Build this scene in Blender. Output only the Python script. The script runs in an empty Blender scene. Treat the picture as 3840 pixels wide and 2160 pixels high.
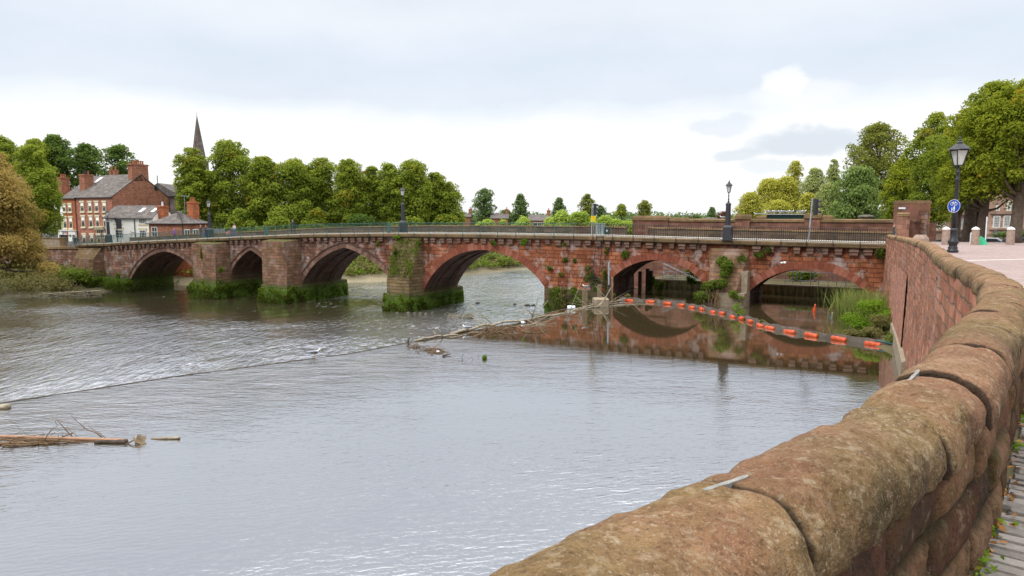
import bpy, bmesh, math, random
import numpy as np
from mathutils import Vector, Matrix, noise as mnoise
C = bpy.context.scene.collection
rad = math.radians
# ------------------------------------------------------------------ camera (eye at z = 0; upper pool at z = -7.45)
FPX = 2582.0; PITCH = rad(6.06)
cam_d = bpy.data.cameras.new('camera'); cam = bpy.data.objects.new('camera', cam_d); C.objects.link(cam)
cam_d.sensor_width = 36; cam_d.lens = 36 * FPX / 3840; cam_d.clip_start = .05; cam_d.clip_end = 6000
cam.location = (0, 0, 0); cam.rotation_euler = (rad(90) - PITCH, 0, 0)
bpy.context.scene.camera = cam
def ray(u, v):
    x = (u - 1920) / FPX; y = (v - 1080) / FPX
    fw = math.cos(PITCH) - y * math.sin(PITCH)
    return x / fw, -(math.sin(PITCH) + y * math.cos(PITCH)) / fw
def at_depth(u, v, d):
    a, b = ray(u, v); return Vector((a * d, d, b * d))
def at_level(u, v, z):
    a, b = ray(u, v); d = z / b; return Vector((a * d, d, z))
ZU = -7.45
# bridge frame: origin at its left end on the upstream face, x along the bridge to the right, y through it
BL = Vector((-64.1, 102.4)); BR = Vector((28.6, 52.3)); BE = (BR - BL).normalized(); BN = Vector((-BE.y, BE.x))
BROT = math.atan2(BE.y, BE.x)
def bw(s, y, z):
    p = BL + BE * s + BN * y; return Vector((p.x, p.y, z))
def on_bridge(u, off=0.0):
    a, _ = ray(u, 850); d = (off + BL.dot(BN)) / (a * BN.x + BN.y)
    return (a * d - BL.x) * BE.x + (d - BL.y) * BE.y
DK = [(-20, -4.9), (0, -4.38), (6.5, -4.13), (12.2, -3.79), (26.6, -3.13), (38.9, -2.57), (46.2, -2.26), (57.7, -2.02), (69, -1.95), (80.7, -1.96), (92, -2.11), (105.4, -2.24), (130, -2.5)]
def deck(s): return float(np.interp(s, [p[0] for p in DK], [p[1] for p in DK]))
def lerp(a, b, t): return a + (b - a) * t
# ------------------------------------------------------------------ object helpers
def tag(o, label=None, cat=None, group=None, kind=None):
    if label: o['label'] = label
    if cat: o['category'] = cat
    if group: o['group'] = group
    if kind: o['kind'] = kind
    return o
def thing(name, label, cat, loc=(0, 0, 0), rz=0.0, group=None):
    o = bpy.data.objects.new(name, None); C.objects.link(o); o.empty_display_size = .2
    o.location = loc; o.rotation_euler = (0, 0, rz)
    return tag(o, label, cat, group)
def link_mesh(name, me, mats, parent=None):
    o = bpy.data.objects.new(name, me); C.objects.link(o)
    for m in (mats if isinstance(mats, (list, tuple)) else [mats]): me.materials.append(m)
    if parent: o.parent = parent
    return o
def copy_tree(o, parent=None):
    c = o.copy(); C.objects.link(c)
    if parent: c.parent = parent
    for ch in o.children: copy_tree(ch, c)
    return c
class MB:
    """collects faces, links them as ONE mesh object"""
    def __init__(s): s.v = []; s.f = []; s.m = []; s.uv = []
    def add(s, vs, fs, mi=0, uvs=None):
        b = len(s.v); s.v += [tuple(p) for p in vs]
        for k, f in enumerate(fs):
            s.f.append([b + i for i in f]); s.m.append(mi); s.uv.append(None if uvs is None else [uvs[i] for i in f])
        return s
    def box(s, c, d, rz=0, mi=0, taper=1.0, rx=0, ry=0):
        R = Matrix.Rotation(rz, 3, 'Z') @ Matrix.Rotation(ry, 3, 'Y') @ Matrix.Rotation(rx, 3, 'X'); c = Vector(c); vs = []
        for k, (x, y, z) in enumerate([(-1,-1,-1),(1,-1,-1),(1,1,-1),(-1,1,-1),(-1,-1,1),(1,-1,1),(1,1,1),(-1,1,1)]):
            t = taper if z > 0 else 1
            vs.append(c + R @ Vector((x*d[0]/2*t, y*d[1]/2*t, z*d[2]/2)))
        return s.add(vs, [(3,2,1,0),(4,5,6,7),(0,1,5,4),(1,2,6,5),(2,3,7,6),(3,0,4,7)], mi)
    def tube(s, pts, r, n=8, mi=0, cap=True):
        pts = [Vector(p) for p in pts]; rs = r if isinstance(r, (list, tuple)) else [r]*len(pts); vs = []
        for i, p in enumerate(pts):
            t = (pts[min(i+1, len(pts)-1)] - pts[max(i-1, 0)])
            t = t.normalized() if t.length > 1e-9 else Vector((0,0,1))
            a = t.cross(Vector((0,0,1)) if abs(t.z) < .9 else Vector((1,0,0))).normalized(); b = t.cross(a)
            for k in range(n):
                w = 2*math.pi*k/n; vs.append(p + (a*math.cos(w) + b*math.sin(w))*rs[i])
        fs = [(i*n+k, i*n+(k+1) % n, (i+1)*n+(k+1) % n, (i+1)*n+k) for i in range(len(pts)-1) for k in range(n)]
        if cap: fs += [tuple(range(n))[::-1], tuple((len(pts)-1)*n+k for k in range(n))]
        return s.add(vs, fs, mi)
    def lathe(s, prof, c=(0,0,0), n=12, mi=0, cap=True, ph=0.0):
        vs = [(c[0]+r*math.cos(2*math.pi*k/n+ph), c[1]+r*math.sin(2*math.pi*k/n+ph), c[2]+z) for r, z in prof for k in range(n)]
        fs = [(i*n+k, i*n+(k+1) % n, (i+1)*n+(k+1) % n, (i+1)*n+k) for i in range(len(prof)-1) for k in range(n)]
        if cap: fs += [tuple(range(n))[::-1], tuple((len(prof)-1)*n+k for k in range(n))]
        return s.add(vs, fs, mi)
    def prism(s, poly, z0, z1, mi=0):
        n = len(poly); vs = [(x, y, z0) for x, y in poly] + [(x, y, z1) for x, y in poly]
        return s.add(vs, [tuple(range(n))[::-1], tuple(range(n, 2*n))] + [(i, (i+1) % n, n+(i+1) % n, n+i) for i in range(n)], mi)
    def loft(s, rings, mi=0, cap=True):
        n = len(rings[0]); vs = [p for r in rings for p in r]
        fs = [(i*n+k, i*n+(k+1) % n, (i+1)*n+(k+1) % n, (i+1)*n+k) for i in range(len(rings)-1) for k in range(n)]
        if cap: fs += [tuple(range(n))[::-1], tuple((len(rings)-1)*n+k for k in range(n))]
        return s.add(vs, fs, mi)
    def grid(s, P, mi=0, uv=None, flip=False):
        nu, nv = len(P), len(P[0]); vs = [p for r in P for p in r]
        fs = [(i*nv+j, i*nv+j+1, (i+1)*nv+j+1, (i+1)*nv+j) for i in range(nu-1) for j in range(nv-1)]
        if flip: fs = [f[::-1] for f in fs]
        return s.add(vs, fs, mi, None if uv is None else [q for r in uv for q in r])
    def build(s, name, mats, parent=None, smooth=False, fix=True):
        me = bpy.data.meshes.new(name); me.from_pydata(s.v, [], s.f); me.update()
        o = link_mesh(name, me, mats, parent)
        me.polygons.foreach_set('material_index', s.m)
        if fix:
            bm = bmesh.new(); bm.from_mesh(me); bm.faces.ensure_lookup_table()
            if all(u is None for u in s.uv): bmesh.ops.recalc_face_normals(bm, faces=bm.faces)
            bm.to_mesh(me); bm.free()
        ul = me.uv_layers.new(name='uv')
        for p in me.polygons:
            ex = s.uv[p.index]
            nx, ny, nz = map(abs, p.normal)
            for li in p.loop_indices:
                vi = me.loops[li].vertex_index; x, y, z = me.vertices[vi].co
                if ex is not None: ul.data[li].uv = ex[p.loop_indices.index(li) if not isinstance(p.loop_indices, range) else li - p.loop_indices.start]
                elif nz > nx and nz > ny: ul.data[li].uv = (x, y)
                elif ny > nx: ul.data[li].uv = (x, z)
                else: ul.data[li].uv = (y, z)
            p.use_smooth = smooth
        me.update(); return o
# ------------------------------------------------------------------ node helpers
class NT:
    def __init__(s, name, world=False):
        if world:
            w = bpy.data.worlds.new('World'); bpy.context.scene.world = w; w.use_nodes = True; s.id = w
        else:
            s.id = bpy.data.materials.new(name); s.id.use_nodes = True
        s.t = s.id.node_tree; s.t.nodes.clear()
        s.out = s.t.nodes.new('ShaderNodeOutputWorld' if world else 'ShaderNodeOutputMaterial')
    def set(s, sock, v):
        if v is None: return
        if isinstance(v, bpy.types.NodeSocket): s.t.links.new(v, sock)
        elif hasattr(sock.default_value, '__len__'):
            n = len(sock.default_value); v = tuple(v) if hasattr(v, '__len__') else (v,)*3
            sock.default_value = (v + (1,)*4)[:n] if len(v) < n else v[:n]
        else: sock.default_value = v
    def n(s, typ, ins=None, **kw):
        nd = s.t.nodes.new('ShaderNode' + typ)
        for k, v in kw.items(): setattr(nd, k, v)
        for k, v in (ins or {}).items(): s.set(nd.inputs[k], v)
        return nd
    def math(s, op, a, b=None, c=None, clamp=False):
        nd = s.n('Math', {0: a, 1: b, 2: c}, operation=op); nd.use_clamp = clamp; return nd.outputs[0]
    def vmath(s, op, a, b=None):
        nd = s.n('VectorMath', {0: a, 1: b}, operation=op); return nd.outputs[0]
    def mix(s, f, a, b, blend='MIX'):
        nd = s.n('Mix', data_type='RGBA', blend_type=blend); s.set(nd.inputs[0], f); s.set(nd.inputs[6], a); s.set(nd.inputs[7], b); return nd.outputs[2]
    def noise(s, vec, scale, detail=4, rough=.55, dist=0.0):
        return s.n('TexNoise', {'Vector': vec, 'Scale': scale, 'Detail': detail, 'Roughness': rough, 'Distortion': dist}).outputs['Fac']
    def noisec(s, vec, scale, detail=2):
        return s.n('TexNoise', {'Vector': vec, 'Scale': scale, 'Detail': detail}).outputs['Color']
    def ramp(s, f, stops, interp='LINEAR'):
        nd = s.n('ValToRGB', {0: f}); cr = nd.color_ramp; cr.interpolation = interp
        while len(cr.elements) < len(stops): cr.elements.new(.5)
        for e, (p, c) in zip(cr.elements, stops):
            e.position = p; e.color = (c, c, c, 1) if not hasattr(c, '__len__') else (*c, 1)[:4]
        return nd.outputs[0]
    def map(s, f, a, b, c=0.0, d=1.0, smooth=False):
        nd = s.n('MapRange', {0: f, 1: a, 2: b, 3: c, 4: d}); nd.clamp = True
        if smooth: nd.interpolation_type = 'SMOOTHSTEP'
        return nd.outputs[0]
    def mapping(s, vec, scale=(1,1,1), rot=(0,0,0), loc=(0,0,0)):
        return s.n('Mapping', {'Vector': vec, 'Scale': scale, 'Rotation': rot, 'Location': loc}).outputs[0]
    def bump(s, h, strength=.5, dist=.05, normal=None):
        return s.n('Bump', {'Height': h, 'Strength': strength, 'Distance': dist, 'Normal': normal}).outputs[0]
    def pos(s): return s.n('NewGeometry').outputs['Position']
    def obj(s): return s.n('TexCoord').outputs['Object']
    def uvs(s): return s.n('TexCoord').outputs['UV']
    def xyz(s, v): return s.n('SeparateXYZ', {0: v}).outputs
    def pbsdf(s, col, rough=.8, normal=None, spec=.3, metal=0.0, **kw):
        nd = s.n('BsdfPrincipled', {'Base Color': col, 'Roughness': rough, 'Normal': normal, 'Specular IOR Level': spec, 'Metallic': metal})
        s.t.links.new(nd.outputs[0], s.out.inputs[0]); return s.id
def plain(name, col, rough=.7, var=.25, scale=6, bump=.15, metal=0.0, spec=.3):
    t = NT(name); o = t.obj(); f = t.noise(o, scale, 5)
    c = t.mix(t.map(f, .3, .75), tuple(x*(1-var) for x in col), tuple(min(1, x*(1+var)) for x in col))
    return t.pbsdf(c, rough, t.bump(f, bump, .02), spec, metal)
def masonry(name, c1, c2, mortar, bw_=.8, bh=.33, msize=.018, white=0.0, moss=None, mosscol=(.05, .075, .012), dark=.5, darkband=None, redshift=None, bumps=.8, wob=.05, noisy=.4, lichen=0.0, damp=None, patch=.75, topmoss=False):
    t = NT(name); uv = t.uvs(); P = t.pos(); z = t.xyz(P)[2]
    w = t.vmath('SCALE', t.vmath('SUBTRACT', t.noisec(uv, 1.3), (.5, .5, .5)), None); w.node.inputs['Scale'].default_value = wob*2
    uvd = t.vmath('ADD', uv, w)
    b = t.n('TexBrick', {'Vector': uvd, 'Color1': c1, 'Color2': c2, 'Mortar': mortar, 'Scale': 1.0, 'Mortar Size': msize, 'Mortar Smooth': .35, 'Bias': 0.0, 'Brick Width': bw_, 'Row Height': bh})
    b.offset = .43; b.offset_frequency = 2; b.squash = 1.25; b.squash_frequency = 3
    col = b.outputs['Color']
    nz = t.noise(uv, 2.2, 8, .65)
    b2 = t.n('TexBrick', {'Vector': t.mapping(uvd, (1, 1, 1), loc=(bw_*7.3, bh*5, 0)), 'Color1': (.62, .62, .64), 'Color2': (1.5, 1.4, 1.32), 'Mortar': (1, 1, 1), 'Scale': 1.0, 'Mortar Size': 0.0, 'Bias': 0.0, 'Brick Width': bw_, 'Row Height': bh})
    b2.offset = .43; b2.offset_frequency = 2; b2.squash = 1.25; b2.squash_frequency = 3
    col = t.mix(patch, col, t.mix(1.0, col, b2.outputs['Color'], 'MULTIPLY'))
    col = t.mix(t.map(nz, .25, .8, 0, noisy*1.6), col, tuple(x*.45 for x in c1), 'MIX')
    nb = t.noise(t.mapping(uv, (1, 1, 1), loc=(7, 3, 0)), .55, 4, .6)
    if redshift: col = t.mix(t.map(t.xyz(t.obj())[0], redshift[0], redshift[1]), col, t.mix(1.0, col, redshift[2], 'MULTIPLY'))
    big = t.noise(t.mapping(uv, (.9, .22, 1), loc=(2, 9, 0)), .9, 5, .65)
    col = t.mix(t.map(big, .45, .72, 0, dark), col, t.mix(1.0, col, (.22, .2, .2), 'MULTIPLY'))
    if white:
        wn = t.noise(t.mapping(uv, (1, .8, 1), loc=(5, 1, 0)), 1.1, 7, .72)
        col = t.mix(t.map(t.math('ADD', wn, t.math('MULTIPLY', t.math('SUBTRACT', nb, .5), .6)), .50, .66, 0, white), col, (.42, .36, .34))
    if lichen:
        ln = t.noise(t.mapping(uv, loc=(1, 8, 0)), 1.7, 6, .7)
        col = t.mix(t.map(ln, .5, .68, 0, lichen), col, (.13, .115, .03))
    if damp:
        dn = t.math('ADD', z, t.math('MULTIPLY', t.math('SUBTRACT', nb, .5), 1.2))
        col = t.mix(t.map(dn, damp[0], damp[1], .75, 0), col, damp[2])
    if moss:
        mn = t.math('ADD', z, t.math('MULTIPLY', t.math('SUBTRACT', t.noise(uv, .8, 6, .7), .5), 2.2))
        col = t.mix(t.map(mn, moss[0], moss[1], .95, 0), col, t.mix(t.map(t.noise(uv, 3.4, 8, .75), .32, .68), tuple(x*.3 for x in mosscol), tuple(x*1.8 for x in mosscol)))
    upz = t.xyz(t.n('NewGeometry').outputs['True Normal'])[2]
    if topmoss: col = t.mix(t.math('MULTIPLY', t.map(upz, .35, .8), t.map(t.noise(uv, 1.6, 5, .7), .3, .5, .4, 1)), col, (.085, .08, .022))
    h = t.math('ADD', t.math('MULTIPLY', b.outputs['Fac'], -1.0), t.math('MULTIPLY', nz, 1.1))
    return t.pbsdf(col, .92, t.bump(h, bumps, .06), .2)
def leafmat(name, dark, mid, light, accent=None, acc=0.0, trans=.45):
    t = NT(name); a = t.n('Attribute', attribute_name='tone').outputs['Fac']
    rnd = t.n('NewGeometry').outputs['Random Per Island']
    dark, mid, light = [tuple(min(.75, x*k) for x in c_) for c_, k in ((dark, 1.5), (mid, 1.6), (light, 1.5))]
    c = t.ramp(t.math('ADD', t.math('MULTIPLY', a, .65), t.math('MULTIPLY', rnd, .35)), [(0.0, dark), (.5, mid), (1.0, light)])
    if accent:
        k = t.n('Attribute', attribute_name='autumn').outputs['Fac']
        c = t.mix(t.map(k, 1-acc-.02, 1-acc+.02), c, t.mix(rnd, accent, tuple(x*.6 for x in accent)))
    d = t.n('BsdfDiffuse', {'Color': c}); tr = t.n('BsdfTranslucent', {'Color': t.mix(.5, c, light)})
    m = t.n('MixShader', {0: trans, 1: d.outputs[0], 2: tr.outputs[0]}); t.t.links.new(m.outputs[0], t.out.inputs[0]); return t.id
# ------------------------------------------------------------------ leaf clouds
def leaf_mesh(name, P, N, size, tone, autumn, mat, parent=None, seed=0, elong=1.5, droop=None):
    rng = np.random.default_rng(seed); n = len(P)
    N = N / np.maximum(np.linalg.norm(N, axis=1, keepdims=True), 1e-6)
    R = rng.normal(size=(n, 3)) if droop is None else rng.normal(size=(n, 3))*droop[1] + np.array(droop[0])
    T = R - N * np.sum(R*N, 1, keepdims=True); T /= np.maximum(np.linalg.norm(T, axis=1, keepdims=True), 1e-6)
    B = np.cross(N, T); sz = (np.asarray(size) * rng.uniform(.65, 1.35, n))[:, None]
    V = np.empty((n, 4, 3)); bend = N*sz*.18
    V[:, 0] = P - T*sz*.5*elong; V[:, 1] = P + B*sz*.36 + bend; V[:, 2] = P + T*sz*.5*elong; V[:, 3] = P - B*sz*.36 + bend
    me = bpy.data.meshes.new(name); me.vertices.add(4*n); me.vertices.foreach_set('co', V.astype(np.float32).ravel())
    me.loops.add(4*n); me.loops.foreach_set('vertex_index', np.arange(4*n, dtype=np.int32))
    me.polygons.add(n); me.polygons.foreach_set('loop_start', np.arange(0, 4*n, 4, dtype=np.int32)); me.polygons.foreach_set('loop_total', np.full(n, 4, dtype=np.int32))
    a = me.attributes.new('tone', 'FLOAT', 'FACE'); a.data.foreach_set('value', np.asarray(tone, dtype=np.float32))
    b = me.attributes.new('autumn', 'FLOAT', 'FACE'); b.data.foreach_set('value', np.asarray(autumn, dtype=np.float32))
    me.update(); me.validate()
    return link_mesh(name, me, mat, parent)
def shell_points(rng, lobes, n, up=.25, inner=.55):
    """lobes: array (k, 7): centre, radii, tone"""
    L = np.asarray(lobes, float); A = L[:, 3]*L[:, 4] + L[:, 3]*L[:, 5] + L[:, 4]*L[:, 5]
    k = rng.choice(len(L), n, p=A/A.sum()); D = rng.normal(size=(n, 3)); D /= np.linalg.norm(D, axis=1, keepdims=True)
    fl = (D[:, 2] < -.25) & (rng.random(n) < .7); D[fl, 2] *= -1
    r = inner + (1.04-inner) * rng.random(n)**.55 + rng.normal(size=n)*.09
    P = L[k, :3] + D * L[k, 3:6] * r[:, None]
    Nn = D*.75 + rng.normal(size=(n, 3))*.45 + np.array([0, 0, up])
    return P, Nn, k, r, D
def dome(t): return math.sqrt(max(0, 1 - (2*t-1)**2)) if t > .35 else math.sqrt(max(0, 1-.09)) * (.55 + .45*t/.35)
PROF = {
 'linden': lambda t: float(np.interp(t, [0, .15, .4, .65, .85, 1], [.8, .97, 1, .88, .66, .3])),
 'round': lambda t: float(np.interp(t, [0, .2, .5, .75, .92, 1], [.55, .9, 1, .85, .5, .2])),
 'cone': lambda t: float(np.interp(t, [0, .2, .5, .8, 1], [.8, 1, .78, .4, .08])),
 'poplar': lambda t: float(np.interp(t, [0, .3, .7, 1], [.6, 1, .8, .2])),
 'dome': lambda t: float(np.interp(t, [0, .3, .6, .85, 1], [.97, 1, .85, .55, .2])),
}
TRUNK = None
def tree(name, label, ul, ur, vt, vb, d, mat, seed, prof='linden', group=None, leaf=None, lobes=26, dens=1.0, trunk=True, vroot=None, lobe_r=.2, bark=None, gap=.0, cat='tree', lean=0.0, droop=None, depth_k=.9, trunk_r=None, um=None):
    rng = np.random.default_rng(seed)
    cx = at_depth((ul+ur)/2, vb, d); W = (ur-ul)/FPX*d*1.0; Hc = at_depth(0, vt, d).z - cx.z
    zr = at_depth(0, vroot, d).z if vroot is not None else cx.z - Hc*.25
    root = thing(name, label, cat, (cx.x, cx.y, zr), 0, group); z0 = cx.z - zr
    pf = PROF[prof]; L = []
    for i in range(lobes):
        t = (i + rng.uniform(.2, .8)) / lobes; t = t**.9
        rr = W*lobe_r*rng.uniform(.55, 1.5)*(.7 if t > .85 else 1); e = pf(t)*W/2*rng.uniform(.82, 1.12)
        ang = i*2.39996 + rng.uniform(-.4, .4); q = max(0, e - rr*.8) * (rng.uniform(.75, 1.05) if rng.random() < .8 else rng.uniform(.2, .6))
        z = z0 + min(max(t*Hc, rr*.6), Hc - rr*.75)
        L.append((math.cos(ang)*q + lean*t*W, math.sin(ang)*q*depth_k, z, rr, rr, rr*rng.uniform(.75, 1.0), rng.random()))
    for t in (.2, .45, .68): L.append((lean*t*W, 0, z0+t*Hc, pf(t)*W*.33*(1-gap), pf(t)*W*.3*(1-gap), Hc*.16, .15))
    px = d / 688.5
    lf = (leaf*.88 if leaf else max(.15, px*1.65))
    area = W*Hc/(lf*lf*.5); n = int(area*5.5*dens)
    P, Nn, k, r, D = shell_points(rng, L, n)
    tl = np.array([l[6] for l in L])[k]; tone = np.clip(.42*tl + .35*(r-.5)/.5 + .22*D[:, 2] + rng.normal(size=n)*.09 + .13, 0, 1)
    aut = np.clip(.75*np.array([(l[6]*7.3) % 1 for l in L])[k] + .25*rng.random(n), 0, 1)
    leaf_mesh('crown', P, Nn, lf, tone, aut, mat, root, seed, droop=droop)
    if trunk:
        mb = MB(); tr = trunk_r or max(.22, W*.035); top = z0 + Hc*.75
        pts = [Vector((lean*W*q*.7 + math.sin(q*5+seed)*W*.012, math.cos(q*4+seed)*W*.012, top*q)) for q in (0, .08, .25, .5, .75, 1)]
        mb.tube(pts, [tr*1.5, tr*1.05, tr*.9, tr*.7, tr*.4, tr*.12], 9)
        for i in range(min(len(L)-3, 16)):
            l = L[(i*3) % (len(L)-3)]; e = Vector(l[:3]); q = min(.8, max(.25, (e.z/top)*.62)); s0 = Vector((lean*W*q*.7, 0, top*q)); m = s0.lerp(e, .5) + Vector((0, 0, -.04*W))
            mb.tube([s0, m, e], [tr*.42*(1-q*.5), tr*.25, tr*.05], 6)
        mb.build('trunk', bark or BARK, root, smooth=True)
    return root
def bush(name, label, c, dims, mat, seed, leaf=.2, n=None, lobes=9, cat='shrub', group=None, kind=None, droop=None, up=.25, rz=0, twigs=None, elong=1.5):
    rng = np.random.default_rng(seed); W, D_, H = dims; L = []
    for i in range(lobes):
        a = rng.uniform(0, 6.28); q = rng.uniform(0, .9)**.8; rr = rng.uniform(.15, .34)
        zz = rng.uniform(.12, .8)*(1-.6*q*q)
        L.append((math.cos(a)*q*W/2*.8, math.sin(a)*q*D_/2*.8, H*zz, W*rr*.8, D_*rr*.8, H*rr*.85, rng.random()))
    n = n or int(W*H/(leaf*leaf*.5)*3.6)
    P, Nn, k, r, D = shell_points(rng, L, n, up, .35); P[:, 2] = np.maximum(P[:, 2], rng.uniform(0, .06*H, n))
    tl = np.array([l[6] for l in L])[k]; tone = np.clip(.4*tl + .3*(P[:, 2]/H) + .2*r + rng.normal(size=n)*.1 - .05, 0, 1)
    aut = np.clip(.7*np.array([(l[6]*7.3) % 1 for l in L])[k] + .3*rng.random(n), 0, 1)
    o = leaf_mesh(name, P, Nn, leaf, tone, aut, mat, None, seed, droop=droop, elong=elong)
    o.location = c; o.rotation_euler = (0, 0, rz); tag(o, label, cat, group, kind)
    return o
# ------------------------------------------------------------------ world and sun
SUN_EL, SUN_AZ = rad(44), rad(238)      # azimuth clockwise from +Y: from the left, a little behind the camera
w = NT('World', True); sc = bpy.context.scene
sky = w.n('TexSky', sky_type='NISHITA', sun_disc=False, sun_elevation=SUN_EL, sun_rotation=SUN_AZ, air_density=1.0, dust_density=2.0)
skyc = w.n('VectorMath', {0: sky.outputs[0]}, operation='SCALE'); skyc.inputs['Scale'].default_value = .1
dv = w.n('TexCoord').outputs['Generated']; dx, dy, dz = w.xyz(dv)
wob = w.math('SUBTRACT', w.noise(w.mapping(dv, (1, 1, 2.4)), 9, 6, .55), .5)
wob2 = w.math('SUBTRACT', w.noise(w.mapping(dv, (1, 1, 2), loc=(3, 1, 5)), 2.2, 4, .5), .5)
el = w.math('ARCSINE', dz); az = w.math('ARCTAN2', dx, dy)
ee = w.math('ADD', el, w.math('ADD', w.math('MULTIPLY', wob, .03), w.math('MULTIPLY', wob2, .10)))
tone = w.ramp(w.map(ee, -.05, .75), [(0.0, (.95, .97, 1.0)), (.07, (1.02, 1.03, 1.05)), (.14, (1.14, 1.14, 1.14)), (.23, (1.12, 1.13, 1.14)), (.275, (.85, .915, 1.0)), (.335, (.81, .885, .995)), (.40, (.92, .965, 1.03)), (.48, (.89, .935, 1.01)), (.60, (.80, .86, .98)), (.74, (.80, .86, .98)), (.90, (1.9, 1.92, 1.95)), (1.0, (3.1, 3.1, 3.1))])
mott = w.noise(w.mapping(dv, (1, 1, 2.2), loc=(1, 4, 2)), 3.2, 6, .6)
tone = w.mix(1.0, tone, w.mix(w.map(mott, .3, .7), (.93, .945, .965), (1.05, 1.045, 1.03)), 'MULTIPLY')
wa = w.math('SUBTRACT', w.noise(w.mapping(dv, (1, 1, 1.5), loc=(9, 2, 1)), 14, 6, .6), .5)
wb = w.math('SUBTRACT', w.noise(w.mapping(dv, (1, 1, 1.5), loc=(4, 7, 1)), 16, 6, .6), .5)
azd = w.math('ADD', az, w.math('MULTIPLY', wa, .06)); eld = w.math('ADD', el, w.math('MULTIPLY', wb, .035))
for a0, e0, ra, re, col, k in [(22.2, 8.9, 3.7, 1.1, (1.08, 1.08, 1.11), .6), (21.3, 9.8, 1.7, 1.1, (1.12, 1.12, 1.14), .75), (16.5, 6.9, 2.5, .75, (.80, .86, .95), .6), (22.9, 5.4, 4.3, 1.2, (.68, .75, .85), .75), (18.0, 4.6, 1.9, .65, (.74, .81, .89), .7), (19.8, 3.6, 2.1, .5, (.80, .87, .94), .6)]:
    q1 = w.math('POWER', w.math('ABSOLUTE', w.math('DIVIDE', w.math('SUBTRACT', azd, rad(a0)), rad(ra))), 2.0)
    q2 = w.math('POWER', w.math('ABSOLUTE', w.math('DIVIDE', w.math('SUBTRACT', eld, rad(e0)), rad(re))), 2.0)
    tone = w.mix(w.map(w.math('ADD', q1, q2), .35, 1.5, k, 0, True), tone, col)
allc = w.mix(.93, skyc.outputs[0], tone)
bg = w.n('Background', {'Color': allc, 'Strength': 1.0}); w.t.links.new(bg.outputs[0], w.out.inputs[0])
sd = bpy.data.lights.new('sun', 'SUN'); sd.energy = 1.5; sd.angle = rad(14); sd.color = (1, .95, .87)
so = bpy.data.objects.new('sun', sd); C.objects.link(so)
sv = Vector((math.sin(SUN_AZ)*math.cos(SUN_EL), math.cos(SUN_AZ)*math.cos(SUN_EL), math.sin(SUN_EL)))
so.rotation_euler = sv.to_track_quat('Z', 'Y').to_euler(); so.location = (-30, -40, 60)
sc.view_settings.view_transform = 'Standard'; sc.view_settings.look = 'None'; sc.view_settings.exposure = 0; sc.view_settings.gamma = 1
sc.cycles.use_denoising = True; sc.cycles.max_bounces = 6; sc.cycles.diffuse_bounces = 2; sc.cycles.glossy_bounces = 3; sc.cycles.transmission_bounces = 3; sc.cycles.caustics_reflective = False; sc.cycles.caustics_refractive = False
# ------------------------------------------------------------------ materials
RED1, RED2 = (.30, .085, .045), (.40, .135, .075)
M = {}
M['bridge'] = masonry('bridge_sandstone', (.22, .105, .08), (.36, .205, .145), (.12, .075, .05), .95, .37, .032, white=.8, dark=.95, patch=.6, wob=.075, lichen=.45, redshift=(52, 62, (1.27, .82, .57)), damp=(-9.2, -7.6, (.09, .075, .04)), moss=(-9.6, -8.4), bumps=1.0)
M['ring'] = None
M['cutstep'] = masonry('stepped_stone', (.20, .135, .07), (.28, .20, .115), (.10, .08, .04), 1.3, .34, .045, topmoss=True, white=.2, lichen=.95, dark=.6, damp=(-9.0, -7.4, (.13, .11, .06)), moss=(-9.3, -8.0))
M['ledge'] = masonry('ledge_stone', (.15, .10, .058), (.20, .135, .08), (.1, .07, .04), 1.7, .6, .014, lichen=.75, dark=.35, bumps=.5)
M['cutwater'] = masonry('cutwater_stone', (.20, .10, .065), (.32, .175, .115), (.15, .11, .075), .9, .34, .04, white=.35, lichen=.8, dark=.65, topmoss=True, damp=(-9.0, -7.4, (.10, .085, .045)), moss=(-9.3, -8.0))
M['foot'] = masonry('mossy_stone', (.10, .085, .045), (.14, .11, .06), (.05, .05, .02), 1.1, .5, .04, moss=(-8.9, -8.0), mosscol=(.060, .105, .010), dark=.8, lichen=.5)
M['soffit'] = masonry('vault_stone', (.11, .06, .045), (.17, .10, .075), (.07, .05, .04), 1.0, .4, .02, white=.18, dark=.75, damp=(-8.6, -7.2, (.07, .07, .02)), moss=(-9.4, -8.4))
M['parapet'] = masonry('parapet_stone', (.17, .12, .09), (.21, .155, .118), (.14, .10, .075), 1.1, .3, .012, lichen=.5, dark=.5)
M['quay'] = masonry('quay_sandstone', (.40, .15, .09), (.52, .25, .16), (.26, .17, .12), .62, .27, .028, white=.35, lichen=.4, dark=.4, bumps=1.0, wob=.07)
M['quaybrick'] = masonry('quay_brick', (.48, .17, .11), (.56, .25, .17), (.50, .36, .28), .34, .125, .028, lichen=.2, dark=.3, wob=.01)
M['concrete'] = plain('pale_concrete', (.30, .24, .17), .9, .3, 3, .4)
M['weirhouse'] = masonry('weir_house_stone', (.23, .105, .08), (.31, .165, .125), (.18, .12, .09), 1.05, .38, .02, dark=.6, lichen=.5, wob=.015, bumps=.5)
M['coping'] = masonry('coping_stone', (.22, .145, .08), (.27, .18, .10), (.1, .07, .045), 1.5, .8, .014, lichen=.8, dark=.3, bumps=.5)
M['brick'] = masonry('red_brick', (.36, .14, .085), (.46, .21, .13), (.36, .24, .17), .42, .14, .016, dark=.35, wob=.004, noisy=.5, bumps=.3)
M['brick_dark'] = masonry('dark_red_brick', (.40, .155, .11), (.48, .21, .15), (.40, .26, .2), .42, .14, .014, dark=.3, wob=.004, noisy=.35, bumps=.3)
M['brick_orange'] = masonry('orange_brick', (.42, .13, .055), (.47, .17, .08), (.38, .18, .1), .42, .14, .014, dark=.25, wob=.004, noisy=.35, bumps=.3)
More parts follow.
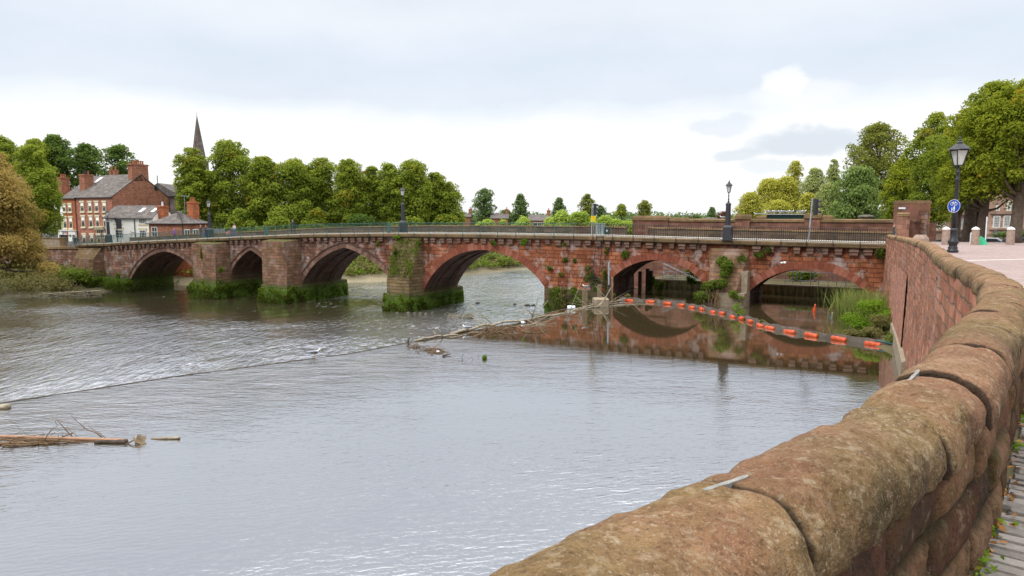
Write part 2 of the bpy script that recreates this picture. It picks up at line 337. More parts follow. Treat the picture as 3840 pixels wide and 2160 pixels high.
M['slate'] = masonry('slate_roof', (.17, .155, .15), (.24, .215, .205), (.10, .09, .09), .55, .36, .03, dark=.4, lichen=.3, wob=.01, noisy=.5, bumps=.5)
M['render'] = plain('white_render', (.94, .92, .84), .9, .06, 2, .1)
M['white'] = plain('white_paint', (.78, .77, .72), .6, .05, 4, .05)
M['cream'] = plain('cream_paint', (.70, .62, .44), .7, .1, 4, .05)
M['pot'] = plain('terracotta_pot', (.36, .13, .07), .85, .3, 4, .2)
M['iron'] = plain('black_iron', (.018, .018, .024), .45, .3, 8, .1, spec=.5)
M['rail_green'] = plain('teal_rail_paint', (.03, .10, .09), .5, .35, 5, .1, spec=.4)
M['rail_brown'] = plain('dark_rail_paint', (.028, .024, .02), .55, .35, 5, .1, spec=.4)
M['steel'] = plain('galvanised_steel', (.34, .38, .42), .45, .15, 6, .05, .4)
M['lead'] = plain('weathered_lead', (.24, .23, .21), .75, .3, 20, .3)
M['cabinet'] = plain('grey_cabinet_paint', (.27, .34, .34), .6, .12, 2, .05)
M['dkgreen'] = plain('dark_green_paint', (.02, .05, .045), .5, .2, 4, .05)
M['wood'] = plain('weathered_timber', (.19, .14, .085), .9, .4, 5, .5)
M['darkwood'] = plain('wet_dark_timber', (.06, .045, .032), .8, .4, 6, .5)
M['plank'] = plain('orange_plank', (.34, .19, .115), .8, .2, 5, .3)
M['drift'] = plain('bleached_driftwood', (.34, .29, .21), .9, .35, 4, .4)
M['twig'] = plain('brown_twigs', (.16, .10, .055), .9, .3, 4, .2)
M['float'] = plain('orange_float', (.60, .085, .02), .45, .45, 3.5, .12, spec=.4)
M['skirt'] = plain('grey_boom_skirt', (.15, .13, .11), .6, .5, 2.2, .15)
M['gull_white'] = plain('white_feathers', (.82, .82, .82), .8, .03, 5, .05)
M['gull_grey'] = plain('grey_feathers', (.32, .34, .38), .8, .1, 5, .05)
M['beak'] = plain('orange_beak', (.6, .22, .03), .6, .1, 5, .0)
M['bark'] = BARK = plain('bark', (.10, .075, .055), .95, .4, 3, .8)
M['asphalt'] = plain('asphalt', (.06, .06, .062), .9, .2, 3, .2)
M['footway'] = plain('pale_footway', (.62, .59, .53), .9, .12, 2, .1)
M['mud'] = plain('river_mud', (.20, .165, .095), .75, .3, .35, .3, spec=.5)
M['earth'] = plain('bank_earth', (.13, .11, .055), .95, .4, .4, .6)
M['grassland'] = plain('rough_grass_ground', (.12, .14, .04), .95, .4, .25, .5)
M['stones'] = plain('wet_stone', (.085, .075, .05), .6, .4, 3, .4, spec=.5)
M['glass'] = plain('dark_window_glass', (.035, .04, .045), .12, .3, .6, 0.0, spec=.6)
M['plastic'] = plain('pale_plastic', (.72, .76, .80), .4, .05, 4, .03)
M['blue'] = plain('blue_sign', (.012, .07, .42), .45, .04, 3, .0)
M['yellow'] = plain('yellow_sign', (.82, .66, .01), .5, .04, 3, .0)
M['red'] = plain('red_print', (.6, .05, .02), .6, .05, 3, 0)
M['greenbag'] = plain('green_sheet', (.05, .48, .24), .5, .25, 3, .4)
M['rope'] = plain('blue_rope', (.03, .22, .28), .8, .2, 8, .3)
M['bollard'] = plain('bollard_stone', (.34, .25, .20), .9, .25, 4, .4)
M['sand_house'] = masonry('pink_sandstone', (.36, .24, .18), (.42, .29, .22), (.33, .23, .17), .9, .4, .006, dark=.25, wob=.004, noisy=.2, bumps=.2)
M['sheet'] = None
def stone_rings():
    t = NT('arch_ring_stone'); r = t.n('NewGeometry').outputs['Random Per Island']; x = t.xyz(t.obj())[0]; o = t.obj()
    red = t.ramp(r, [(0, (.22, .072, .044)), (.6, (.30, .098, .058)), (1, (.37, .155, .105))]); old = t.ramp(r, [(0, (.15, .08, .06)), (.6, (.22, .13, .10)), (1, (.3, .2, .15))])
    c = t.mix(t.map(x, 56, 62), old, red); f = t.noise(o, 2.5, 7, .65)
    c = t.mix(t.map(f, .35, .75, 0, .7), c, t.mix(1.0, c, (.4, .36, .33), 'MULTIPLY'))
    return t.pbsdf(c, .9, t.bump(f, .5, .04), .2)
M['ring'] = stone_rings()
def sheet_mat():
    t = NT('stained_sheet_pile'); o = t.obj(); z = t.xyz(t.pos())[2]; f = t.noise(t.mapping(o, (1, 1, .3)), 2.0, 6, .6)
    c = t.mix(f, (.24, .22, .10), (.52, .46, .24)); c = t.mix(t.map(z, -7.45, -7.0, .7, 0), c, (.05, .055, .015))
    return t.pbsdf(c, .85, t.bump(f, .3, .03), .3)
M['sheet'] = sheet_mat()
def lantern_glass():
    t = NT('lantern_glass'); f = t.noise(t.obj(), 3, 2)
    return t.pbsdf(t.mix(f, (.50, .53, .50), (.66, .67, .62)), .15, None, .6)
M['lantern'] = lantern_glass()
# foliage
M['lf_linden'] = leafmat('linden_leaves', (.022, .042, .008), (.11, .15, .02), (.26, .295, .04), (.40, .22, .025), .09)
M['lf_dark'] = leafmat('dark_green_leaves', (.014, .034, .010), (.055, .095, .022), (.13, .18, .035), (.3, .2, .03), .04)
M['lf_limebig'] = leafmat('autumn_lime_leaves', (.026, .044, .007), (.108, .142, .014), (.245, .265, .028), (.50, .27, .02), .09)
M['lf_oak'] = leafmat('olive_leaves', (.03, .04, .012), (.11, .125, .024), (.22, .23, .045), (.3, .19, .05), .12)
M['lf_yellow'] = leafmat('yellow_willow_leaves', (.06, .07, .013), (.235, .235, .036), (.42, .40, .08), None)
M['lf_sage'] = leafmat('sage_leaves', (.06, .085, .03), (.19, .22, .07), (.34, .37, .15), None)
M['lf_birch'] = leafmat('birch_leaves', (.025, .05, .016), (.095, .14, .038), (.20, .26, .075), None)
M['lf_pale'] = leafmat('pale_willow_leaves', (.06, .10, .016), (.20, .27, .042), (.34, .41, .09), None)
M['lf_rust'] = leafmat('rust_willow_leaves', (.05, .042, .014), (.215, .155, .044), (.36, .265, .085), (.13, .14, .03), .3)
M['lf_weed'] = leafmat('weed_leaves', (.022, .035, .008), (.085, .12, .018), (.17, .22, .04), (.16, .11, .05), .25)
M['lf_bright'] = leafmat('bright_weed_leaves', (.03, .06, .008), (.11, .18, .016), (.22, .32, .04), None)
M['lf_dry'] = leafmat('dry_bank_weeds', (.035, .035, .012), (.13, .12, .042), (.25, .22, .10), (.08, .13, .02), .35)
M['lf_moss'] = leafmat('moss_tufts', (.014, .020, .005), (.055, .080, .010), (.135, .205, .016), (.13, .11, .045), .25)
M['lf_reed'] = leafmat('reed_leaves', (.04, .06, .016), (.13, .17, .035), (.25, .30, .09), (.30, .24, .11), .2)
M['lf_fallen'] = leafmat('fallen_leaves', (.10, .05, .02), (.28, .12, .035), (.42, .22, .07), None, trans=.1)
M['lf_far'] = leafmat('hazy_far_leaves', (.035, .06, .022), (.085, .125, .045), (.15, .20, .08), (.2, .17, .07), .06)
M['lf_red'] = leafmat('copper_leaves', (.03, .012, .012), (.09, .04, .035), (.15, .07, .05), None)
# ------------------------------------------------------------------ water
def water_pool():
    t = NT('pool_water'); P = t.pos(); x, y, z = t.xyz(P)
    yb = t.math('ADD', t.math('MULTIPLY', t.math('SUBTRACT', x, BL.x), BN.x), t.math('MULTIPLY', t.math('SUBTRACT', y, BL.y), BN.y))   # distance from the bridge (negative in front)
    edge = t.math('ADD', yb, t.math('MULTIPLY', t.math('SUBTRACT', t.noise(t.mapping(P, (.12, .12, 1)), 1.0, 3), .5), 7.0))
    calm = t.map(edge, -33.0, -23.0, 0, 1, True)          # sheltered water below the bridge lies almost still
    gust = t.noise(t.mapping(P, (.06, .13, 1), rot=(0, 0, .5)), 1.0, 4, .55)
    a = t.noise(t.mapping(P, (2.0, 4.6, 1), rot=(0, 0, .22)), 1.0, 5, .6, .4)
    b = t.noise(t.mapping(P, (.55, 1.25, 1), rot=(0, 0, .12)), 1.0, 4, .5, .3)
    wv = t.n('TexWave', {'Vector': t.mapping(P, (1, 1, 1), rot=(0, 0, -.32)), 'Scale': 1.5, 'Distortion': 9.0, 'Detail': 4, 'Detail Scale': .9, 'Detail Roughness': .65}, bands_direction='Y').outputs['Fac']
    h = t.math('ADD', t.math('ADD', t.math('MULTIPLY', a, .9), t.math('MULTIPLY', b, 1.7)), t.math('MULTIPLY', wv, .15))
    cd = t.math('SUBTRACT', t.math('MULTIPLY', t.math('ADD', x, 19.8), .675), t.math('MULTIPLY', t.math('SUBTRACT', y, 26.6), .738))   # the current quickens just above the weir
    quick = t.math('MULTIPLY', t.map(t.math('ADD', cd, t.math('MULTIPLY', t.math('SUBTRACT', gust, .5), 14)), 1.5, 10.0, 1, 0, True), t.map(x, -7, -2, 1, 0))
    st = t.math('MULTIPLY', t.math('ADD', t.map(gust, .32, .68, .17, .46), t.math('MULTIPLY', quick, .5)), t.map(calm, 0, 1, 1, .035))
    nrm = t.n('Bump', {'Height': h, 'Strength': st, 'Distance': .055}).outputs[0]
    lw = t.n('LayerWeight', {'Blend': .5, 'Normal': nrm}).outputs['Facing']
    g = t.n('BsdfGlossy', {'Color': (.93, .955, 1.0), 'Roughness': .015, 'Normal': nrm}); df = t.n('BsdfDiffuse', {'Color': (.066, .048, .022)})
    m = t.n('MixShader', {0: t.map(lw, .45, 1.0, .55, .74), 1: df.outputs[0], 2: g.outputs[0]}).outputs[0]
    t.t.links.new(m, t.out.inputs[0]); return t.id
def water_rapids():
    t = NT('rapids_water'); P = t.pos()
    gust = t.noise(t.mapping(P, (.05, .09, 1), rot=(0, 0, .3)), 1.0, 4, .55)
    calm = t.n('Attribute', attribute_name='calm').outputs['Fac']
    a = t.noise(t.mapping(P, (2.1, .80, 1), rot=(0, 0, .12)), 1.0, 4, .62, .5)
    b = t.noise(t.mapping(P, (.75, .38, 1), rot=(0, 0, .2)), 1.0, 3, .5, .3)
    c = t.noise(t.mapping(P, (3.0, 1.6, 1)), 1.0, 3, .6)
    h = t.math('ADD', t.math('ADD', t.math('MULTIPLY', a, 1.0), t.math('MULTIPLY', b, .8)), t.math('MULTIPLY', c, .10))
    nrm = t.n('Bump', {'Height': h, 'Strength': t.math('MULTIPLY', t.map(gust, .38, .60, .40, 1.0), t.map(calm, 0, 1, 1, .10)), 'Distance': .29}).outputs[0]
    lw = t.n('LayerWeight', {'Blend': .5, 'Normal': nrm}).outputs['Facing']
    g = t.n('BsdfGlossy', {'Color': (.93, .95, 1.0), 'Roughness': .015, 'Normal': nrm}); sky_sheen = t.n('Attribute', attribute_name='sky_sheen').outputs['Fac']; df = t.n('BsdfDiffuse', {'Color': t.mix(sky_sheen, (.085, .068, .040), (.40, .41, .43))})  # silver sheen of the sky painted into the body colour by this mask
    m = t.n('MixShader', {0: t.map(lw, .4, 1.0, .40, .90), 1: df.outputs[0], 2: g.outputs[0]}).outputs[0]
    fo = t.n('Attribute', attribute_name='foam').outputs['Fac']
    fn = t.noise(t.mapping(P, (1.3, .5, 1), rot=(0, 0, .2), loc=(3, 1, 0)), 1.0, 7, .72, .4)
    fm = t.map(t.math('ADD', fn, t.math('MULTIPLY', t.math('SUBTRACT', fo, .5), .8)), .53, .64, 0, .42)
    m = t.n('MixShader', {0: fm, 1: m, 2: t.n('BsdfDiffuse', {'Color': (.74, .76, .79)}).outputs[0]}).outputs[0]
    t.t.links.new(m, t.out.inputs[0]); return t.id
M['water_up'] = water_pool(); M['water_lo'] = water_rapids()
# weir crest, from off the left edge of the picture to the wide pier
CREST = [Vector((-60, -14)), Vector((-38, 9.5))] + [at_level(u, v, ZU).xy for u, v in [(0, 1513), (655, 1413), (1312, 1327), (1550, 1282), (1714, 1249), (1938, 1214), (2060, 1172), (2130, 1157)]]
pe = bw(83.0, .2, 0).xy
CREST.append(at_level(2238, 1146, ZU).xy); CREST.append(Vector((bw(83.15, -.1, 0).xy)))
def crest_dist(x, y):
    best = 1e9
    p = Vector((x, y))
    for a, b in zip(CREST[:-1], CREST[1:]):
        ab = b-a; t = max(0, min(1, (p-a).dot(ab)/ab.length_squared)); best = min(best, (p-a-ab*t).length)
    return best
mb = MB()
poly = CREST + [bw(83.3, 12, 0).xy, bw(112, 12, 0).xy, Vector((45, 50)), Vector((30, 20)), Vector((12, 3)), Vector((3, -12)), Vector((-30, -40)), Vector((-70, -40))]
mb.add([(p.x, p.y, ZU) for p in poly], [tuple(range(len(poly)))])
tag(mb.build('water', M['water_up']), kind='structure')
# ground under everything, one sheet to the horizon
mb = MB(); mb.add([(-4000, -300, -14), (4000, -300, -14), (4000, 5000, -14), (-4000, 5000, -14)], [(0, 1, 2, 3)])
tag(mb.build('riverbed_ground', M['earth']), kind='structure')
# lower river: falls away beyond the crest
def lower_z(x, y):
    p = Vector((x, y)) - BL; s = p.dot(BE); base = float(np.interp(s, [-10, 12, 30, 45, 62, 80], [-11.0, -10.8, -10.5, -10.25, -10.02, -9.8]))
    d = crest_dist(x, y); t = min(1, d/9.0); k = 1-(1-t)**2
    return lerp(ZU-.16, base, k) + .07*mnoise.noise(Vector((x*.35, y*.5, 0))) * min(1, d/3)
G = []; foam = []; calm = []; sky_sheen = []
nu, nv = 150, 120
for i in range(nu+1):
    q = i/nu; row = []
    # along the crest (q), then out from it towards the far bank (r)
    L_ = [0]
    for a, b in zip(CREST[:-1], CREST[1:]): L_.append(L_[-1] + (b-a).length)
    s = q*L_[-1]; k = max(j for j in range(len(L_)) if L_[j] <= s + 1e-6); k = min(k, len(CREST)-2)
    c = CREST[k].lerp(CREST[k+1], (s-L_[k])/(L_[k+1]-L_[k]))
    far = Vector((lerp(-150, 32, q), lerp(75, 165, q**.8)))
    for j in range(nv+1):
        r = (j/nv)**1.6; p = c.lerp(far, r); row.append((p.x, p.y, lower_z(p.x, p.y)))
        dd = crest_dist(p.x, p.y); yb_ = (p-BL).dot(BN); sb_ = (p-BL).dot(BE); kc = (yb_ + 4*mnoise.noise(Vector((p.x*.12, p.y*.12, 8))) + 17)/8; kc = max(0, min(1, kc)) * max(0, min(1, (60-sb_)/8)) * (1 if yb_ < 3 else max(0, 1-(yb_-3)/4)); calm.append(kc); dk_ = crest_dist(p.x, p.y) + 5*mnoise.noise(Vector((p.x*.11, p.y*.11, 5))); sky_sheen.append(max(0, min(1, 1-(dk_-3)/26))*.85 if yb_ < -1 else (max(0, min(1, (sb_-38)/6))*.75 if yb_ > 4 else .3*max(0, min(1, (sb_-60)/4))))
        foam.append(.15 if q > .8 and dd < 9 else max(0, 1-dd/2.0)*.25 + .435 + .24*mnoise.noise(Vector((p.x*.07, p.y*.07, 3))) - .12*min(1, max(0, (dd-14)/10)))
    G.append(row)
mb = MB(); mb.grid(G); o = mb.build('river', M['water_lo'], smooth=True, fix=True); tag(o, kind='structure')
at_ = o.data.attributes.new('foam', 'FLOAT', 'POINT'); at_.data.foreach_set('value', foam); at_ = o.data.attributes.new('calm', 'FLOAT', 'POINT'); at_.data.foreach_set('value', calm); at_ = o.data.attributes.new('sky_sheen', 'FLOAT', 'POINT'); at_.data.foreach_set('value', sky_sheen)
# the weir sill itself: a stone edge standing just proud of the pool
mb = MB(); rings = []; CR2 = []
for a, b in zip(CREST[:-1], CREST[1:]):
    m_ = max(1, int((b-a).length/.7)); CR2 += [a.lerp(b, k/m_) for k in range(m_)]
CR2.append(CREST[-1])
for i, p in enumerate(CR2):
    a = CR2[max(i-1, 0)]; b = CR2[min(i+1, len(CR2)-1)]; e_ = .035*mnoise.noise(Vector((i*.45, 2, 0))); p = p + Vector((e_, e_))*1.2; n_ = Vector((-(b-a).y, (b-a).x)).normalized()
    rings.append([(p.x + n_.x*o_, p.y + n_.y*o_, z) for o_, z in ((-.05, ZU-.4), (-.05, ZU+.012+e_*.6), (.07, ZU+.02+e_*.6), (.16, ZU-.6))])
mb.loft(rings); tag(mb.build('weir_sill', M['darkwood']), 'low dark stone sill of the weir running diagonally across the river', 'weir')
# ------------------------------------------------------------------ banks
def bank(name, line, prof, mat, inward, rough=.35, seed=0, sub=6):
    """line: waterline points; prof: (distance, height) pairs stepping away from the water"""
    rnd = random.Random(seed); pts = []
    for a, b in zip(line[:-1], line[1:]):
        for k in range(sub): pts.append(Vector(a).lerp(Vector(b), k/sub))
    pts.append(Vector(line[-1])); P = []
    for i, p in enumerate(pts):
        a = pts[max(i-1, 0)]; b = pts[min(i+1, len(pts)-1)]; n_ = Vector((-(b-a).y, (b-a).x)).normalized() * inward; row = []
        for d, z in prof:
            nz = mnoise.noise(Vector((p.x*.15 + d*.2, p.y*.15, seed))) * rough * (1 if 0 < d < 60 else 0)
            row.append((p.x + n_.x*(d + nz*2), p.y + n_.y*(d + nz*2), z + nz))
        P.append(row)
    mb = MB(); mb.grid(P, flip=inward > 0); o = mb.build(name, mat, smooth=True); tag(o, kind='structure'); return o, P
FAR = [(-75, 108, 0), (-62, 109, 0), (-47, 105, 0), (-33, 104, 0), (-21, 105.5, 0), (-10, 113, 0), (-1.6, 122, 0), (4, 130, 0), (14, 136, 0), (40, 150, 0)]
bank('far_bank', FAR, [(-3, -11.6), (0, -10.75), (1.5, -10.3), (4, -10.0), (7, -9.3), (10, -8.0), (14, -6.9), (20, -6.2), (60, -5.9)], M['mud'], 1, .25, 2)
bank('bank_slope', [(x, y, 0) for x, y, _ in FAR], [(4.6, -10.2), (7, -9.1), (10, -7.8), (14, -6.7), (20, -6.0), (60, -5.6)], M['grassland'], 1, .4, 3)
mb = MB(); mb.add([(-900, 118, -5.75), (-75, 118, -5.75), (-30, 122, -5.75), (10, 146, -5.75), (60, 160, -5.75), (900, 160, -5.75), (3500, 4500, -5.5), (-3500, 4500, -5.5)], [tuple(range(8))])
tag(mb.build('ground', M['grassland']), kind='structure')
mb = MB(); mb.add([bw(-5.0, 1.4, -5.05), bw(-70, 1.4, -5.2), (-260, 260, -5.2), (-20, 260, -5.2), bw(6, 60, -5.05), bw(6, 6.4, -5.05)], [tuple(range(6))])
tag(mb.build('street', M['asphalt']), kind='structure')
LEFTB = [(-120, 30, 0), (-90, 62, 0), (-74, 81, 0), (-66.5, 88.7, 0), (-62.5, 92.3, 0), (-59.2, 95.2, 0), (-56.5, 97, 0)]
M['silt'] = plain('dark_silt', (.085, .075, .038), .85, .45, .9, .6)
bank('left_bank', LEFTB, [(-2.5, -11.9), (0, -11.0), (1.2, -10.7), (3, -10.4), (5, -9.7), (8, -8.9), (13, -8.2), (30, -6.5), (80, -5.5)], M['silt'], 1, .35, 5)
# ------------------------------------------------------------------ the bridge
BR_ROOT = thing('stone_bridge', 'long red sandstone bridge of six unequal arches crossing the river', 'bridge', (BL.x, BL.y, 0), BROT)
WB = 6.6; SL = 105.4
ARCH = [  # s0, s1, spring z left, spring z right, crown s, crown z, pointedness
 (11.7, 27.3, -9.05, -9.05, 19.6, -4.9, .12), (32.4, 39.9, -7.5, -7.5, 36.1, -4.3, .45), (44.7, 58.6, -7.95, -7.95, 51.3, -3.66, .30),
 (62.2, 76.4, -7.93, -6.85, 69.5, -3.5, .0), (83.2, 91.8, -5.85, -6.15, 87.5, -3.95, .0), (95.4, 104.25, -6.28, -6.22, 99.9, -4.28, .0)]
def intrados(A, s):
    s0, s1, za, zb, c, zc, pt = A
    h = (c-s0) if s < c else (s1-c); r = zc - (za if s < c else zb); x = min(1, abs(s-c)/h)
    if r < h: R = (h*h + r*r)/(2*r); dr = (R - math.sqrt(max(0, R*R - (x*h)**2)))/r
    else: dr = 1 - math.sqrt(max(0, 1 - x*x))
    return zc - r*((1-pt)*dr + pt*x)
ZB = -12.2
cols = []  # (s, zbot)
sp = 0.0
for A in ARCH:
    n = max(2, int((A[0]-sp)/.8)); cols += [(lerp(sp, A[0], i/n), ZB) for i in range(n+1)]
    n = 30; cols += [(lerp(A[0], A[1], i/n), intrados(A, lerp(A[0], A[1], i/n))) for i in range(n+1)]; sp = A[1]
cols += [(lerp(sp, SL, i/3), ZB) for i in range(4)]
mb = MB()
for (sa, za), (sb, zb) in zip(cols[:-1], cols[1:]):
    ta, tb = deck(sa)-.36, deck(sb)-.36
    arch = za > ZB+.1 or zb > ZB+.1
    if abs(sa-sb) < 1e-6:  # jamb
        lo, hi = min(za, zb), max(za, zb)
        mb.add([(sa, 0, lo), (sa, WB, lo), (sa, WB, hi), (sa, 0, hi)], [(0, 1, 2, 3)], 1, [(0, lo), (WB, lo), (WB, hi), (0, hi)]); continue
    mb.add([(sa, 0, za), (sb, 0, zb), (sb, 0, tb), (sa, 0, ta)], [(0, 1, 2, 3)], 0, [(sa, za), (sb, zb), (sb, tb), (sa, ta)])
    mb.add([(sa, WB, za), (sb, WB, zb), (sb, WB, tb), (sa, WB, ta)], [(3, 2, 1, 0)], 0, [(sa, za), (sb, zb), (sb, tb), (sa, ta)])
    if arch:
        u0, u1 = sa, sa + math.hypot(sb-sa, zb-za)
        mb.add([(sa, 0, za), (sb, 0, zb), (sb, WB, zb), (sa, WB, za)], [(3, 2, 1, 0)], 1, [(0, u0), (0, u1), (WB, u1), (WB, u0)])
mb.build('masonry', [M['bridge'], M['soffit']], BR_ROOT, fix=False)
# ribs inside the vaults read as dark steps
mb = MB()
for A in ARCH:
    for y0, y1 in ((2.1, 2.9), (4.2, 5.0)):
        n = 24; rows = []
        for i in range(n+1):
            s = lerp(A[0], A[1], i/n); z = intrados(A, s); rows.append([(s, y0, z+.02), (s, y0, z-.16), (s, y1, z-.16), (s, y1, z+.02)])
        mb.loft(rows)
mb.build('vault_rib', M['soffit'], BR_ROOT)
# rings of wedge stones
for ai, A in enumerate(ARCH):
    mb = MB(); th = [.5, .42, .55, .72, .62, .62][ai]; n = [36, 22, 38, 44, 28, 28][ai]; rg = random.Random(ai)
    def edge(t):
        s = lerp(A[0], A[1], t); e_ = .002; z = intrados(A, s); s2 = lerp(A[0], A[1], min(1, t+e_)); s1_ = lerp(A[0], A[1], max(0, t-e_))
        tx, tz = s2-s1_, intrados(A, s2)-intrados(A, s1_); l = math.hypot(tx, tz) or 1; return s, z, -tz/l, tx/l
    # even steps along the curve
    T = [0]; acc = [0]
    for i in range(1, 401):
        a = edge((i-1)/400); b = edge(i/400); acc.append(acc[-1]+math.hypot(b[0]-a[0], b[1]-a[1]))
    for i in range(n):
        t0 = float(np.interp(acc[-1]*i/n, acc, np.linspace(0, 1, 401))); t1 = float(np.interp(acc[-1]*(i+.96)/n, acc, np.linspace(0, 1, 401)))
        pr = -.035 - rg.random()*.025; tt = th*rg.uniform(.95, 1.05); q = []
        for t in (t0, t1):
            s, z, nx, nz = edge(t); q.append(((s-nx*.01, z-nz*.01), (s+nx*tt, z+nz*tt)))
        (a0, a1), (b0, b1) = q
        vs = [(a0[0], pr, a0[1]), (b0[0], pr, b0[1]), (b1[0], pr, b1[1]), (a1[0], pr, a1[1]), (a0[0], .12, a0[1]), (b0[0], .12, b0[1]), (b1[0], .12, b1[1]), (a1[0], .12, a1[1])]
        mb.add(vs, [(0, 1, 2, 3), (7, 6, 5, 4), (0, 4, 5, 1), (1, 5, 6, 2), (2, 6, 7, 3), (3, 7, 4, 0)])
    mb.build('arch_ring', M['ring'], BR_ROOT)
# hood mould over the three old arches
mb = MB()
for ai in (0, 1, 2):
    A = ARCH[ai]; rows = []; th = [.5, .42, .55][ai]
    for i in range(33):
        t = i/32; s = lerp(A[0], A[1], t); z = intrados(A, s); s2 = lerp(A[0], A[1], min(1, t+.003)); s1_ = lerp(A[0], A[1], max(0, t-.003)); tx, tz = s2-s1_, intrados(A, s2)-intrados(A, s1_); l = math.hypot(tx, tz); nx, nz = -tz/l, tx/l
        rows.append([(s+nx*q, y, z+nz*q) for q, y in ((th, .05), (th, -.14), (th+.16, -.12), (th+.2, .05))])
    mb.loft(rows)
mb.build('hood_mould', M['soffit'], BR_ROOT)
# string course carrying the railing
mb = MB(); rows = []; uvr = []
for i in range(60):
    s = lerp(-.6, SL+.2, i/59); t = deck(s); wv = mnoise.noise(Vector((s*.35, 0, 0)))*.05
    rows.append([(s, .55, t-.37), (s, -.42+wv, t-.36), (s, -.5+wv, t-.28), (s, -.5+wv, t-.05), (s, -.46+wv, t), (s, .55, t+.02)])
mb.loft(rows); mb.build('string_course', M['ledge'], BR_ROOT)
# weathered corbels below it
cb = MB(); cb.loft([[(-.26, .2, z0), (.26, .2, z0), (.26, y, z0), (-.26, y, z0)] for y, z0 in ((-.22, -.72), (-.30, -.62), (-.30, -.40), (-.22, -.36))]); cb.loft([[(-.29, .2, z0), (.29, .2, z0), (.29, y, z0), (-.29, y, z0)] for y, z0 in ((-.36, -.345), (-.40, -.30), (-.40, -.06), (-.36, .02))])
first = None; s = 6.6; rg = random.Random(4)
while s < SL-.5:
    near_cut = any(a < s < b for a, b in ((25.4, 32.9), (38.6, 45.0), (57.4, 61.6), (91.6, 95.2)))
    if not near_cut:
        if first is None: o = first = cb.build('corbel', M['ring'], BR_ROOT)
        else: o = first.copy(); C.objects.link(o); o.parent = BR_ROOT
        o.location = (s, 0, deck(s)-.37); o.scale = (rg.uniform(.65, 1.15), rg.uniform(.6, .85), rg.uniform(.66, .88)); o.rotation_euler = (0, rg.uniform(-.03, .03), 0)
    s += rg.uniform(.86, 1.14)
# cutwaters
def cutwater(s0, s1, p, zm, zt, steps=0, k=.5, back=True, mat='cutwater', zfoot=-8.2, flare=.18):
    mb = MB()
    def ring(z, q): return [(s0, .1, z), (s0+k*q/p, -q, z), (s1-k*q/p, -q, z), (s1, .1, z)]
    R = [ring(ZB, p+.12), ring(zm, p)]
    if steps:
        for i in range(1, steps+1):
            q0 = lerp(p, .3, i/steps); z = lerp(zm, zt, (i-.9)/steps); z2 = lerp(zm, zt, i/steps)
            R.append(ring(z, q0)); R.append(ring(z2, q0))
    else: R.append(ring(zt, .22))
    mb.loft(R); mb.build('cutwater', M[mat], BR_ROOT)
    mb = MB(); f = flare
    rg = random.Random(int(s0*10)); R = []
    for z, g in ((ZB, f+.25), (-10.2, f+.22), (-9.0, f+.12), (zfoot, f-.02)):
        poly = [(s0-g, WB+.9), (s0-g, -.05), (s0+k-g*.5, -p-g), (s1-k+g*.5, -p-g), (s1+g, -.05), (s1+g, WB+.9), (lerp(s0, s1, .5), WB+2.2)]
        R.append([(x, y, z) for x, y in poly])
    mb.loft(R); mb.build('pier_foot', M['foot'], BR_ROOT)
cutwater(0.0, 5.6, 1.3, -6.4, -4.75, 0, .5, zfoot=-8.9)
cutwater(27.35, 32.35, 1.9, -3.62, -3.40, 0, .35)
cutwater(39.95, 44.65, 2.0, -3.08, -2.86, 0, .35)
cutwater(58.65, 62.15, 2.1, -6.6, -2.42, 13, .3, mat='cutstep')
mb = MB(); mb.loft([[(s_, y, z) for s_, y in ((91.9, .1), (92.3, -q), (94.6, -q), (95.3, .1))] for z, q in ((-9, 1.9), (-6.2, 1.8), (-2.8, .35))]); mb.build('cutwater', M['cutwater'], BR_ROOT)
mb = MB(); mb.prism([(91.85, -.05), (92.2, -2.0), (95.3, -2.0), (95.4, -.05)], -9, -6.35); mb.build('pier_foot', M['concrete'], BR_ROOT); mb = MB(); mb.prism([(93.9, -.05), (94.0, -1.1), (95.35, -1.1), (95.37, -.05)], -6.35, -4.6); mb.build('buttress', M['concrete'], BR_ROOT)
mb = MB(); mb.prism([(76.5, -.05), (77.0, -1.0), (82.6, -1.1), (83.15, -.05)], -12, -7.0); mb.build('pier_foot', M['foot'], BR_ROOT); mb = MB(); mb.prism([(6, -.05), (6.2, -.7), (11.6, -.7), (11.75, -.05)], ZB, -8.95); mb.build('pier_foot', M['foot'], BR_ROOT)
# carriageway and footways
mb = MB(); mb.loft([[(s, .5, deck(s)-.1), (s, 2.2, deck(s)-.1), (s, 2.2, deck(s)+.12), (s, .5, deck(s)+.14)] for s in np.linspace(-.5, 108, 40)]); mb.build('footway', M['footway'], BR_ROOT)
mb = MB(); mb.loft([[(s, 2.2, deck(s)-.3), (s, WB-.3, deck(s)-.3), (s, WB-.3, deck(s)-.06), (s, 2.2, deck(s)-.06)] for s in np.linspace(-.5, 112, 40)]); mb.build('carriageway', M['asphalt'], BR_ROOT)
for a, b in ((2.0, 82.4), (84.6, 106.5)):
    mb = MB(); ss = np.linspace(a, b, 40)
    mb.loft([[(s, WB-.28, deck(s)-.3), (s, WB+.12, deck(s)-.3), (s, WB+.12, deck(s)+.70), (s, WB-.28, deck(s)+.70)] for s in ss]); mb.build('parapet', M['parapet'], BR_ROOT)
    mb = MB(); mb.loft([[(s, WB-.36, deck(s)+.702), (s, WB+.2, deck(s)+.702), (s, WB+.16, deck(s)+.83), (s, WB-.32, deck(s)+.83)] for s in ss]); mb.build('parapet_coping', M['coping'], BR_ROOT)
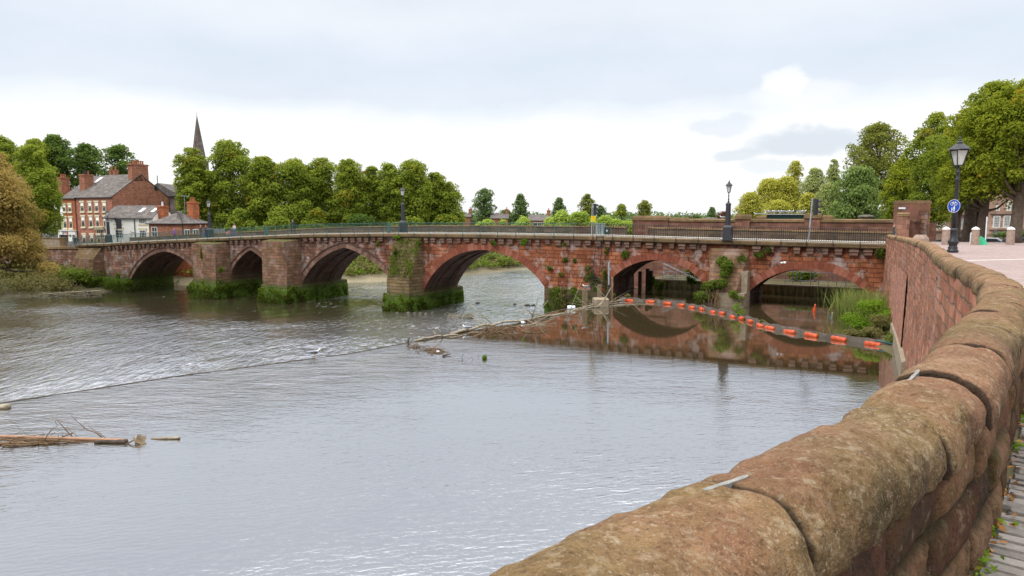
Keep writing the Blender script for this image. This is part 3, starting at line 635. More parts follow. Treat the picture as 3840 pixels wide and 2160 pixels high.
# ------------------------------------------------------------------ railing: posts, panels of bars
RAIL = thing('bridge_railing', 'thin metal railing of upright bars along the near side of the bridge', 'railing', (BL.x, BL.y, 0), BROT)
def rail_run(s0, s1, mat, step=2.05):
    n = max(1, round((s1-s0)/step)); rg = random.Random(int(s0*7))
    for i in range(n):
        a, b = lerp(s0, s1, i/n), lerp(s0, s1, (i+1)/n); mb = MB()
        for h in (1.16, .13): mb.tube([(a, -.2, deck(a)+h), (b, -.2, deck(b)+h)], .024 if h > 1 else .018, 5)
        m = max(2, round((b-a)/.155))
        for k in range(1, m):
            s = lerp(a, b, k/m); mb.tube([(s, -.2, deck(s)+.13), (s, -.2, deck(s)+1.16)], .02, 4, cap=False)
        mb.build('bar_panel', mat, RAIL)
        mb = MB(); t = deck(a); l = rg.uniform(-.02, .02)
        mb.tube([(a-l, -.2, t+1.16), (a, -.22, t+.75), (a+.02, -.34, t+.3), (a+.04, -.56, t-.02), (a+.05, -.55, t-.3)], .034, 5); mb.build('post', mat, RAIL)
rail_run(-1.6, 79.6, M['rail_green']); rail_run(79.6, 93.0, M['rail_brown']); rail_run(93.9, 105.3, M['rail_brown'])
for u in (1463, 1006):  # solid panels beside the refuges
    s = on_bridge(u); mb = MB(); mb.box((s, -.235, deck(s)+.62), (.42, .02, 1.08)); mb.build('solid_panel', M['rail_green'], RAIL)
# ------------------------------------------------------------------ street lamps
def lantern(parent, z0, r, h, mat=None, sides=4):
    """four sided lantern: frame, panes, roof, finial"""
    fr = MB(); ph = math.pi/4
    fr.lathe([(r*.50, 0), (r*.56, .03*h), (r*.50, .06*h)], (0, 0, z0), sides, ph=ph)
    fr.lathe([(r*1.08, .94*h), (r*1.12, .97*h), (r*1.08, h)], (0, 0, z0), sides, ph=ph)
    for k in range(sides):
        w_ = 2*math.pi*k/sides + ph; c_, s_ = math.cos(w_), math.sin(w_); fr.tube([(c_*r*.5, s_*r*.5, z0), (c_*r*1.05, s_*r*1.05, z0+h)], r*.07, 5)
    fr.build('lantern_frame', M['iron'], parent)
    g = MB(); g.lathe([(r*.46, .05*h), (r*.98, .95*h)], (0, 0, z0), sides, ph=ph); g.build('lantern_pane', M['lantern'], parent)
    rf = MB(); rf.lathe([(r*1.3, h), (r*1.25, h*1.05), (r*.62, h*1.32), (r*.36, h*1.40), (r*.40, h*1.46), (r*.2, h*1.56), (r*.22, h*1.62), (r*.1, h*1.68), (r*.12, h*1.74), (r*.03, h*1.86)], (0, 0, z0), 12)
    rf.build('lantern_roof', M['iron'], parent)
def pedestal_lamp(name, label, loc, sc=1.0, rz=0):
    t = thing(name, label, 'street lamp', loc, rz, 'lamps on iron pedestals along the bridge')
    m = MB(); m.box((0, 0, .05*sc), (.76*sc, .76*sc, .1*sc)); m.lathe([(.49*sc, .1*sc), (.47*sc, 1.12*sc), (.40*sc, 1.2*sc), (.30*sc, 1.3*sc)], n=4, ph=math.pi/4); m.build('pedestal', M['iron'], t)
    m = MB(); m.lathe([(.235*sc, 1.302*sc), (.205*sc, 2.95*sc), (.235*sc, 3.0*sc), (.235*sc, 3.08*sc), (.12*sc, 3.2*sc)], n=8, ph=math.pi/8); m.build('column', M['iron'], t)
    m = MB(); m.lathe([(.075*sc, 3.2*sc), (.09*sc, 3.27*sc), (.045*sc, 3.36*sc), (.06*sc, 3.45*sc), (.035*sc, 3.6*sc), (.05*sc, 3.75*sc), (.035*sc, 3.95*sc), (.09*sc, 4.03*sc)], n=8); m.build('stem', M['iron'], t)
    lantern(t, 4.03*sc, .245*sc, .58*sc); return t
def on_deck(u, off, dz=.13):
    s = on_bridge(u, off); return bw(s, off, deck(s)+dz)
PROJ_LAMPS = [(2729, -.28, 'tall black lamp on square pedestal above the ivy covered cutwater', 1.0), (1512, .9, 'black lamp on pedestal behind the railing above the stepped cutwater', 1.0), (786, .9, 'black lamp on pedestal beside the man with the blue bag', 1.0), (405, .9, 'black lamp on pedestal in front of the white house', .98)]
for u, off, lb, k in PROJ_LAMPS:
    p = on_deck(u, off, .0 if off < 0 else .13); pedestal_lamp('street_lamp', lb, p, k*.985, BROT)
# cap stone under the first lamp
# ------------------------------------------------------------------ promenade wall sweeping from under the camera to the bridge
WP = [(-14, -8.2, -.8), (-9, -5, -.8), (-4, -1.75, -.8), (-1.6, .12, -.8), (-.6, .88, -.8), (.1, 1.45, -.8), (.68, 1.98, -.8), (1.21, 2.45, -.8), (2.23, 3.485, -.8), (3.50, 5.045, -.8), (5.08, 7.05, -.8), (6.86, 9.82, -.84), (10.35, 16.4, -.95), (14.65, 24, -1.05), (19.65, 33.6, -1.19), (24.3, 43.0, -1.36), (28.75, 52.6, -1.5)]
WPT = []
for i in range(len(WP)-1):
    p0, p1, p2, p3 = [Vector(WP[max(0, min(len(WP)-1, i+k))]) for k in (-1, 0, 1, 2)]
    n = 24
    for k in range(n):
        t = k/n; WPT.append(.5*((2*p1) + (p2-p0)*t + (2*p0-5*p1+4*p2-p3)*t*t + (3*p1-p0-3*p2+p3)*t*t*t))
WPT.append(Vector(WP[-1]))
WS = [0.0]
for a, b in zip(WPT[:-1], WPT[1:]): WS.append(WS[-1] + (b.xy-a.xy).length)
_wx, _wy, _wz = [[p[k] for p in WPT] for k in range(3)]
def wall_at(s):
    p = Vector((np.interp(s, WS, _wx), np.interp(s, WS, _wy), np.interp(s, WS, _wz))); e_ = .15
    a = Vector((np.interp(s-e_, WS, _wx), np.interp(s-e_, WS, _wy))); b = Vector((np.interp(s+e_, WS, _wx), np.interp(s+e_, WS, _wy)))
    t = (b-a).normalized(); return p, t, Vector((-t.y, t.x))   # point, direction, normal to the river
def wall_s(x, y): return WS[min(range(len(WPT)), key=lambda i: (WPT[i].x-x)**2 + (WPT[i].y-y)**2)]
SJ = wall_s(.66, 1.98)     # the joint seen in the foreground
def plaza_z(y): return -1.68 - .0085*max(0, min(y, 60))
def coping_mat():
    t = NT('weathered_coping'); o = t.obj(); P = t.pos(); nrm = t.n('NewGeometry').outputs['Normal']; up = t.xyz(nrm)[2]
    r = t.n('ObjectInfo').outputs['Random']
    n1 = t.noise(P, 2.1, 8, .68); n2 = t.noise(t.mapping(P, loc=(4, 2, 7)), 6.5, 8, .7); n3 = t.noise(t.mapping(P, loc=(1, 6, 2)), 23, 6, .7); n4 = t.noise(t.mapping(P, loc=(8, 1, 3)), 1.3, 5, .6)
    c = t.ramp(n1, [(.25, (.18, .088, .054)), (.42, (.33, .175, .10)), (.58, (.43, .25, .148)), (.75, (.54, .36, .24))])
    c = t.mix(t.map(n4, .40, .58, 0, .85), c, t.ramp(n2, [(.3, (.17, .11, .042)), (.6, (.35, .25, .115)), (.8, (.48, .37, .19))]))     # ochre lichen
    vo = t.n('TexVoronoi', {'Vector': t.vmath('ADD', P, t.vmath('MULTIPLY', t.noisec(P, 9), (.09, .09, .09))), 'Scale': 15.0, 'Randomness': 1.0}).outputs['Distance']
    c = t.mix(t.math('MULTIPLY', t.map(vo, .10, .28, .75, 0), t.map(n2, .45, .62)), c, (.47, .37, .24))  # pale lichen discs
    vo2 = t.n('TexVoronoi', {'Vector': t.vmath('ADD', t.mapping(P, loc=(3, 3, 3)), t.vmath('MULTIPLY', t.noisec(P, 4), (.12, .12, .12))), 'Scale': 4.2}).outputs['Distance']
    c = t.mix(t.math('MULTIPLY', t.map(vo2, .09, .14, .55, 0), t.map(up, .5, .9)), c, (.50, .33, .21))
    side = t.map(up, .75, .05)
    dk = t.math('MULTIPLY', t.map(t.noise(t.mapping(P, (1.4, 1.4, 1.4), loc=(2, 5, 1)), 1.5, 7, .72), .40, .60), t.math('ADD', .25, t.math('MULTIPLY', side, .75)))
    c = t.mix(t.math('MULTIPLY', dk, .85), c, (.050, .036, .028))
    gm = t.math('MULTIPLY', t.map(t.noise(t.mapping(P, loc=(6, 6, 6)), 2.6, 8, .72), .5, .66), t.map(up, .95, .4))
    c = t.mix(t.math('MULTIPLY', gm, .7), c, (.075, .065, .012))
    c = t.mix(t.map(n3, .35, .7, .35, 0), c, t.mix(1.0, c, (.45, .40, .36), 'MULTIPLY'))
    mv = t.n('TexVoronoi', {'Vector': t.vmath('ADD', P, t.vmath('MULTIPLY', t.noisec(P, 15), (.05, .05, .05))), 'Scale': 36.0}).outputs['Distance']
    sp = t.math('MULTIPLY', t.map(mv, .16, .26, .7, 0), t.map(t.noise(t.mapping(P, loc=(9, 4, 4)), 3, 4), .5, .6)); c = t.mix(sp, c, (.50, .42, .30))
    f1 = t.noise(t.mapping(P, loc=(2, 2, 9)), 48, 5, .7); f2 = t.noise(t.mapping(P, loc=(5, 3, 1)), 105, 3, .7); f3 = t.noise(t.mapping(P, (1, 1, 1), loc=(7, 7, 1)), 15, 7, .75)
    c = t.mix(t.map(f1, .50, .64, 0, .6), c, t.mix(1.0, c, (.36, .32, .30), 'MULTIPLY'))
    c = t.mix(t.math('MULTIPLY', t.map(f3, .53, .64, 0, .85), t.map(n2, .35, .6, .25, 1)), c, (.46, .375, .25))
    c = t.mix(t.map(f2, .56, .70, 0, .55), c, (.55, .46, .34))
    c = t.mix(.5, c, t.mix(t.map(r, 0, 1), t.mix(1.0, c, (.78, .74, .70), 'MULTIPLY'), t.mix(1.0, c, (1.15, 1.06, 1.0), 'MULTIPLY')))
    eg = t.n('Attribute', attribute_name='edge').outputs['Fac']; c = t.mix(t.map(t.math('ADD', eg, t.math('MULTIPLY', t.math('SUBTRACT', n2, .5), .7)), .25, .8, 0, .85), c, (.040, .028, .020))
    h = t.math('ADD', t.math('ADD', t.math('MULTIPLY', n1, .8), t.math('MULTIPLY', n2, .6)), t.math('ADD', t.math('MULTIPLY', n3, .35), t.math('ADD', t.math('MULTIPLY', f1, -.22), t.math('MULTIPLY', f2, .07))))
    return t.pbsdf(c, .93, t.bump(h, 1.0, .09), .15)
M['cap'] = coping_mat()
def rubble_mat():
    t = NT('rubble_wall_stone'); P = t.pos(); n1 = t.noise(P, 2.4, 8, .68); n2 = t.noise(t.mapping(P, loc=(4, 2, 7)), 8, 8, .7); jt = t.n('Attribute', attribute_name='joint').outputs['Fac']; tn = t.n('Attribute', attribute_name='tone').outputs['Fac']
    c = t.ramp(t.math('ADD', t.math('MULTIPLY', n1, .6), t.math('MULTIPLY', tn, .4)), [(.28, (.055, .024, .016)), (.45, (.14, .062, .036)), (.6, (.20, .10, .055)), (.75, (.27, .155, .09))])
    c = t.mix(t.map(n2, .5, .7, 0, .6), c, (.10, .085, .02)); c = t.mix(t.map(t.noise(t.mapping(P, loc=(1, 1, 5)), 1.7, 7, .7), .5, .66, 0, .85), c, (.035, .026, .02))
    f1 = t.noise(t.mapping(P, loc=(2, 2, 9)), 40, 5, .7); f3 = t.noise(t.mapping(P, loc=(7, 7, 1)), 14, 7, .75)
    c = t.mix(t.map(f1, .50, .64, 0, .65), c, t.mix(1.0, c, (.36, .32, .30), 'MULTIPLY')); c = t.mix(t.map(f3, .55, .66, 0, .6), c, (.30, .24, .15)); c = t.mix(t.map(t.noise(t.mapping(P, loc=(3, 9, 2)), 3.3, 6, .7), .52, .66, 0, .7), c, (.05, .055, .014))
    c = t.mix(t.map(jt, .25, .8, 0, .8), c, (.035, .028, .012))
    h = t.math('ADD', t.math('ADD', t.math('MULTIPLY', n1, .8), t.math('MULTIPLY', n2, .6)), t.math('MULTIPLY', f1, -.25)); return t.pbsdf(c, .93, t.bump(h, 1.0, .08), .15)
M['rubble'] = rubble_mat()
WALL = thing('promenade_wall', 'low red sandstone wall with rounded coping curving along the river to the bridge', 'wall')
rg = random.Random(11)
JO = [SJ]; s = SJ
first = [1.22, .82, .95, 1.05, .9]
while s < WS[-1]-.6: s += (first.pop(0) if first else rg.uniform(.75, 1.15)*(1 + .12*max(0, s-SJ-8)/10)); JO.append(min(s, WS[-1]))
JO[-1] = WS[-1]
COPV = []; EDG = []
s = SJ
while s > wall_s(-9, -5): s -= rg.uniform(.9, 1.15); JO.insert(0, s)
for j in range(len(JO)-1):
    a, b = JO[j]+.012, JO[j+1]-.012; pm = wall_at((a+b)/2)[0]; dist = max(1.2, pm.xy.length); res = .02 if dist < 4 else (.045 if dist < 12 else .12); seedv = Vector((j*3.7, j*1.3, 0))
    nl = max(8, int((b-a)/res)); nc = 56 if dist < 4 else (34 if dist < 12 else 18); dzz = rg.uniform(-.012, .014); dl = rg.uniform(-.012, .012); sc_ = rg.uniform(.975, 1.035); P = []
    for i in range(nl+1):
        q = i/nl; q = q if dist > 12 else .5-.5*math.cos(math.pi*q)*(.75+.25*abs(math.cos(math.pi*q))) ; s = lerp(a, b, q); p, t, nv = wall_at(s); endr = min(1, min(q, 1-q)*(b-a)/.04); er = math.sqrt(1-(1-endr)**2); row = []
        bul = sc_*(.985 + .025*math.sin(math.pi*q)) * (.885 + .115*er)
        for k in range(nc+1):
            th = lerp(-1.92, 1.92, k/nc); hw = .225; x = math.sin(th); y = math.cos(th); sx = math.copysign(abs(x)**.78, x); sy = math.copysign(abs(y)**.80, y) if abs(th) < 1.6 else y
            off = sx*hw*bul + dl; zz = sy*.205*bul if y > 0 else y*.14
            v = Vector((p.x + nv.x*off, p.y + nv.y*off, p.z - .205 + zz + dzz + .01))
            w1 = mnoise.fractal(v*2.3+seedv, 1.0, 2.0, 4); w2 = mnoise.fractal(v*8+seedv, 1.0, 2.0, 3) if dist < 12 else 0; w3 = mnoise.ridged_multi_fractal(v*4.5+seedv, 1.0, 2.0, 3, .9, 2.0) if dist < 12 else 1
            dsp = w1*.028 + w2*.013 - max(0, w3-1.25)*.022
            n3 = Vector((nv.x*x, nv.y*x, y)); row.append(tuple(v + n3*dsp))
        P.append(row)
        EDG += [max(0, 1-min(q, 1-q)*(b-a)/.032)]*(nc+1)
        if dist < 6: COPV += row
    mb = MB(); mb.grid(P, flip=False); n = nc+1
    mb.add(P[0], [tuple(range(n))[::-1]]); mb.add(P[-1], [tuple(range(n))])
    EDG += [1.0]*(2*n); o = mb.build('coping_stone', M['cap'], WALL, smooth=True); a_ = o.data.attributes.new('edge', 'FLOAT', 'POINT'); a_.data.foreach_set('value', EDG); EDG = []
# rubble face towards the promenade: courses of bulging stones, modelled
sA, sB = wall_s(-4, -1.75), wall_s(10.35, 16.4)
rows_z = [0, .27, .52, .80, 1.15]
cells = []
for r in range(4):
    s = sA - rg.random()
    while s < sB+1: wd = rg.uniform(.3, .78); cells.append((r, s, s+wd, rg.random(), rg.uniform(-.02, .03))); s += wd
byrow = [[c for c in cells if c[0] == r] for r in range(4)]
P = []; jt = []; tn = []
s = sA; SS = []
while s < sB: SS.append(s); dd = wall_at(s)[0].xy.length; s += .022 if dd < 5 else .06
for s in SS:
    p, t, nv = wall_at(s); row = []; H = (p.z-.19) - (plaza_z(p.y)-.05); nz = 56
    for k in range(nz+1):
        h = H*k/nz; z = p.z-.19-h; v0 = Vector((s*1.6, z*1.6, 2)); sw = s + .07*mnoise.noise(v0*1.3); hw = min(1.149, max(0, h + .045*mnoise.noise(Vector((s*1.1, 7, 0)))))
        r = max(i for i in range(4) if rows_z[i] <= hw); cc = None
        for c in byrow[r]:
            if c[1] <= sw < c[2]: cc = c; break
        if cc is None: cc = byrow[r][0]
        e1 = min(sw-cc[1], cc[2]-sw, hw-rows_z[r], rows_z[r+1]-hw); e1 = max(0, e1); bl = 1-math.exp(-e1/.035)
        off = -.165 - bl*(.045+cc[4]) - .02*mnoise.fractal(Vector((s*3, z*3, r)), 1, 2, 4) - .02*h
        row.append((p.x+nv.x*off, p.y+nv.y*off, z)); jt.append(1-bl); tn.append(cc[3])
    P.append(row)
mb = MB(); mb.grid(P); o = mb.build('rubble_face', M['rubble'], WALL, smooth=True)
for nm, dat in (('joint', jt), ('tone', tn)):
    a_ = o.data.attributes.new(nm, 'FLOAT', 'POINT'); a_.data.foreach_set('value', dat)
# plain core, and the tall face to the river
mb = MB(); P1 = []
sC = np.concatenate([np.arange(wall_s(-9, -5), sB, .25), np.linspace(sB, WS[-1], 90)])
for s in sC:
    p, t, nv = wall_at(s); P1.append([(p.x+nv.x*o_, p.y+nv.y*o_, z) for o_, z in ((-.15, p.z-.17), (.17, p.z-.17), (.17, p.z-1.0), (-.15, plaza_z(p.y)-.3))])
mb.loft(P1); mb.build('wall_core', M['rubble'], WALL)
sF = wall_s(10.35, 16.4)
mb = MB(); P1 = []
for s in np.linspace(sF-.3, WS[-1], 60):
    p, t, nv = wall_at(s); P1.append([(p.x-nv.x*.2, p.y-nv.y*.2, p.z-.18), (p.x-nv.x*.2, p.y-nv.y*.2, plaza_z(p.y)-.3)])
mb.grid(P1); mb.build('promenade_face', M['quay'], WALL)
P = []; UV = []
for s in sC:
    p, t, nv = wall_at(s); row = []; ru = []
    for k in range(41):
        z = lerp(p.z-.19, -8.6, k/40); off = .185 + .05*(p.z-z)*.45 + .045*mnoise.fractal(Vector((s*1.6, z*3.0, 1)), 1, 2, 4) + (.035 if (int(z/.27) % 3 == 0) else 0)*0
        row.append((p.x+nv.x*off, p.y+nv.y*off, z)); ru.append((s, z))
    P.append(row); UV.append(ru)
mb = MB(); mb.grid(P, uv=UV, flip=True); mb.build('river_face', M['quay'], WALL, smooth=True)
# brick repair and concrete footing on the river face
P = []; UV = []
sb0, sb1 = wall_s(19.4, 33.2), wall_s(25.2, 45.0)
for s in np.linspace(sb0, sb1, 40):
    p, t, nv = wall_at(s); row = []; ru = []
    for z in np.linspace(-2.9 - .02*(s-sb0), -6.9, 12): row.append((p.x+nv.x*(.225+.05*(p.z-z)*.45+.03), p.y+nv.y*(.225+.05*(p.z-z)*.45+.03), z)); ru.append((s, z))
    P.append(row); UV.append(ru)
mb = MB(); mb.grid(P, uv=UV, flip=True); mb.build('brick_panel', M['quaybrick'], WALL)
mb = MB(); R = []
for s in np.linspace(wall_s(17.8, 30), wall_s(23.4, 41.3), 14):
    p, t, nv = wall_at(s); R.append([(p.x+nv.x*o_, p.y+nv.y*o_, z) for o_, z in ((.2, -8.2), (.50, -8.2), (.47, -6.55), (.3, -6.45))])
mb.loft(R); mb.build('footing', M['concrete'], WALL)
# lead cramps let into the coping joints, lying flush with the stone
CV = np.array(COPV)
def cop_z(x, y):
    d2 = (CV[:, 0]-x)**2 + (CV[:, 1]-y)**2; m_ = d2 < .022**2
    return float(CV[m_, 2].max()) if m_.any() else float(CV[d2.argmin(), 2])
for (ua, va), (ub, vb) in (((2640, 1838), (2806, 1768)), ((3258, 1532), (3310, 1514)), ((3404, 1416), (3446, 1390))):
    qa, qb = at_level(ua, va, -.80), at_level(ub, vb, -.80); dr = (qb-qa).xy.normalized(); n_ = Vector((-dr.y, dr.x)); R = []
    for k in range(9):
        c = qa.xy.lerp(qb.xy, k/8); w_ = .0075*(.5 if k in (0, 8) else 1)*(1+.25*math.sin(k*2.1)); z = lerp(cop_z(*qa.xy), cop_z(*qb.xy), k/8)*.8 + cop_z(c.x, c.y)*.2 - .006
        R.append([(c.x-n_.x*w_, c.y-n_.y*w_, z-.02), (c.x-n_.x*w_, c.y-n_.y*w_, z+.006), (c.x+n_.x*w_, c.y+n_.y*w_, z+.007), (c.x+n_.x*w_, c.y+n_.y*w_, z-.02)])
    mb = MB(); mb.loft(R); mb.build('lead_cramp', M['lead'], WALL)
# ------------------------------------------------------------------ plaza, setts, markings
def plaza_mat():
    t = NT('pink_sett_paving'); P = t.pos()
    b = t.n('TexBrick', {'Vector': t.mapping(P, rot=(0, 0, .5)), 'Color1': (.33, .245, .225), 'Color2': (.49, .39, .36), 'Mortar': (.20, .15, .13), 'Scale': 1.0, 'Mortar Size': .02, 'Brick Width': .26, 'Row Height': .14}).outputs
    n = t.noise(P, .35, 5, .6); c = t.mix(t.map(n, .35, .7, 0, .6), b['Color'], (.27, .20, .19)); ns = t.noise(P, 9, 4, .7); c = t.mix(t.map(ns, .5, .7, 0, .5), c, (.56, .46, .43)); n2 = t.noise(P, 3, 6, .7); c = t.mix(t.map(n2, .3, .7, .3, 0), c, (.22, .16, .15))
    return t.pbsdf(c, .9, t.bump(b['Fac'], -.3, .02), .2)
M['plaza'] = plaza_mat()
pl = []
for s in np.linspace(wall_s(-9, -5), WS[-1], 120):
    p, t, nv = wall_at(s); pl.append((p.x-nv.x*.1, p.y-nv.y*.1, plaza_z(p.y)))
mb = MB(); yf = [p[1] for p in pl]
rows = [[p, (p[0] + 6, p[1]-3.5, plaza_z(p[1]-3.5)), (p[0]+40, p[1]-8, plaza_z(p[1]-8)), (p[0] + 90, p[1]-8, plaza_z(p[1]-8))] for p in pl]
rows += [[(30.5, 58, -2.17), (36, 55.5, -2.16), (70, 52, -2.12), (118, 52, -2.12)]]
mb.grid(rows); o = mb.build('plaza', M['plaza']); tag(o, kind='structure')
mb = MB(); mb.add([(28.9, 52.9, -2.24), (120, 50, -2.24), (140, 62, -3.92), (33, 65, -3.92), (140, 160, -3.92), (33, 160, -3.92)], [(0, 1, 2, 3), (3, 2, 4, 5)]); tag(mb.build("road", M["asphalt"]), kind="structure")
# white lines across the plaza
def strip(name, a, b, w_, mat, dz=.008):
    a, b = Vector(a), Vector(b); n_ = Vector((-(b-a).y, (b-a).x)).normalized()*w_/2; mb = MB(); R = []
    for k in range(9):
        p = a.lerp(b, k/8); R.append([(p.x-n_.x, p.y-n_.y, plaza_z(p.y)+dz), (p.x+n_.x, p.y+n_.y, plaza_z(p.y)+dz)])
    mb.grid(R); return tag(mb.build(name, mat), kind='structure')
g = lambda u, v, z: at_level(u, v, z).xy
strip('road_marking', g(3625, 977, -1.92), g(3900, 969, -1.92), .16, M['white'])
strip('road_marking', g(3760, 1070, -1.78), g(3960, 1073, -1.78), .18, M['white'])
# grey setts beside the wall, each course modelled as worn stone blocks in one paving sheet
def sett_mat():
    t = NT('worn_grey_setts'); P = t.pos(); r = t.n('NewGeometry').outputs['Random Per Island']; n = t.noise(P, 5, 8, .7); n2 = t.noise(P, 26, 6, .7)
    c = t.mix(r, (.20, .175, .155), (.36, .325, .29)); c = t.mix(t.map(n, .35, .7, 0, .7), c, (.16, .14, .12)); c = t.mix(t.map(n2, .55, .75, 0, .5), c, (.45, .42, .38))
    return t.pbsdf(c, .85, t.bump(t.math('ADD', n, t.math('MULTIPLY', n2, .4)), .8, .02), .25)
M['sett'] = sett_mat()
mb = MB(); s = wall_s(.1, 1.45)
while s < wall_s(6.9, 10):
    p, t, nv = wall_at(s); wd = rg.uniform(.085, .125); o0 = -.20 - rg.uniform(0, .06)
    while o0 > -2.3:
        ln_ = rg.uniform(.16, .30); c = p.xy - (-nv)*0 + nv*(o0-ln_/2); z = plaza_z(p.y) + rg.uniform(-.006, .01); a_ = math.atan2(nv.y, nv.x) + rg.uniform(-.05, .05)
        R = Matrix.Rotation(a_, 2); ring = []
        for sx, zz in ((1.0, -.03), (1.0, .012), (.86, .034)):
            pts = [(-.5, -.5), (-.2, -.52), (.2, -.5), (.5, -.46), (.51, 0), (.5, .48), (.2, .52), (-.2, .5), (-.5, .46), (-.52, 0)]
            ring.append([(*(c + R @ Vector((x*(ln_-.022)*(sx if abs(x) > .4 else 1), y*(wd-.018)*sx)) + Vector((rg.uniform(-.004, .004), rg.uniform(-.004, .004)))), z+zz+rg.uniform(-.003, .003)) for x, y in pts])
        mb.loft(ring); o0 -= ln_
    s += wd
tag(mb.build('pavement', M['sett']), kind='structure')
mb = MB(); R = []
for s in np.linspace(wall_s(-.6, .88), wall_s(6.9, 10), 40):
    p, t, nv = wall_at(s); R.append([(p.x+nv.x*o_, p.y+nv.y*o_, plaza_z(p.y)+.006) for o_ in (-.1, -1.2, -2.4)])
mb.grid(R); tag(mb.build('pavement_bedding', M['earth']), kind='structure')
# fallen leaves in the gutter and small plants in the wall
rng = np.random.default_rng(3); n = 300; Pn = []
sv0, sv1 = wall_s(.1, 1.45), wall_s(9, 14)
for i in range(n):
    s = rng.uniform(sv0, sv1); p, t, nv = wall_at(s); o_ = -.235 - abs(rng.normal())*.05 if rng.random() < .9 else -rng.uniform(.4, 1.8); Pn.append((p.x+nv.x*o_, p.y+nv.y*o_, plaza_z(p.y)+.03+rng.uniform(0, .03)))
Pn = np.array(Pn); Nn = rng.normal(size=(n, 3))*.35 + np.array([0, 0, 1.0])
o = leaf_mesh('fallen_leaves', Pn, Nn, .034, rng.random(n)*.7, np.zeros(n), M['lf_fallen'], None, 5); tag(o, 'brown fallen leaves along the foot of the promenade wall', 'leaves', kind='stuff')
n = 1500; Pn = []
for i in range(n):
    s = rng.uniform(sv0, sv1); p, t, nv = wall_at(s); k = mnoise.noise(Vector((s*2.2, 0, 0)))
    if k < .05: continue
    o_ = -.235 - abs(rng.normal())*.04; Pn.append((p.x+nv.x*o_, p.y+nv.y*o_, plaza_z(p.y)+.02+rng.random()**2*.12*(k+.4)))
Pn = np.array(Pn); n = len(Pn); o = leaf_mesh('gutter_weeds', Pn, rng.normal(size=(n, 3))*.6 + np.array([.3, -.3, .7]), .03, rng.random(n), rng.random(n)*.5, M['lf_bright'], None, 6); tag(o, 'low green weeds growing along the foot of the promenade wall', 'weeds', kind='stuff')
wallplants = [(3712, 1560, .42, .05, 'small leafy plant hanging in the joint of the wall face beside the setts'), (3780, 1390, .5, .05, 'bright green tuft growing from the wall face under the coping bend'), (3818, 1255, .35, .06, 'small green sprig on the wall face highest up at the picture edge')]
for i, (u, v, hh, lf, lb) in enumerate(wallplants):
    a, b = ray(u, v); best = None
    for s in np.arange(sv0, sv1, .03):
        p, t, nv = wall_at(s); q = p.xy - nv*.235
        d_ = abs(q.x/q.y - a)
        if best is None or d_ < best[0]: best = (d_, s, q, b*q.y)
    _, s, q, z = best; p, t, nv = wall_at(s); n = 420; Pn = []
    for k in range(n):
        st = rng.normal()*.038; zz = z + hh*.5 - hh*rng.random()**.8; oo = -.02 - abs(rng.normal())*.045; Pn.append((q.x+t.x*st+nv.x*oo, q.y+t.y*st+nv.y*oo, min(zz, p.z-.2)))
    Pn = np.array(Pn); Nn = rng.normal(size=(n, 3))*.5 + np.array([-nv.x, -nv.y, .5])*1.0
    o = leaf_mesh('wall_plant', Pn, Nn, .026, rng.random(n)*.8, rng.random(n)*.3, M['lf_weed'], None, 20+i, elong=1.2); tag(o, lb, 'plant', 'plants growing in the promenade wall')
# ------------------------------------------------------------------ promenade lamp with cycle and pedestrian sign
lp = at_level(3572, 946, plaza_z(33)); LMP = thing('street_lamp', 'tall black promenade lamp carrying a round blue cycle and pedestrian sign', 'street lamp', lp)
m = MB(); m.lathe([(.27, 0), (.27, .12), (.21, .16), (.24, .24), (.19, .3), (.20, .42), (.26, .5), (.24, .6), (.17, .72), (.15, 1.1), (.17, 1.14), (.165, 1.2), (.115, 1.28)], n=14); m.build('base', M['iron'], LMP, smooth=True)
m = MB(); m.lathe([(.112, 1.28), (.10, 2.6), (.085, 3.7), (.11, 3.74), (.11, 3.82), (.075, 3.88), (.07, 4.1), (.10, 4.14), (.10, 4.2), (.05, 4.26), (.05, 4.5)], n=12); m.build('post', M['iron'], LMP, smooth=True)
m = MB()
for k in range(4):
    a = k*math.pi/2+math.pi/4; m.tube([(.06*math.cos(a), .06*math.sin(a), 4.22), (.22*math.cos(a), .22*math.sin(a), 4.42), (.20*math.cos(a), .20*math.sin(a), 4.56)], .016, 5)
m.build('bracket', M['iron'], LMP)
lantern(LMP, 4.5, .40, .82)
SG = thing('cycle_sign', 'round blue sign with white bicycle above adult and child on the lamp post', 'sign', (lp.x-.13, lp.y-.06, lp.z+2.42), -1.2)
m = MB(); m.tube([(0, .0, 0), (0, .03, 0)], .345, 32); m.build('disc', M['blue'], SG)
m = MB(); N_ = 40
m.add([(math.cos(2*math.pi*k/N_)*r, -.006, math.sin(2*math.pi*k/N_)*r) for r in (.325, .345) for k in range(N_)], [(k, (k+1) % N_, N_+(k+1) % N_, N_+k) for k in range(N_)]); m.build('rim', M['white'], SG)
m = MB()
for cx in (-.11, .11): m.add([(cx+math.cos(2*math.pi*k/18)*r, -.008, .115+math.sin(2*math.pi*k/18)*r) for r in (.062, .082) for k in range(18)], [(k, (k+1) % 18, 18+(k+1) % 18, 18+k) for k in range(18)])
for a, b in (((-.11, .115), (-.045, .2)), ((-.045, .2), (.085, .2)), ((-.045, .2), (0, .115)), ((0, .115), (-.11, .115)), ((0, .115), (.085, .2)), ((.11, .115), (.075, .235)), ((.075, .235), (.04, .235)), ((-.045, .2), (-.055, .23)), ((-.075, .23), (-.03, .23))): m.tube([(a[0], -.008, a[1]), (b[0], -.008, b[1])], .008, 4)
m.build('bicycle_symbol', M['white'], SG)
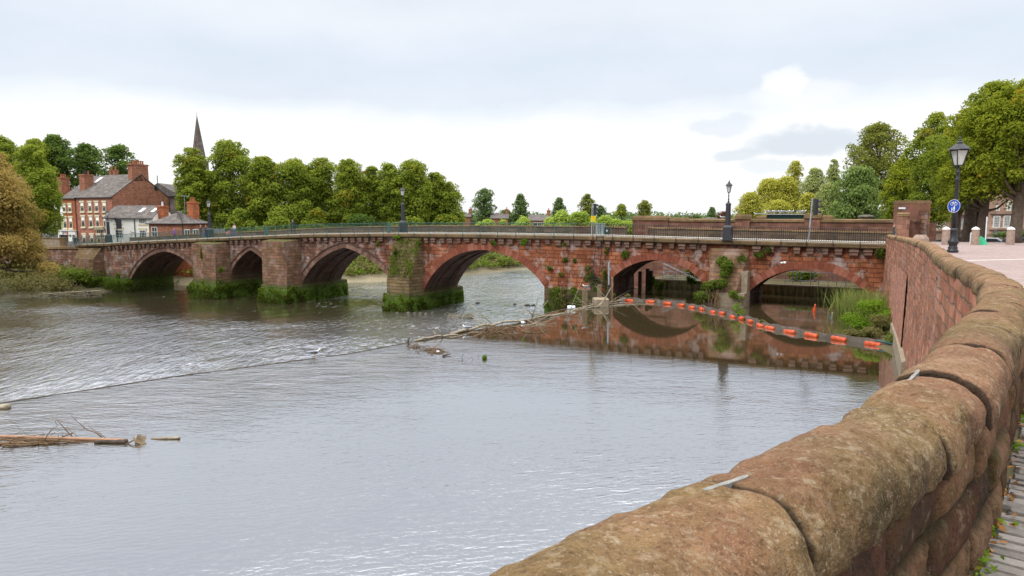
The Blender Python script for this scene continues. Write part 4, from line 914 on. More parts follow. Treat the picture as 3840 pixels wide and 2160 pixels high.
def sym(cx, cz, h):
    mm = MB(); mm.lathe([(h*.075*math.sin(k*math.pi/8), -h*.075*math.cos(k*math.pi/8)) for k in range(9)], (cx, -.008, cz+h*.9), 10)
    mm.add([(cx-.10*h, -.009, cz+.8*h), (cx+.10*h, -.009, cz+.8*h), (cx+.15*h, -.009, cz+.45*h), (cx+.1*h, -.009, cz+.42*h), (cx+.09*h, -.009, cz), (cx+.01*h, -.009, cz), (cx, -.009, cz+.38*h), (cx-.02*h, -.009, cz), (cx-.1*h, -.009, cz), (cx-.1*h, -.009, cz+.42*h), (cx-.15*h, -.009, cz+.45*h)], [tuple(range(11))]); return mm
sym(.03, -.28, .33).build('adult_symbol', M['white'], SG); sym(-.09, -.28, .22).build('child_symbol', M['white'], SG)
# ------------------------------------------------------------------ stone bollards, posts, sheet
for i, (u, lb) in enumerate(((3545, 'tapered stone bollard with white cap just right of the lamp post'), (3655, 'stone bollard with white cap beside the crumpled green sheet'), (3787, 'stone bollard with white cap in front of the silver car'))):
    p = at_level(u, 918, plaza_z(47)); t_ = thing('stone_bollard', lb, 'bollard', p, .3, 'white capped stone bollards along the plaza edge')
    m = MB(); m.lathe([(.27, -.03), (.265, .2), (.24, 1.05)], n=8, ph=.39); m.build('shaft', M['bollard'], t_)
    m = MB(); m.lathe([(.255, 1.052), (.265, 1.10), (.12, 1.22), (.02, 1.26)], n=8, ph=.39); m.build('cap', M['white'], t_)
for u0, h, w_, lb in ((3640, .78, .10, 'short white post leaning beside the middle stone bollard'), (3694, 1.9, .055, 'thin pale post standing against the tree trunk')):
    p = at_level(u0, 916, plaza_z(48)); mb = MB(); mb.box((0, 0, h/2-.02), (w_, w_, h+.04)); mb.lathe([(w_*.7, h), (w_*.7, h+.03), (.01, h+.06)], n=8); o = mb.build('marker_post', M['plastic']); o.location = p; tag(o, lb, 'post')
p = at_level(3676, 917, plaza_z(47)); mb = MB(); P = []
for i in range(15):
    row = []
    for j in range(15):
        x, y = (i-7)/7, (j-7)/7; r2 = x*x+y*y; hh = .5*max(0, 1-r2)**.7 * (1+.5*mnoise.noise(Vector((x*2.5, y*2.5, 3)))); row.append((x*.45, y*.35, hh-.02))
    P.append(row)
mb.grid(P); o = mb.build('crumpled_sheet', M['greenbag']); o.location = p; tag(o, 'crumpled bright green plastic sheet on the ground by a bollard', 'sheet')
p = at_level(3560, 915, plaza_z(48)); mb = MB(); mb.loft([[(x*k, y*k, z) for x, y in ((-.5, -.3), (.0, -.42), (.5, -.25), (.45, .3), (-.1, .4), (-.55, .2))] for z, k in ((-.05, 1), (.35, .95), (.62, .6))]); o = mb.build('boulder', M['bollard']); o.location = (p.x-1.2, p.y+1.5, p.z); tag(o, 'pale rounded boulder behind the promenade lamp base', 'boulder')
# ------------------------------------------------------------------ village beyond the left end of the bridge
def along(o, dr, u, v=800):
    a, _ = ray(u, v); return (a*o[1] - o[0]) / (dr[0] - a*dr[1])
def frame_rz(f): return math.atan2(f[1], f[0])
def sash(par, x, z0, z1, w_, y=0.0, mat='white', cols=2, rows=2, lintel=None, sill=None, lit=.18):
    """window in the wall plane y (outwards +y): frame with recessed pane, glazing bars, lintel and sill"""
    f = MB(); t = .09; cx, cz = x, (z0+z1)/2; h = z1-z0
    for dx in (-1, 1): f.box((cx+dx*(w_/2-t/2), y+.0, cz), (t, .14, h))
    for zz in (z0+t/2, z1-t/2): f.box((cx, y+.002, zz), (w_-2*t, .136, t))
    for k in range(1, cols): f.box((cx-w_/2+w_*k/cols, y+.004, cz), (.045, .10, h-2*t))
    for k in range(1, rows): f.box((cx, y+.006, z0+h*k/rows), (w_-2*t, .10, .06 if (rows % 2 == 0 and k == rows//2) else .04))
    fo = f.build('window', M[mat], par)
    g = MB(); g.box((cx, y-.005, cz), (w_-2*t+.01, .05, h-2*t+.01)); g.build('pane', M['glass'], fo)
    if lit: g = MB(); g.box((cx, y+.028, z1-t-h*.18), (w_-2*t-.02, .012, h*.3)); g.build('blind', M['render'], fo)
    if lintel: l = MB(); l.box((cx, y+.03, z1+lintel/2+.01), (w_*1.35, .16, lintel)); l.build('lintel', M['cream' if mat == 'cream' else 'white'], fo)
    if sill: l = MB(); l.box((cx, y+.06, z0-sill/2-.01), (w_*1.3, .22, sill)); l.build('sill', M['cream' if mat == 'cream' else 'white'], fo)
    return fo
def chimney(par, x, y, z0, z1, wx, wy, pots=2, mat='brick_orange', potmats=('pot',)):
    m = MB(); m.box((x, y, (z0+z1)/2), (wx, wy, z1-z0)); m.box((x, y, z1+.08), (wx*1.14, wy*1.14, .16)); m.box((x, y, z1+.22), (wx*1.02, wy*1.02, .12)); c = m.build('chimney', M[mat], par)
    for k in range(pots):
        m = MB(); xx = x if wy > wx else x - wx*.36 + wx*.72*(k+.5)/pots; yy = y - wy*.36 + wy*.72*(k+.5)/pots if wy > wx else y
        m.lathe([(.16, .0), (.14, .55), (.17, .6), (.17, .7), (.12, .7)], (xx, yy, z1+.27), 10); m.build('chimney_pot', M[potmats[k % len(potmats)]], c)
    return c
HF = Vector((-.92, .39)).normalized(); HG = Vector((.39, .92)).normalized(); HC = at_depth(419, 740, 130)
HGT = along((HC.x, HC.y), HG, 638); ZE = at_depth(419, 737, 130).z; ZR = at_depth(507, 655, 136).z; ZG = -5.3
tl = lambda u: along((HC.x, HC.y), HF, u)
tly = lambda u, k: along((HC.x+HG.x*HGT*k, HC.y+HG.y*HGT*k), HF, u)
t1 = tl(288); t2 = tl(236)
H = thing('brick_house', 'large three storey red brick house with plain gable end and tall chimneys', 'house', (HC.x, HC.y, 0), frame_rz(HF))
# local: x along the facade away from the corner, +y outwards from the facade, so the house fills y in [-HGT, 0]
def gable_house(par, x0, x1, depth, zg, ze, zr, mats, gables=(True, True), over=.25, roofmat='slate'):
    m = MB(); zc = zr - .06
    m.add([(x0, 0, zg), (x1, 0, zg), (x1, 0, ze), (x0, 0, ze)], [(0, 1, 2, 3)], 0); m.add([(x0, -depth, zg), (x1, -depth, zg), (x1, -depth, ze), (x0, -depth, ze)], [(0, 3, 2, 1)], 0)
    for x in (x0, x1): m.add([(x, 0, zg), (x, -depth, zg), (x, -depth, ze), (x, -depth/2, zc), (x, 0, ze)], [(0, 1, 2, 3, 4)], 1)
    m.build('wall', [M[mats[0]], M[mats[1]]], par)
    m = MB(); th = .12; sl = (zr-ze)/(depth/2)
    for sgn in (0, 1):
        def pt(x, q, dz): y = lerp(over, -depth/2, q); z = lerp(ze-over*sl, zr, q)+dz; return (x, y if sgn == 0 else -depth-y, z)
        m.loft([[pt(x0-.08, 0, 0), pt(x0-.08, 0, th), pt(x0-.08, 1, th), pt(x0-.08, 1, 0)], [pt(x1+.08, 0, 0), pt(x1+.08, 0, th), pt(x1+.08, 1, th), pt(x1+.08, 1, 0)]])
    r = m.build('roof', M[roofmat], par)
    m = MB(); m.tube([(x0-.1, over+.02, ze-over*sl+.0), (x1+.1, over+.02, ze-over*sl)], .09, 6); m.build('gutter', M['iron'], par)
    return r
gable_house(H, 0, t1, HGT, ZG, ZE, ZR, ('brick_dark', 'brick'))
for u in (310.7, 339.7, 364.8, 393.5):
    x = tl(u); d = HC.y + HF.y*x
    for (v1, v0), ls in (((759, 793), 1), ((812, 851), 1), ((880, 912), 1)):
        z1, z0 = at_depth(0, v1, 132.5).z, at_depth(0, v0, 132.5).z; sash(H, x, z0, z1, .98 if u > 300 else .9, .02, 'cream', 1, 2, .30, .26)
m = MB(); x = tl(374); m.box((x, .35, ZG+3.05), (2.9, .7, .22)); m.box((x, .25, ZG+2.75), (2.6, .45, .35)); m.build('porch_cornice', M['cream'], H)
sash(H, tl(374), ZG+.9, ZG+2.5, 2.1, .06, 'cream', 4, 2, None, None, 0)
chimney(H, -.0-.0+.55, -HGT/2, ZR-1.3, ZR+1.75, 1.1, 3.6, 6, 'brick', ('pot',))
chimney(H, tly(332, .22), -HGT*.22, ZE+.8, at_depth(0, 656, 134).z, 1.5, 1.9, 3, 'brick', ('pot', 'iron', 'iron'))
m = MB(); m.box((.03, -HGT*.76, ZE+1.9), (.1, .75, .95)); m.build('attic_vent', M['iron'], H)
m = MB(); m.tube([(t1+.1, .12, ZE-.3), (t1+.1, .12, ZG)], .07, 6); m.tube([(-.12, -HGT+.1, ZE-.2), (-.12, -HGT+.1, ZG)], .07, 6); m.build('downpipe', M['iron'], H)
m = MB(); slp = (ZR-ZE)/(HGT/2); x = tly(377, .38); yy = -HGT*.38; zz = ZE - yy*slp + .14
m.add([(x-.45, yy+.8, zz-.8*slp+.04), (x+.45, yy+.8, zz-.8*slp+.04), (x+.45, yy-.8, zz+.8*slp+.04), (x-.45, yy-.8, zz+.8*slp+.04)], [(0, 1, 2, 3)]); m.build('skylight', M['plastic'], H)
# orange terrace house with the white shop front
O = thing('brick_house', 'orange brick terrace house with white shop front on its ground floor', 'house', (HC.x, HC.y, 0), frame_rz(HF))
gable_house(O, t1+.02, t2, HGT, ZG, ZE-.12, ZR-.1, ('brick_orange', 'brick_orange'))
for u in (264, 243):
    for v1, v0 in ((767, 794), (816, 856)): sash(O, tl(u), at_depth(0, v0, 134).z, at_depth(0, v1, 134).z, .98, .02, 'cream', 1, 2, .3, .26)
chimney(O, tly(246, .2), -HGT*.2, ZE+.6, at_depth(0, 668, 136).z, 1.3, 1.7, 3, 'brick', ('pot',))
chimney(H, tly(429, .62), -HGT*.62, ZR-1.5, ZR+.9, .6, .8, 1, 'brick', ('pot',)); chimney(H, tly(443, .62), -HGT*.62, ZR-1.5, ZR+.9, .6, .8, 1, 'brick', ('pot',))
x0, x1 = t1+.15, tl(222); zt = at_depth(0, 866, 134).z
m = MB(); m.box(((x0+x1)/2, .25, zt-.35), (x1-x0, .5, .8)); m.box(((x0+x1)/2, .32, zt+.1), (x1-x0+.1, .7, .14))
for q in (0, .2, .38, .98): m.box((lerp(x0, x1, q)+.12, .2, (zt-.75+ZG)/2), (.3, .42, zt-.75-ZG))
m.box((lerp(x0, x1, .29), .2, ZG+.5), ((x1-x0)*.2, .4, 1.0)); sf = m.build('shop_front', M['white'], O)
m = MB(); m.box((lerp(x0, x1, .66), .06, (zt-.75+ZG)/2), ((x1-x0)*.6, .1, zt-.75-ZG)); m.box((lerp(x0, x1, .29), .06, ZG+1.7), ((x1-x0)*.16, .1, 1.4)); m.build('shop_window', M['glass'], sf)
def text_mesh(txt, size, mat, name, par, M4):
    cu = bpy.data.curves.new('lettering', 'FONT'); cu.body = txt; cu.size = size; cu.extrude = .01; cu.align_x = 'CENTER'; cu.align_y = 'CENTER'
    to = bpy.data.objects.new('lettering', cu); C.objects.link(to); dg = bpy.context.evaluated_depsgraph_get(); me = bpy.data.meshes.new_from_object(to.evaluated_get(dg)); bpy.data.objects.remove(to); bpy.data.curves.remove(cu)
    me.transform(M4); o = link_mesh(name, me, mat, par); return o
text_mesh('SFN', .95, M['iron'], 'lettering', sf, Matrix.Translation((tl(247), .53, zt-.36)) @ Matrix.Rotation(math.pi, 4, 'Z') @ Matrix.Rotation(math.pi/2, 4, 'X'))
m = MB(); m.loft([[(tl(257.5)+dx*k, .52+y, zt-.5+dz*k) for dx, dz in ((-.1, -.5), (.12, -.2), (.1, .4), (-.05, .55), (-.16, .1))] for k, y in ((1, 0), (.9, .04))]); m.build('shop_emblem', M['red'], sf)
# white rendered house
WO = at_depth(394, 815, 119); WF = Vector((1, -.14)).normalized(); W_ = thing('white_house', 'small white rendered house with grey slate roof and two skylights', 'house', (WO.x, WO.y, 0), frame_rz(WF))
ww = along((WO.x, WO.y), WF, 572); zr_ = at_depth(480, 774, 122).z
def wl(u): return along((WO.x, WO.y), WF, u)
# local: x to the right, house fills y in [0, 6]; outwards is -y
m = MB(); m.box((ww/2, 3, (ZG+WO.z)/2), (ww, 6, WO.z-ZG)); m.add([(0, 0, WO.z), (0, 6, WO.z), (0, 3, zr_), (ww, 0, WO.z), (ww, 6, WO.z), (ww, 3, zr_)], [(0, 2, 1), (3, 4, 5)]); m.build('wall', M['render'], W_)
m = MB(); sl = (zr_-WO.z)/3
for sgn in (0, 1):
    def pt(x, q, dz): y = lerp(-.3, 3, q); z = lerp(WO.z-.3*sl, zr_+.02, q)+dz; return (x, y if sgn == 0 else 6-y, z)
    m.loft([[pt(-.2, 0, .02), pt(-.2, 0, .14), pt(-.2, 1, .14), pt(-.2, 1, .02)], [pt(ww+.1, 0, .02), pt(ww+.1, 0, .14), pt(ww+.1, 1, .14), pt(ww+.1, 1, .02)]])
m.build('roof', M['slate'], W_)
m = MB(); m.tube([(-.2, -.36, WO.z-.3*sl), (ww+.1, -.36, WO.z-.3*sl)], .09, 6); m.tube([(wl(503), -.12, WO.z-.2), (wl(505), -.12, ZG)], .07, 6); m.tube([(wl(486), -.1, WO.z-2.4), (wl(492), -.1, WO.z-2.6), (wl(503), -.1, WO.z-2.6)], .04, 5); m.build('gutter', M['iron'], W_)
for u0, u1 in ((500, 516), (546, 562)):
    m = MB(); a = [(-.3+3.3*q) for q in (.45, .78)]; z_ = [lerp(WO.z-.3*sl, zr_, q)+.18 for q in (.45, .78)]; m.add([(wl(u0), a[0], z_[0]), (wl(u1)-.15, a[0], z_[0]), (wl(u1)+.1, a[1], z_[1]), (wl(u0)+.2, a[1], z_[1])], [(0, 1, 2, 3)]); m.build('skylight', M['plastic'], W_)
for u0, u1, v1, v0, c_, r_ in ((428, 455, 819, 836, 3, 2), (520, 548, 820, 837, 4, 2), (429, 458, 861, 891, 4, 3), (520, 545, 862, 891, 4, 3)):
    x = (wl(u0)+wl(u1))/2; z1, z0 = at_depth(0, v1, 120).z, at_depth(0, v0, 120).z; fo = sash(W_, x, z0, z1, wl(u1)-wl(u0), -.03, 'white', c_, r_, None, None, 0)
    l = MB()
    if v1 > 840: l.box((x, -.05, z1+.22), ((wl(u1)-wl(u0))*1.25, .12, .36))
    else: l.box((x, -.05, z0-.22), ((wl(u1)-wl(u0))*1.25, .12, .30))
    l.build('lintel', M['cream'], fo)
chimney(W_, wl(580), 2.2, ZG, at_depth(0, 778, 120).z, 1.15, 1.5, 1, 'brick_orange', ('plastic',))
# low brick house with hipped roof
SO = at_depth(685, 839, 110); SF = Vector((-.93, .36)).normalized(); SG_ = Vector((.36, .93)).normalized(); S_ = thing('brick_house', 'low single storey brick house with hipped slate roof and two stout chimneys', 'house', (SO.x, SO.y, 0), frame_rz(SF))
la = along((SO.x, SO.y), SF, 555); lb_ = along((SO.x, SO.y), SG_, 785); ze = SO.z; zr_ = at_depth(640, 792, 113).z
m = MB(); m.box((la/2, -lb_/2, (ze-6)/2-0), (la, lb_, ze+6)); m.build('wall', M['brick'], S_)
e_ = .3; m = MB(); q = la/2; m.add([(-e_, e_, ze-.05), (la+e_, e_, ze-.05), (la+e_, -lb_-e_, ze-.05), (-e_, -lb_-e_, ze-.05), (q, -q*.9, zr_), (q, -lb_+q*.9, zr_)], [(0, 1, 4), (1, 2, 5, 4), (2, 3, 5), (3, 0, 4, 5), (0, 3, 2, 1)]); m.build('roof', M['slate'], S_)
m = MB(); m.tube([(-e_, e_, ze-.02), (la+e_, e_, ze-.02)], .1, 6); m.tube([(-e_, e_, ze-.02), (-e_, -lb_-e_, ze-.02)], .1, 6); m.tube([(-.05, .08, ze), (-.05, .08, -6)], .08, 6); m.tube([(-e_, e_, ze+.02), (q, -q*.9, zr_+.03)], .1, 6); m.build('gutter', M['iron'], S_)
sash(S_, along((SO.x, SO.y), SF, 577), at_depth(0, 888, 112).z, at_depth(0, 851, 112).z, 1.25, .02, 'white', 2, 2, None, .2, 0)
for u in (697, 729):
    y = -along((SO.x, SO.y), SG_, u); f = MB(); f.box((-.02, y, ze-1.75), (.14, 1.1, 1.7)); w0 = f.build('window', M['white'], S_); g_ = MB(); g_.box((-.06, y+.25, ze-1.75), (.1, .35, 1.45)); g_.box((-.06, y-.25, ze-1.75), (.1, .35, 1.45)); g_.build('pane', M['glass'], w0)
chimney(S_, q*.55, -q*1.15, ze+.3, at_depth(0, 762, 113).z, 1.3, 1.3, 2, 'brick_orange'); chimney(S_, q*.5, -lb_*.70, ze+.2, at_depth(0, 764, 117).z, 1.2, 1.2, 2, 'brick_orange')
m = MB(); m.tube([(q*.9, -lb_*.66, zr_-.4), (q*.9, -lb_*.66, zr_+2.6)], .04, 5)
for k in range(4): m.tube([(q*.9-.5, -lb_*.66-.3*k+.4, zr_+2.5), (q*.9+.5, -lb_*.66-.3*k+.4, zr_+2.5)], .025, 4)
m.tube([(q*.9, -lb_*.66-.6, zr_+2.5), (q*.9, -lb_*.66+.5, zr_+2.5)], .03, 4); m.build('television_aerial', M['steel'], S_)
# church: roof and spire among the trees
CH = thing('church', 'grey stone church with tall thin spire rising behind the trees', 'church', (0, 0, 0))
M['church'] = masonry('church_stone', (.17, .14, .125), (.23, .19, .165), (.13, .11, .1), 1.2, .5, .02, dark=.5)
c0 = at_depth(738, 432, 230); b0 = at_depth(738, 600, 230); hw = 18.5/FPX*230*600/560
m = MB(); k = (c0.z-b0.z); m.lathe([(hw*1.28, b0.z), (.06, c0.z), (.05, c0.z+.9)], (c0.x, c0.y, 0), 8, ph=math.pi/8); m.build('spire', M['church'], CH)
m = MB(); m.box((c0.x, c0.y, (b0.z-6)/2-.1), (hw*2.5, hw*2.5, b0.z+6)); m.build('tower', M['church'], CH)
for u, v in ((709, 586), (718, 566)):
    p = at_depth(u, v, 227); m = MB(); m.lathe([(.75, -8), (.6, -5.2), (.05, 0)], p, 4, ph=.78); m.box((p.x, p.y, (p.z-8-5)/2), (1.0, 1.0, p.z-8+5)); m.build('pinnacle', M['church'], CH)
a, b = at_depth(592, 710, 190), at_depth(672, 712, 205); z1 = at_depth(606, 686, 190).z; z2 = at_depth(606, 735, 190).z; dv_ = (b-a); dv_.z = 0; nx = Vector((-dv_.y, dv_.x, 0)).normalized()*6
m = MB(); m.loft([[(p.x-nx.x, p.y-nx.y, z2), (p.x, p.y, z1), (p.x+nx.x, p.y+nx.y, z2)] for p in (a, a+dv_*1.3)]); m.build('roof', M['slate'], CH)
m = MB(); m.loft([[(p.x-nx.x*.9, p.y-nx.y*.9, -6), (p.x-nx.x*.9, p.y-nx.y*.9, z2+.1), (p.x+nx.x*.9, p.y+nx.y*.9, z2+.1), (p.x+nx.x*.9, p.y+nx.y*.9, -6)] for p in (a+dv_*.05, a+dv_*1.25)]); m.tube([(a.x, a.y, z1), (a.x, a.y, z1+2.0)], .12, 5); m.build('wall', M['church'], CH)
# riverside walls by the bridge end
def wall_line(name, label, pts, zt, zb, th, mat, cat='wall', cop=None):
    r = thing(name, label, cat); R = []
    for i, p in enumerate(pts):
        p = Vector(p); a = Vector(pts[max(i-1, 0)]); b = Vector(pts[min(i+1, len(pts)-1)]); n_ = Vector((-(b-a).y, (b-a).x)).normalized()*th/2; R.append([(p.x-n_.x, p.y-n_.y, zb[i]), (p.x-n_.x, p.y-n_.y, zt[i]), (p.x+n_.x, p.y+n_.y, zt[i]), (p.x+n_.x, p.y+n_.y, zb[i])])
    m = MB(); m.loft(R); m.build('masonry', M[mat], r)
    if cop:
        m = MB(); m.loft([[Vector(q)+Vector((0, 0, dz)) for q, dz in ((Vector(x[1]).lerp(Vector(x[2]), -.2), .003), (Vector(x[1]).lerp(Vector(x[2]), -.2), cop), (Vector(x[1]).lerp(Vector(x[2]), 1.2), cop), (Vector(x[1]).lerp(Vector(x[2]), 1.2), .003))] for x in R]); m.build('coping', M['coping'], r)
    return r
e0 = bw(.1, .25, 0).xy; q0 = at_depth(140, 940, 105).xy; q1 = at_depth(-250, 950, 110).xy
wall_line('river_wall', 'dark red sandstone river wall left of the bridge end', [e0, q0, q1], [-5.0, -5.15, -5.3], [-11.5]*3, .8, 'bridge', cop=.3)
pA = at_depth(250, 895, 106.5).xy; pB = at_depth(135, 895, 108.5).xy; pC = at_depth(-150, 897, 112).xy
wall_line('garden_wall', 'pale grey stone wall with brown end pier above the river wall', [at_depth(230, 895, 106.9).xy, pB, pC], [-3.65]*3, [-5.4]*3, .5, 'concrete', cop=.12)
p = at_depth(238, 900, 106.6); mb = MB(); mb.box((0, 0, 0), (.75, .7, 1.75)); mb.box((0, 0, .95), (.85, .8, .14)); o = mb.build('gate_pier', M['coping']); o.location = (p.x, p.y, -4.5); tag(o, 'square brown stone pier at the end of the pale garden wall', 'pier')
wall_line('river_wall', 'orange sandstone wall seen through the leftmost arch', [at_depth(600, 980, 113).xy, at_depth(790, 980, 110).xy], [-5.2, -5.2], [-11.5]*2, .8, 'brick_orange')
# sign post of the inn
p = at_depth(441, 905, 113); t_ = thing('inn_sign', 'dark hanging inn sign on a black post in front of the white house', 'sign', (p.x, p.y, -4.9), 0)
m = MB(); zt_ = at_depth(0, 817, 113).z+4.9; m.tube([(0, 0, 0), (0, 0, zt_)], .085, 8); m.tube([(0, 0, zt_-.12), (.85, 0, zt_-.12)], .04, 6); m.build('post', M['iron'], t_)
m = MB(); m.box((.46, 0, zt_-.98), (.7, .06, 1.5)); m.box((.46, 0, zt_-1.76), (.78, .1, .06)); m.build('sign_board', M['iron'], t_)
# ------------------------------------------------------------------ weir house wall and kiosk beyond the right end
def bwv(u, off, z): s = on_bridge(u, off); return s
WHR = thing('weir_house_wall', 'long red sandstone wall with mossy coping and raised piers beyond the bridge', 'wall', (BL.x, BL.y, 0), BROT)
YW = 15.0; s0, s1 = on_bridge(2372, YW), on_bridge(3372, YW)
zt = lambda u, v: br_z(u, v, YW)
def br_z(u, v, off):
    a, b = ray(u, v); d = (off + BL.dot(BN)) / (a*BN.x + BN.y); return b*d
zc = br_z(2900, 822, YW)
m = MB(); m.loft([[(s, YW, -8.2), (s, YW+.6, -8.2), (s, YW+.6, zc-.28), (s, YW, zc-.28)] for s in np.linspace(s0, s1+3, 8)]); m.build('masonry', M['weirhouse'], WHR)
m = MB(); m.loft([[(s, YW-.12, zc-.278), (s, YW-.12, zc-.05), (s, YW+.3, zc+.03), (s, YW+.72, zc-.05), (s, YW+.72, zc-.278)] for s in np.linspace(s0, s1, 8)]); m.build('coping', M['coping'], WHR)
for u0, u1, v in ((2372, 2507, 809), (2756, 2814, 804), (3014, 3078, 800)):
    a, b = on_bridge(u0, YW), on_bridge(u1, YW); z = br_z((u0+u1)/2, v, YW); m = MB(); m.box(((a+b)/2, YW+.35, (z-.5-3.5)/2), (b-a-.12, 1.0, z-.5+3.5)); pr = m.build('pier', M['weirhouse'], WHR)
    m = MB(); m.loft([[((a+b)/2+x*(b-a)/2*k, YW+.35+y*.62*k, zz) for x, y in ((-1, -1), (1, -1), (1, 1), (-1, 1))] for zz, k in ((z-.5, 1), (z-.2, 1), (z-.02, .9), (z, .6))]); m.build('pier_cap', M['coping'], pr)
for u0, u1, v in ((2506, 2585, 816), (2836, 2872, 811), (3078, 3125, 808)):
    a, b = on_bridge(u0, YW+.6), on_bridge(u1, YW+.6); z = br_z((u0+u1)/2, v, YW+.6); m = MB(); m.loft([[((a+b)/2+x*(b-a)/2*k, YW+.45+y*.4*k, zz) for x, y in ((-1, -1), (1, -1), (1, 1), (-1, 1))] for zz, k in ((zc-.04, 1), (z-.08, 1), (z, .85))]); m.build('raised_coping', M['coping'], WHR)
# louvred box with gulls, round vents
a, b = on_bridge(2870, YW+1.4), on_bridge(3014, YW+1.4); z1, z0 = br_z(2940, 802, YW+1.4), br_z(2940, 824, YW+1.4)
VB = thing('vent_box', 'flat dark louvred box with pale green lid behind the red wall', 'vent box', (*bw((a+b)/2, YW+2.2, 0).xy, 0), BROT)
m = MB(); m.box((0, 0, (z0-.4+z1-.1)/2), (b-a-.15, 1.5, z1-.1-z0+.4))
for k in range(5): m.box((0, -.76, lerp(z0, z1-.16, k/4)), (b-a-.12, .06, .035), rx=.5)
m.build('louvre_box', M['dkgreen'], VB); m = MB(); m.box((0, 0, z1-.045), (b-a+.1, 1.8, .09)); m.build('lid', M['steel'], VB)
for u0, u1, v, lb in ((2632, 2690, 815, 'round mushroom vent with pale rim on the left of the red wall'), (3213, 3279, 805, 'broad grey mushroom vent near the kiosk end of the red wall')):
    a, b = on_bridge(u0, YW+1.4), on_bridge(u1, YW+1.4); z = br_z((u0+u1)/2, v, YW+1.4); r = (b-a)/2; p = bw((a+b)/2, YW+1.4, 0); t_ = thing('roof_vent', lb, 'vent', (p.x, p.y, z), 0)
    m = MB(); m.lathe([(r, -.27), (r*1.02, -.2), (r*.8, -.07), (r*.4, -.01), (.02, 0)], n=20); m.build('hood', M['stones'], t_, smooth=True); m = MB(); m.lathe([(r*.7, -1.2), (r*.7, -.26)], n=16); m.build('shaft', M['concrete'], t_)
# stone kiosk
KF = at_depth(3352, 800, 58); kw_ = along((KF.x, KF.y), BE, 3488); KR = Vector((KF.x+BE.x*kw_, KF.y+BE.y*kw_, 0)); K = thing('stone_kiosk', 'tall square red sandstone kiosk with low pier at the bridge end', 'kiosk', (KF.x, KF.y, 0), math.atan2(KR.y-KF.y, KR.x-KF.x))
kw = (KR.xy-KF.xy).length; z1 = at_depth(3400, 756, 58).z
m = MB(); m.box((kw*.5, 1.6, (z1-.18-3)/2), (kw, 3.2, z1-.18+3)); m.build('wall', M['weirhouse'], K)
m = MB(); m.box((kw*.5, 1.6, z1-.08), (kw+.12, 3.32, .2)); m.box((kw*.5, 1.6, z1+.06), (kw-.1, 3.0, .08)); m.build('parapet_slab', M['coping'], K)
m = MB(); m.box((kw*.82, -.04, -1.0), (.62, .12, 2.6)); m.build('door_recess', M['bridge'], K)
m = MB(); m.box((kw*.22, -.02, z1-.55), (.5, .06, .14)); m.build('white_plate', M['plastic'], K)
z2 = at_depth(3388, 797, 55).z; a, b = at_depth(3366, 800, 55.2), at_depth(3413, 800, 55.2)
P_ = thing('gate_pier', 'square sandstone pier with mossy cap in front of the kiosk', 'pier', ((a.x+b.x)/2+.2, a.y+.4, 0), BROT); pw = (b.x-a.x)*.9
m = MB(); m.box((0, 0, (z2-.3-3)/2), (pw, .95, z2-.3+3)); m.build('shaft', M['weirhouse'], P_)
m = MB(); m.loft([[(x*pw/2*k, y*.5*k, z) for x, y in ((-1, -1), (1, -1), (1, 1), (-1, 1))] for z, k in ((z2-.298, 1.06), (z2-.1, 1.06), (z2, .8))]); m.build('cap', M['coping'], P_)
wall_line('low_wall', 'short red sandstone wall joining the capped pier to the kiosk', [at_depth(3414, 830, 55.9).xy, at_depth(3452, 830, 57.9).xy], [at_depth(3420, 832, 56).z]*2, [-3]*2, .5, 'weirhouse', cop=.16)
# sandstone building behind the trees on the right
def sandhouse(name, label, u0, u1, v_top, v_base, d, wins, strings, rzv=0.0):
    p = at_depth(u0, v_base, d); q = at_depth(u1, v_base, d); t_ = thing(name, label, 'building', (p.x, p.y, 0), rzv); W = q.x-p.x; zt_, zb = at_depth(0, v_top, d).z, at_depth(0, v_base+25, d).z
    m = MB(); m.box((W/2, 5, (zt_+zb)/2), (W, 10, zt_-zb)); m.build('wall', M['sand_house'], t_)
    m = MB()
    for v, hh in strings: m.box((W/2, -.08, at_depth(0, v, d).z), (W+.1, .3, hh))
    m.build('string_course', M['sand_house'], t_)
    for a, b, v1, v0, c_, r_ in wins:
        x0, x1 = (at_depth(k, 830, d).x-p.x for k in (a, b)); z1_, z0_ = at_depth(0, v1, d).z, at_depth(0, v0, d).z; f = sash(t_, (x0+x1)/2, z0_, z1_, x1-x0, -.03, 'white', c_, r_, None, .12, 0)
    m = MB(); m.box((W/2, 5, zt_+.2), (W+.8, 10.8, .4)); m.build('cornice', M['sand_house'], t_); return t_
sandhouse('sandstone_building', 'low pink sandstone wing with white barred sash windows behind the lamp', 3492, 3650, 806, 905, 92, [(3504, 3525, 820, 858, 4, 7), (3534, 3545, 818, 857, 2, 7), (3582, 3611, 818, 856, 5, 7)], [(864, .22), (812, .3)])
sandhouse('sandstone_building', 'tall pink sandstone building with white sash windows behind the street trees', 3706, 3960, 690, 905, 88, [(3723, 3749, 810, 853, 5, 7), (3761, 3787, 809, 852, 5, 7), (3800, 3826, 808, 851, 5, 7), (3770, 3786, 755, 792, 3, 6), (3731, 3744, 770, 794, 3, 4)], [(858, .22), (797, .4)])
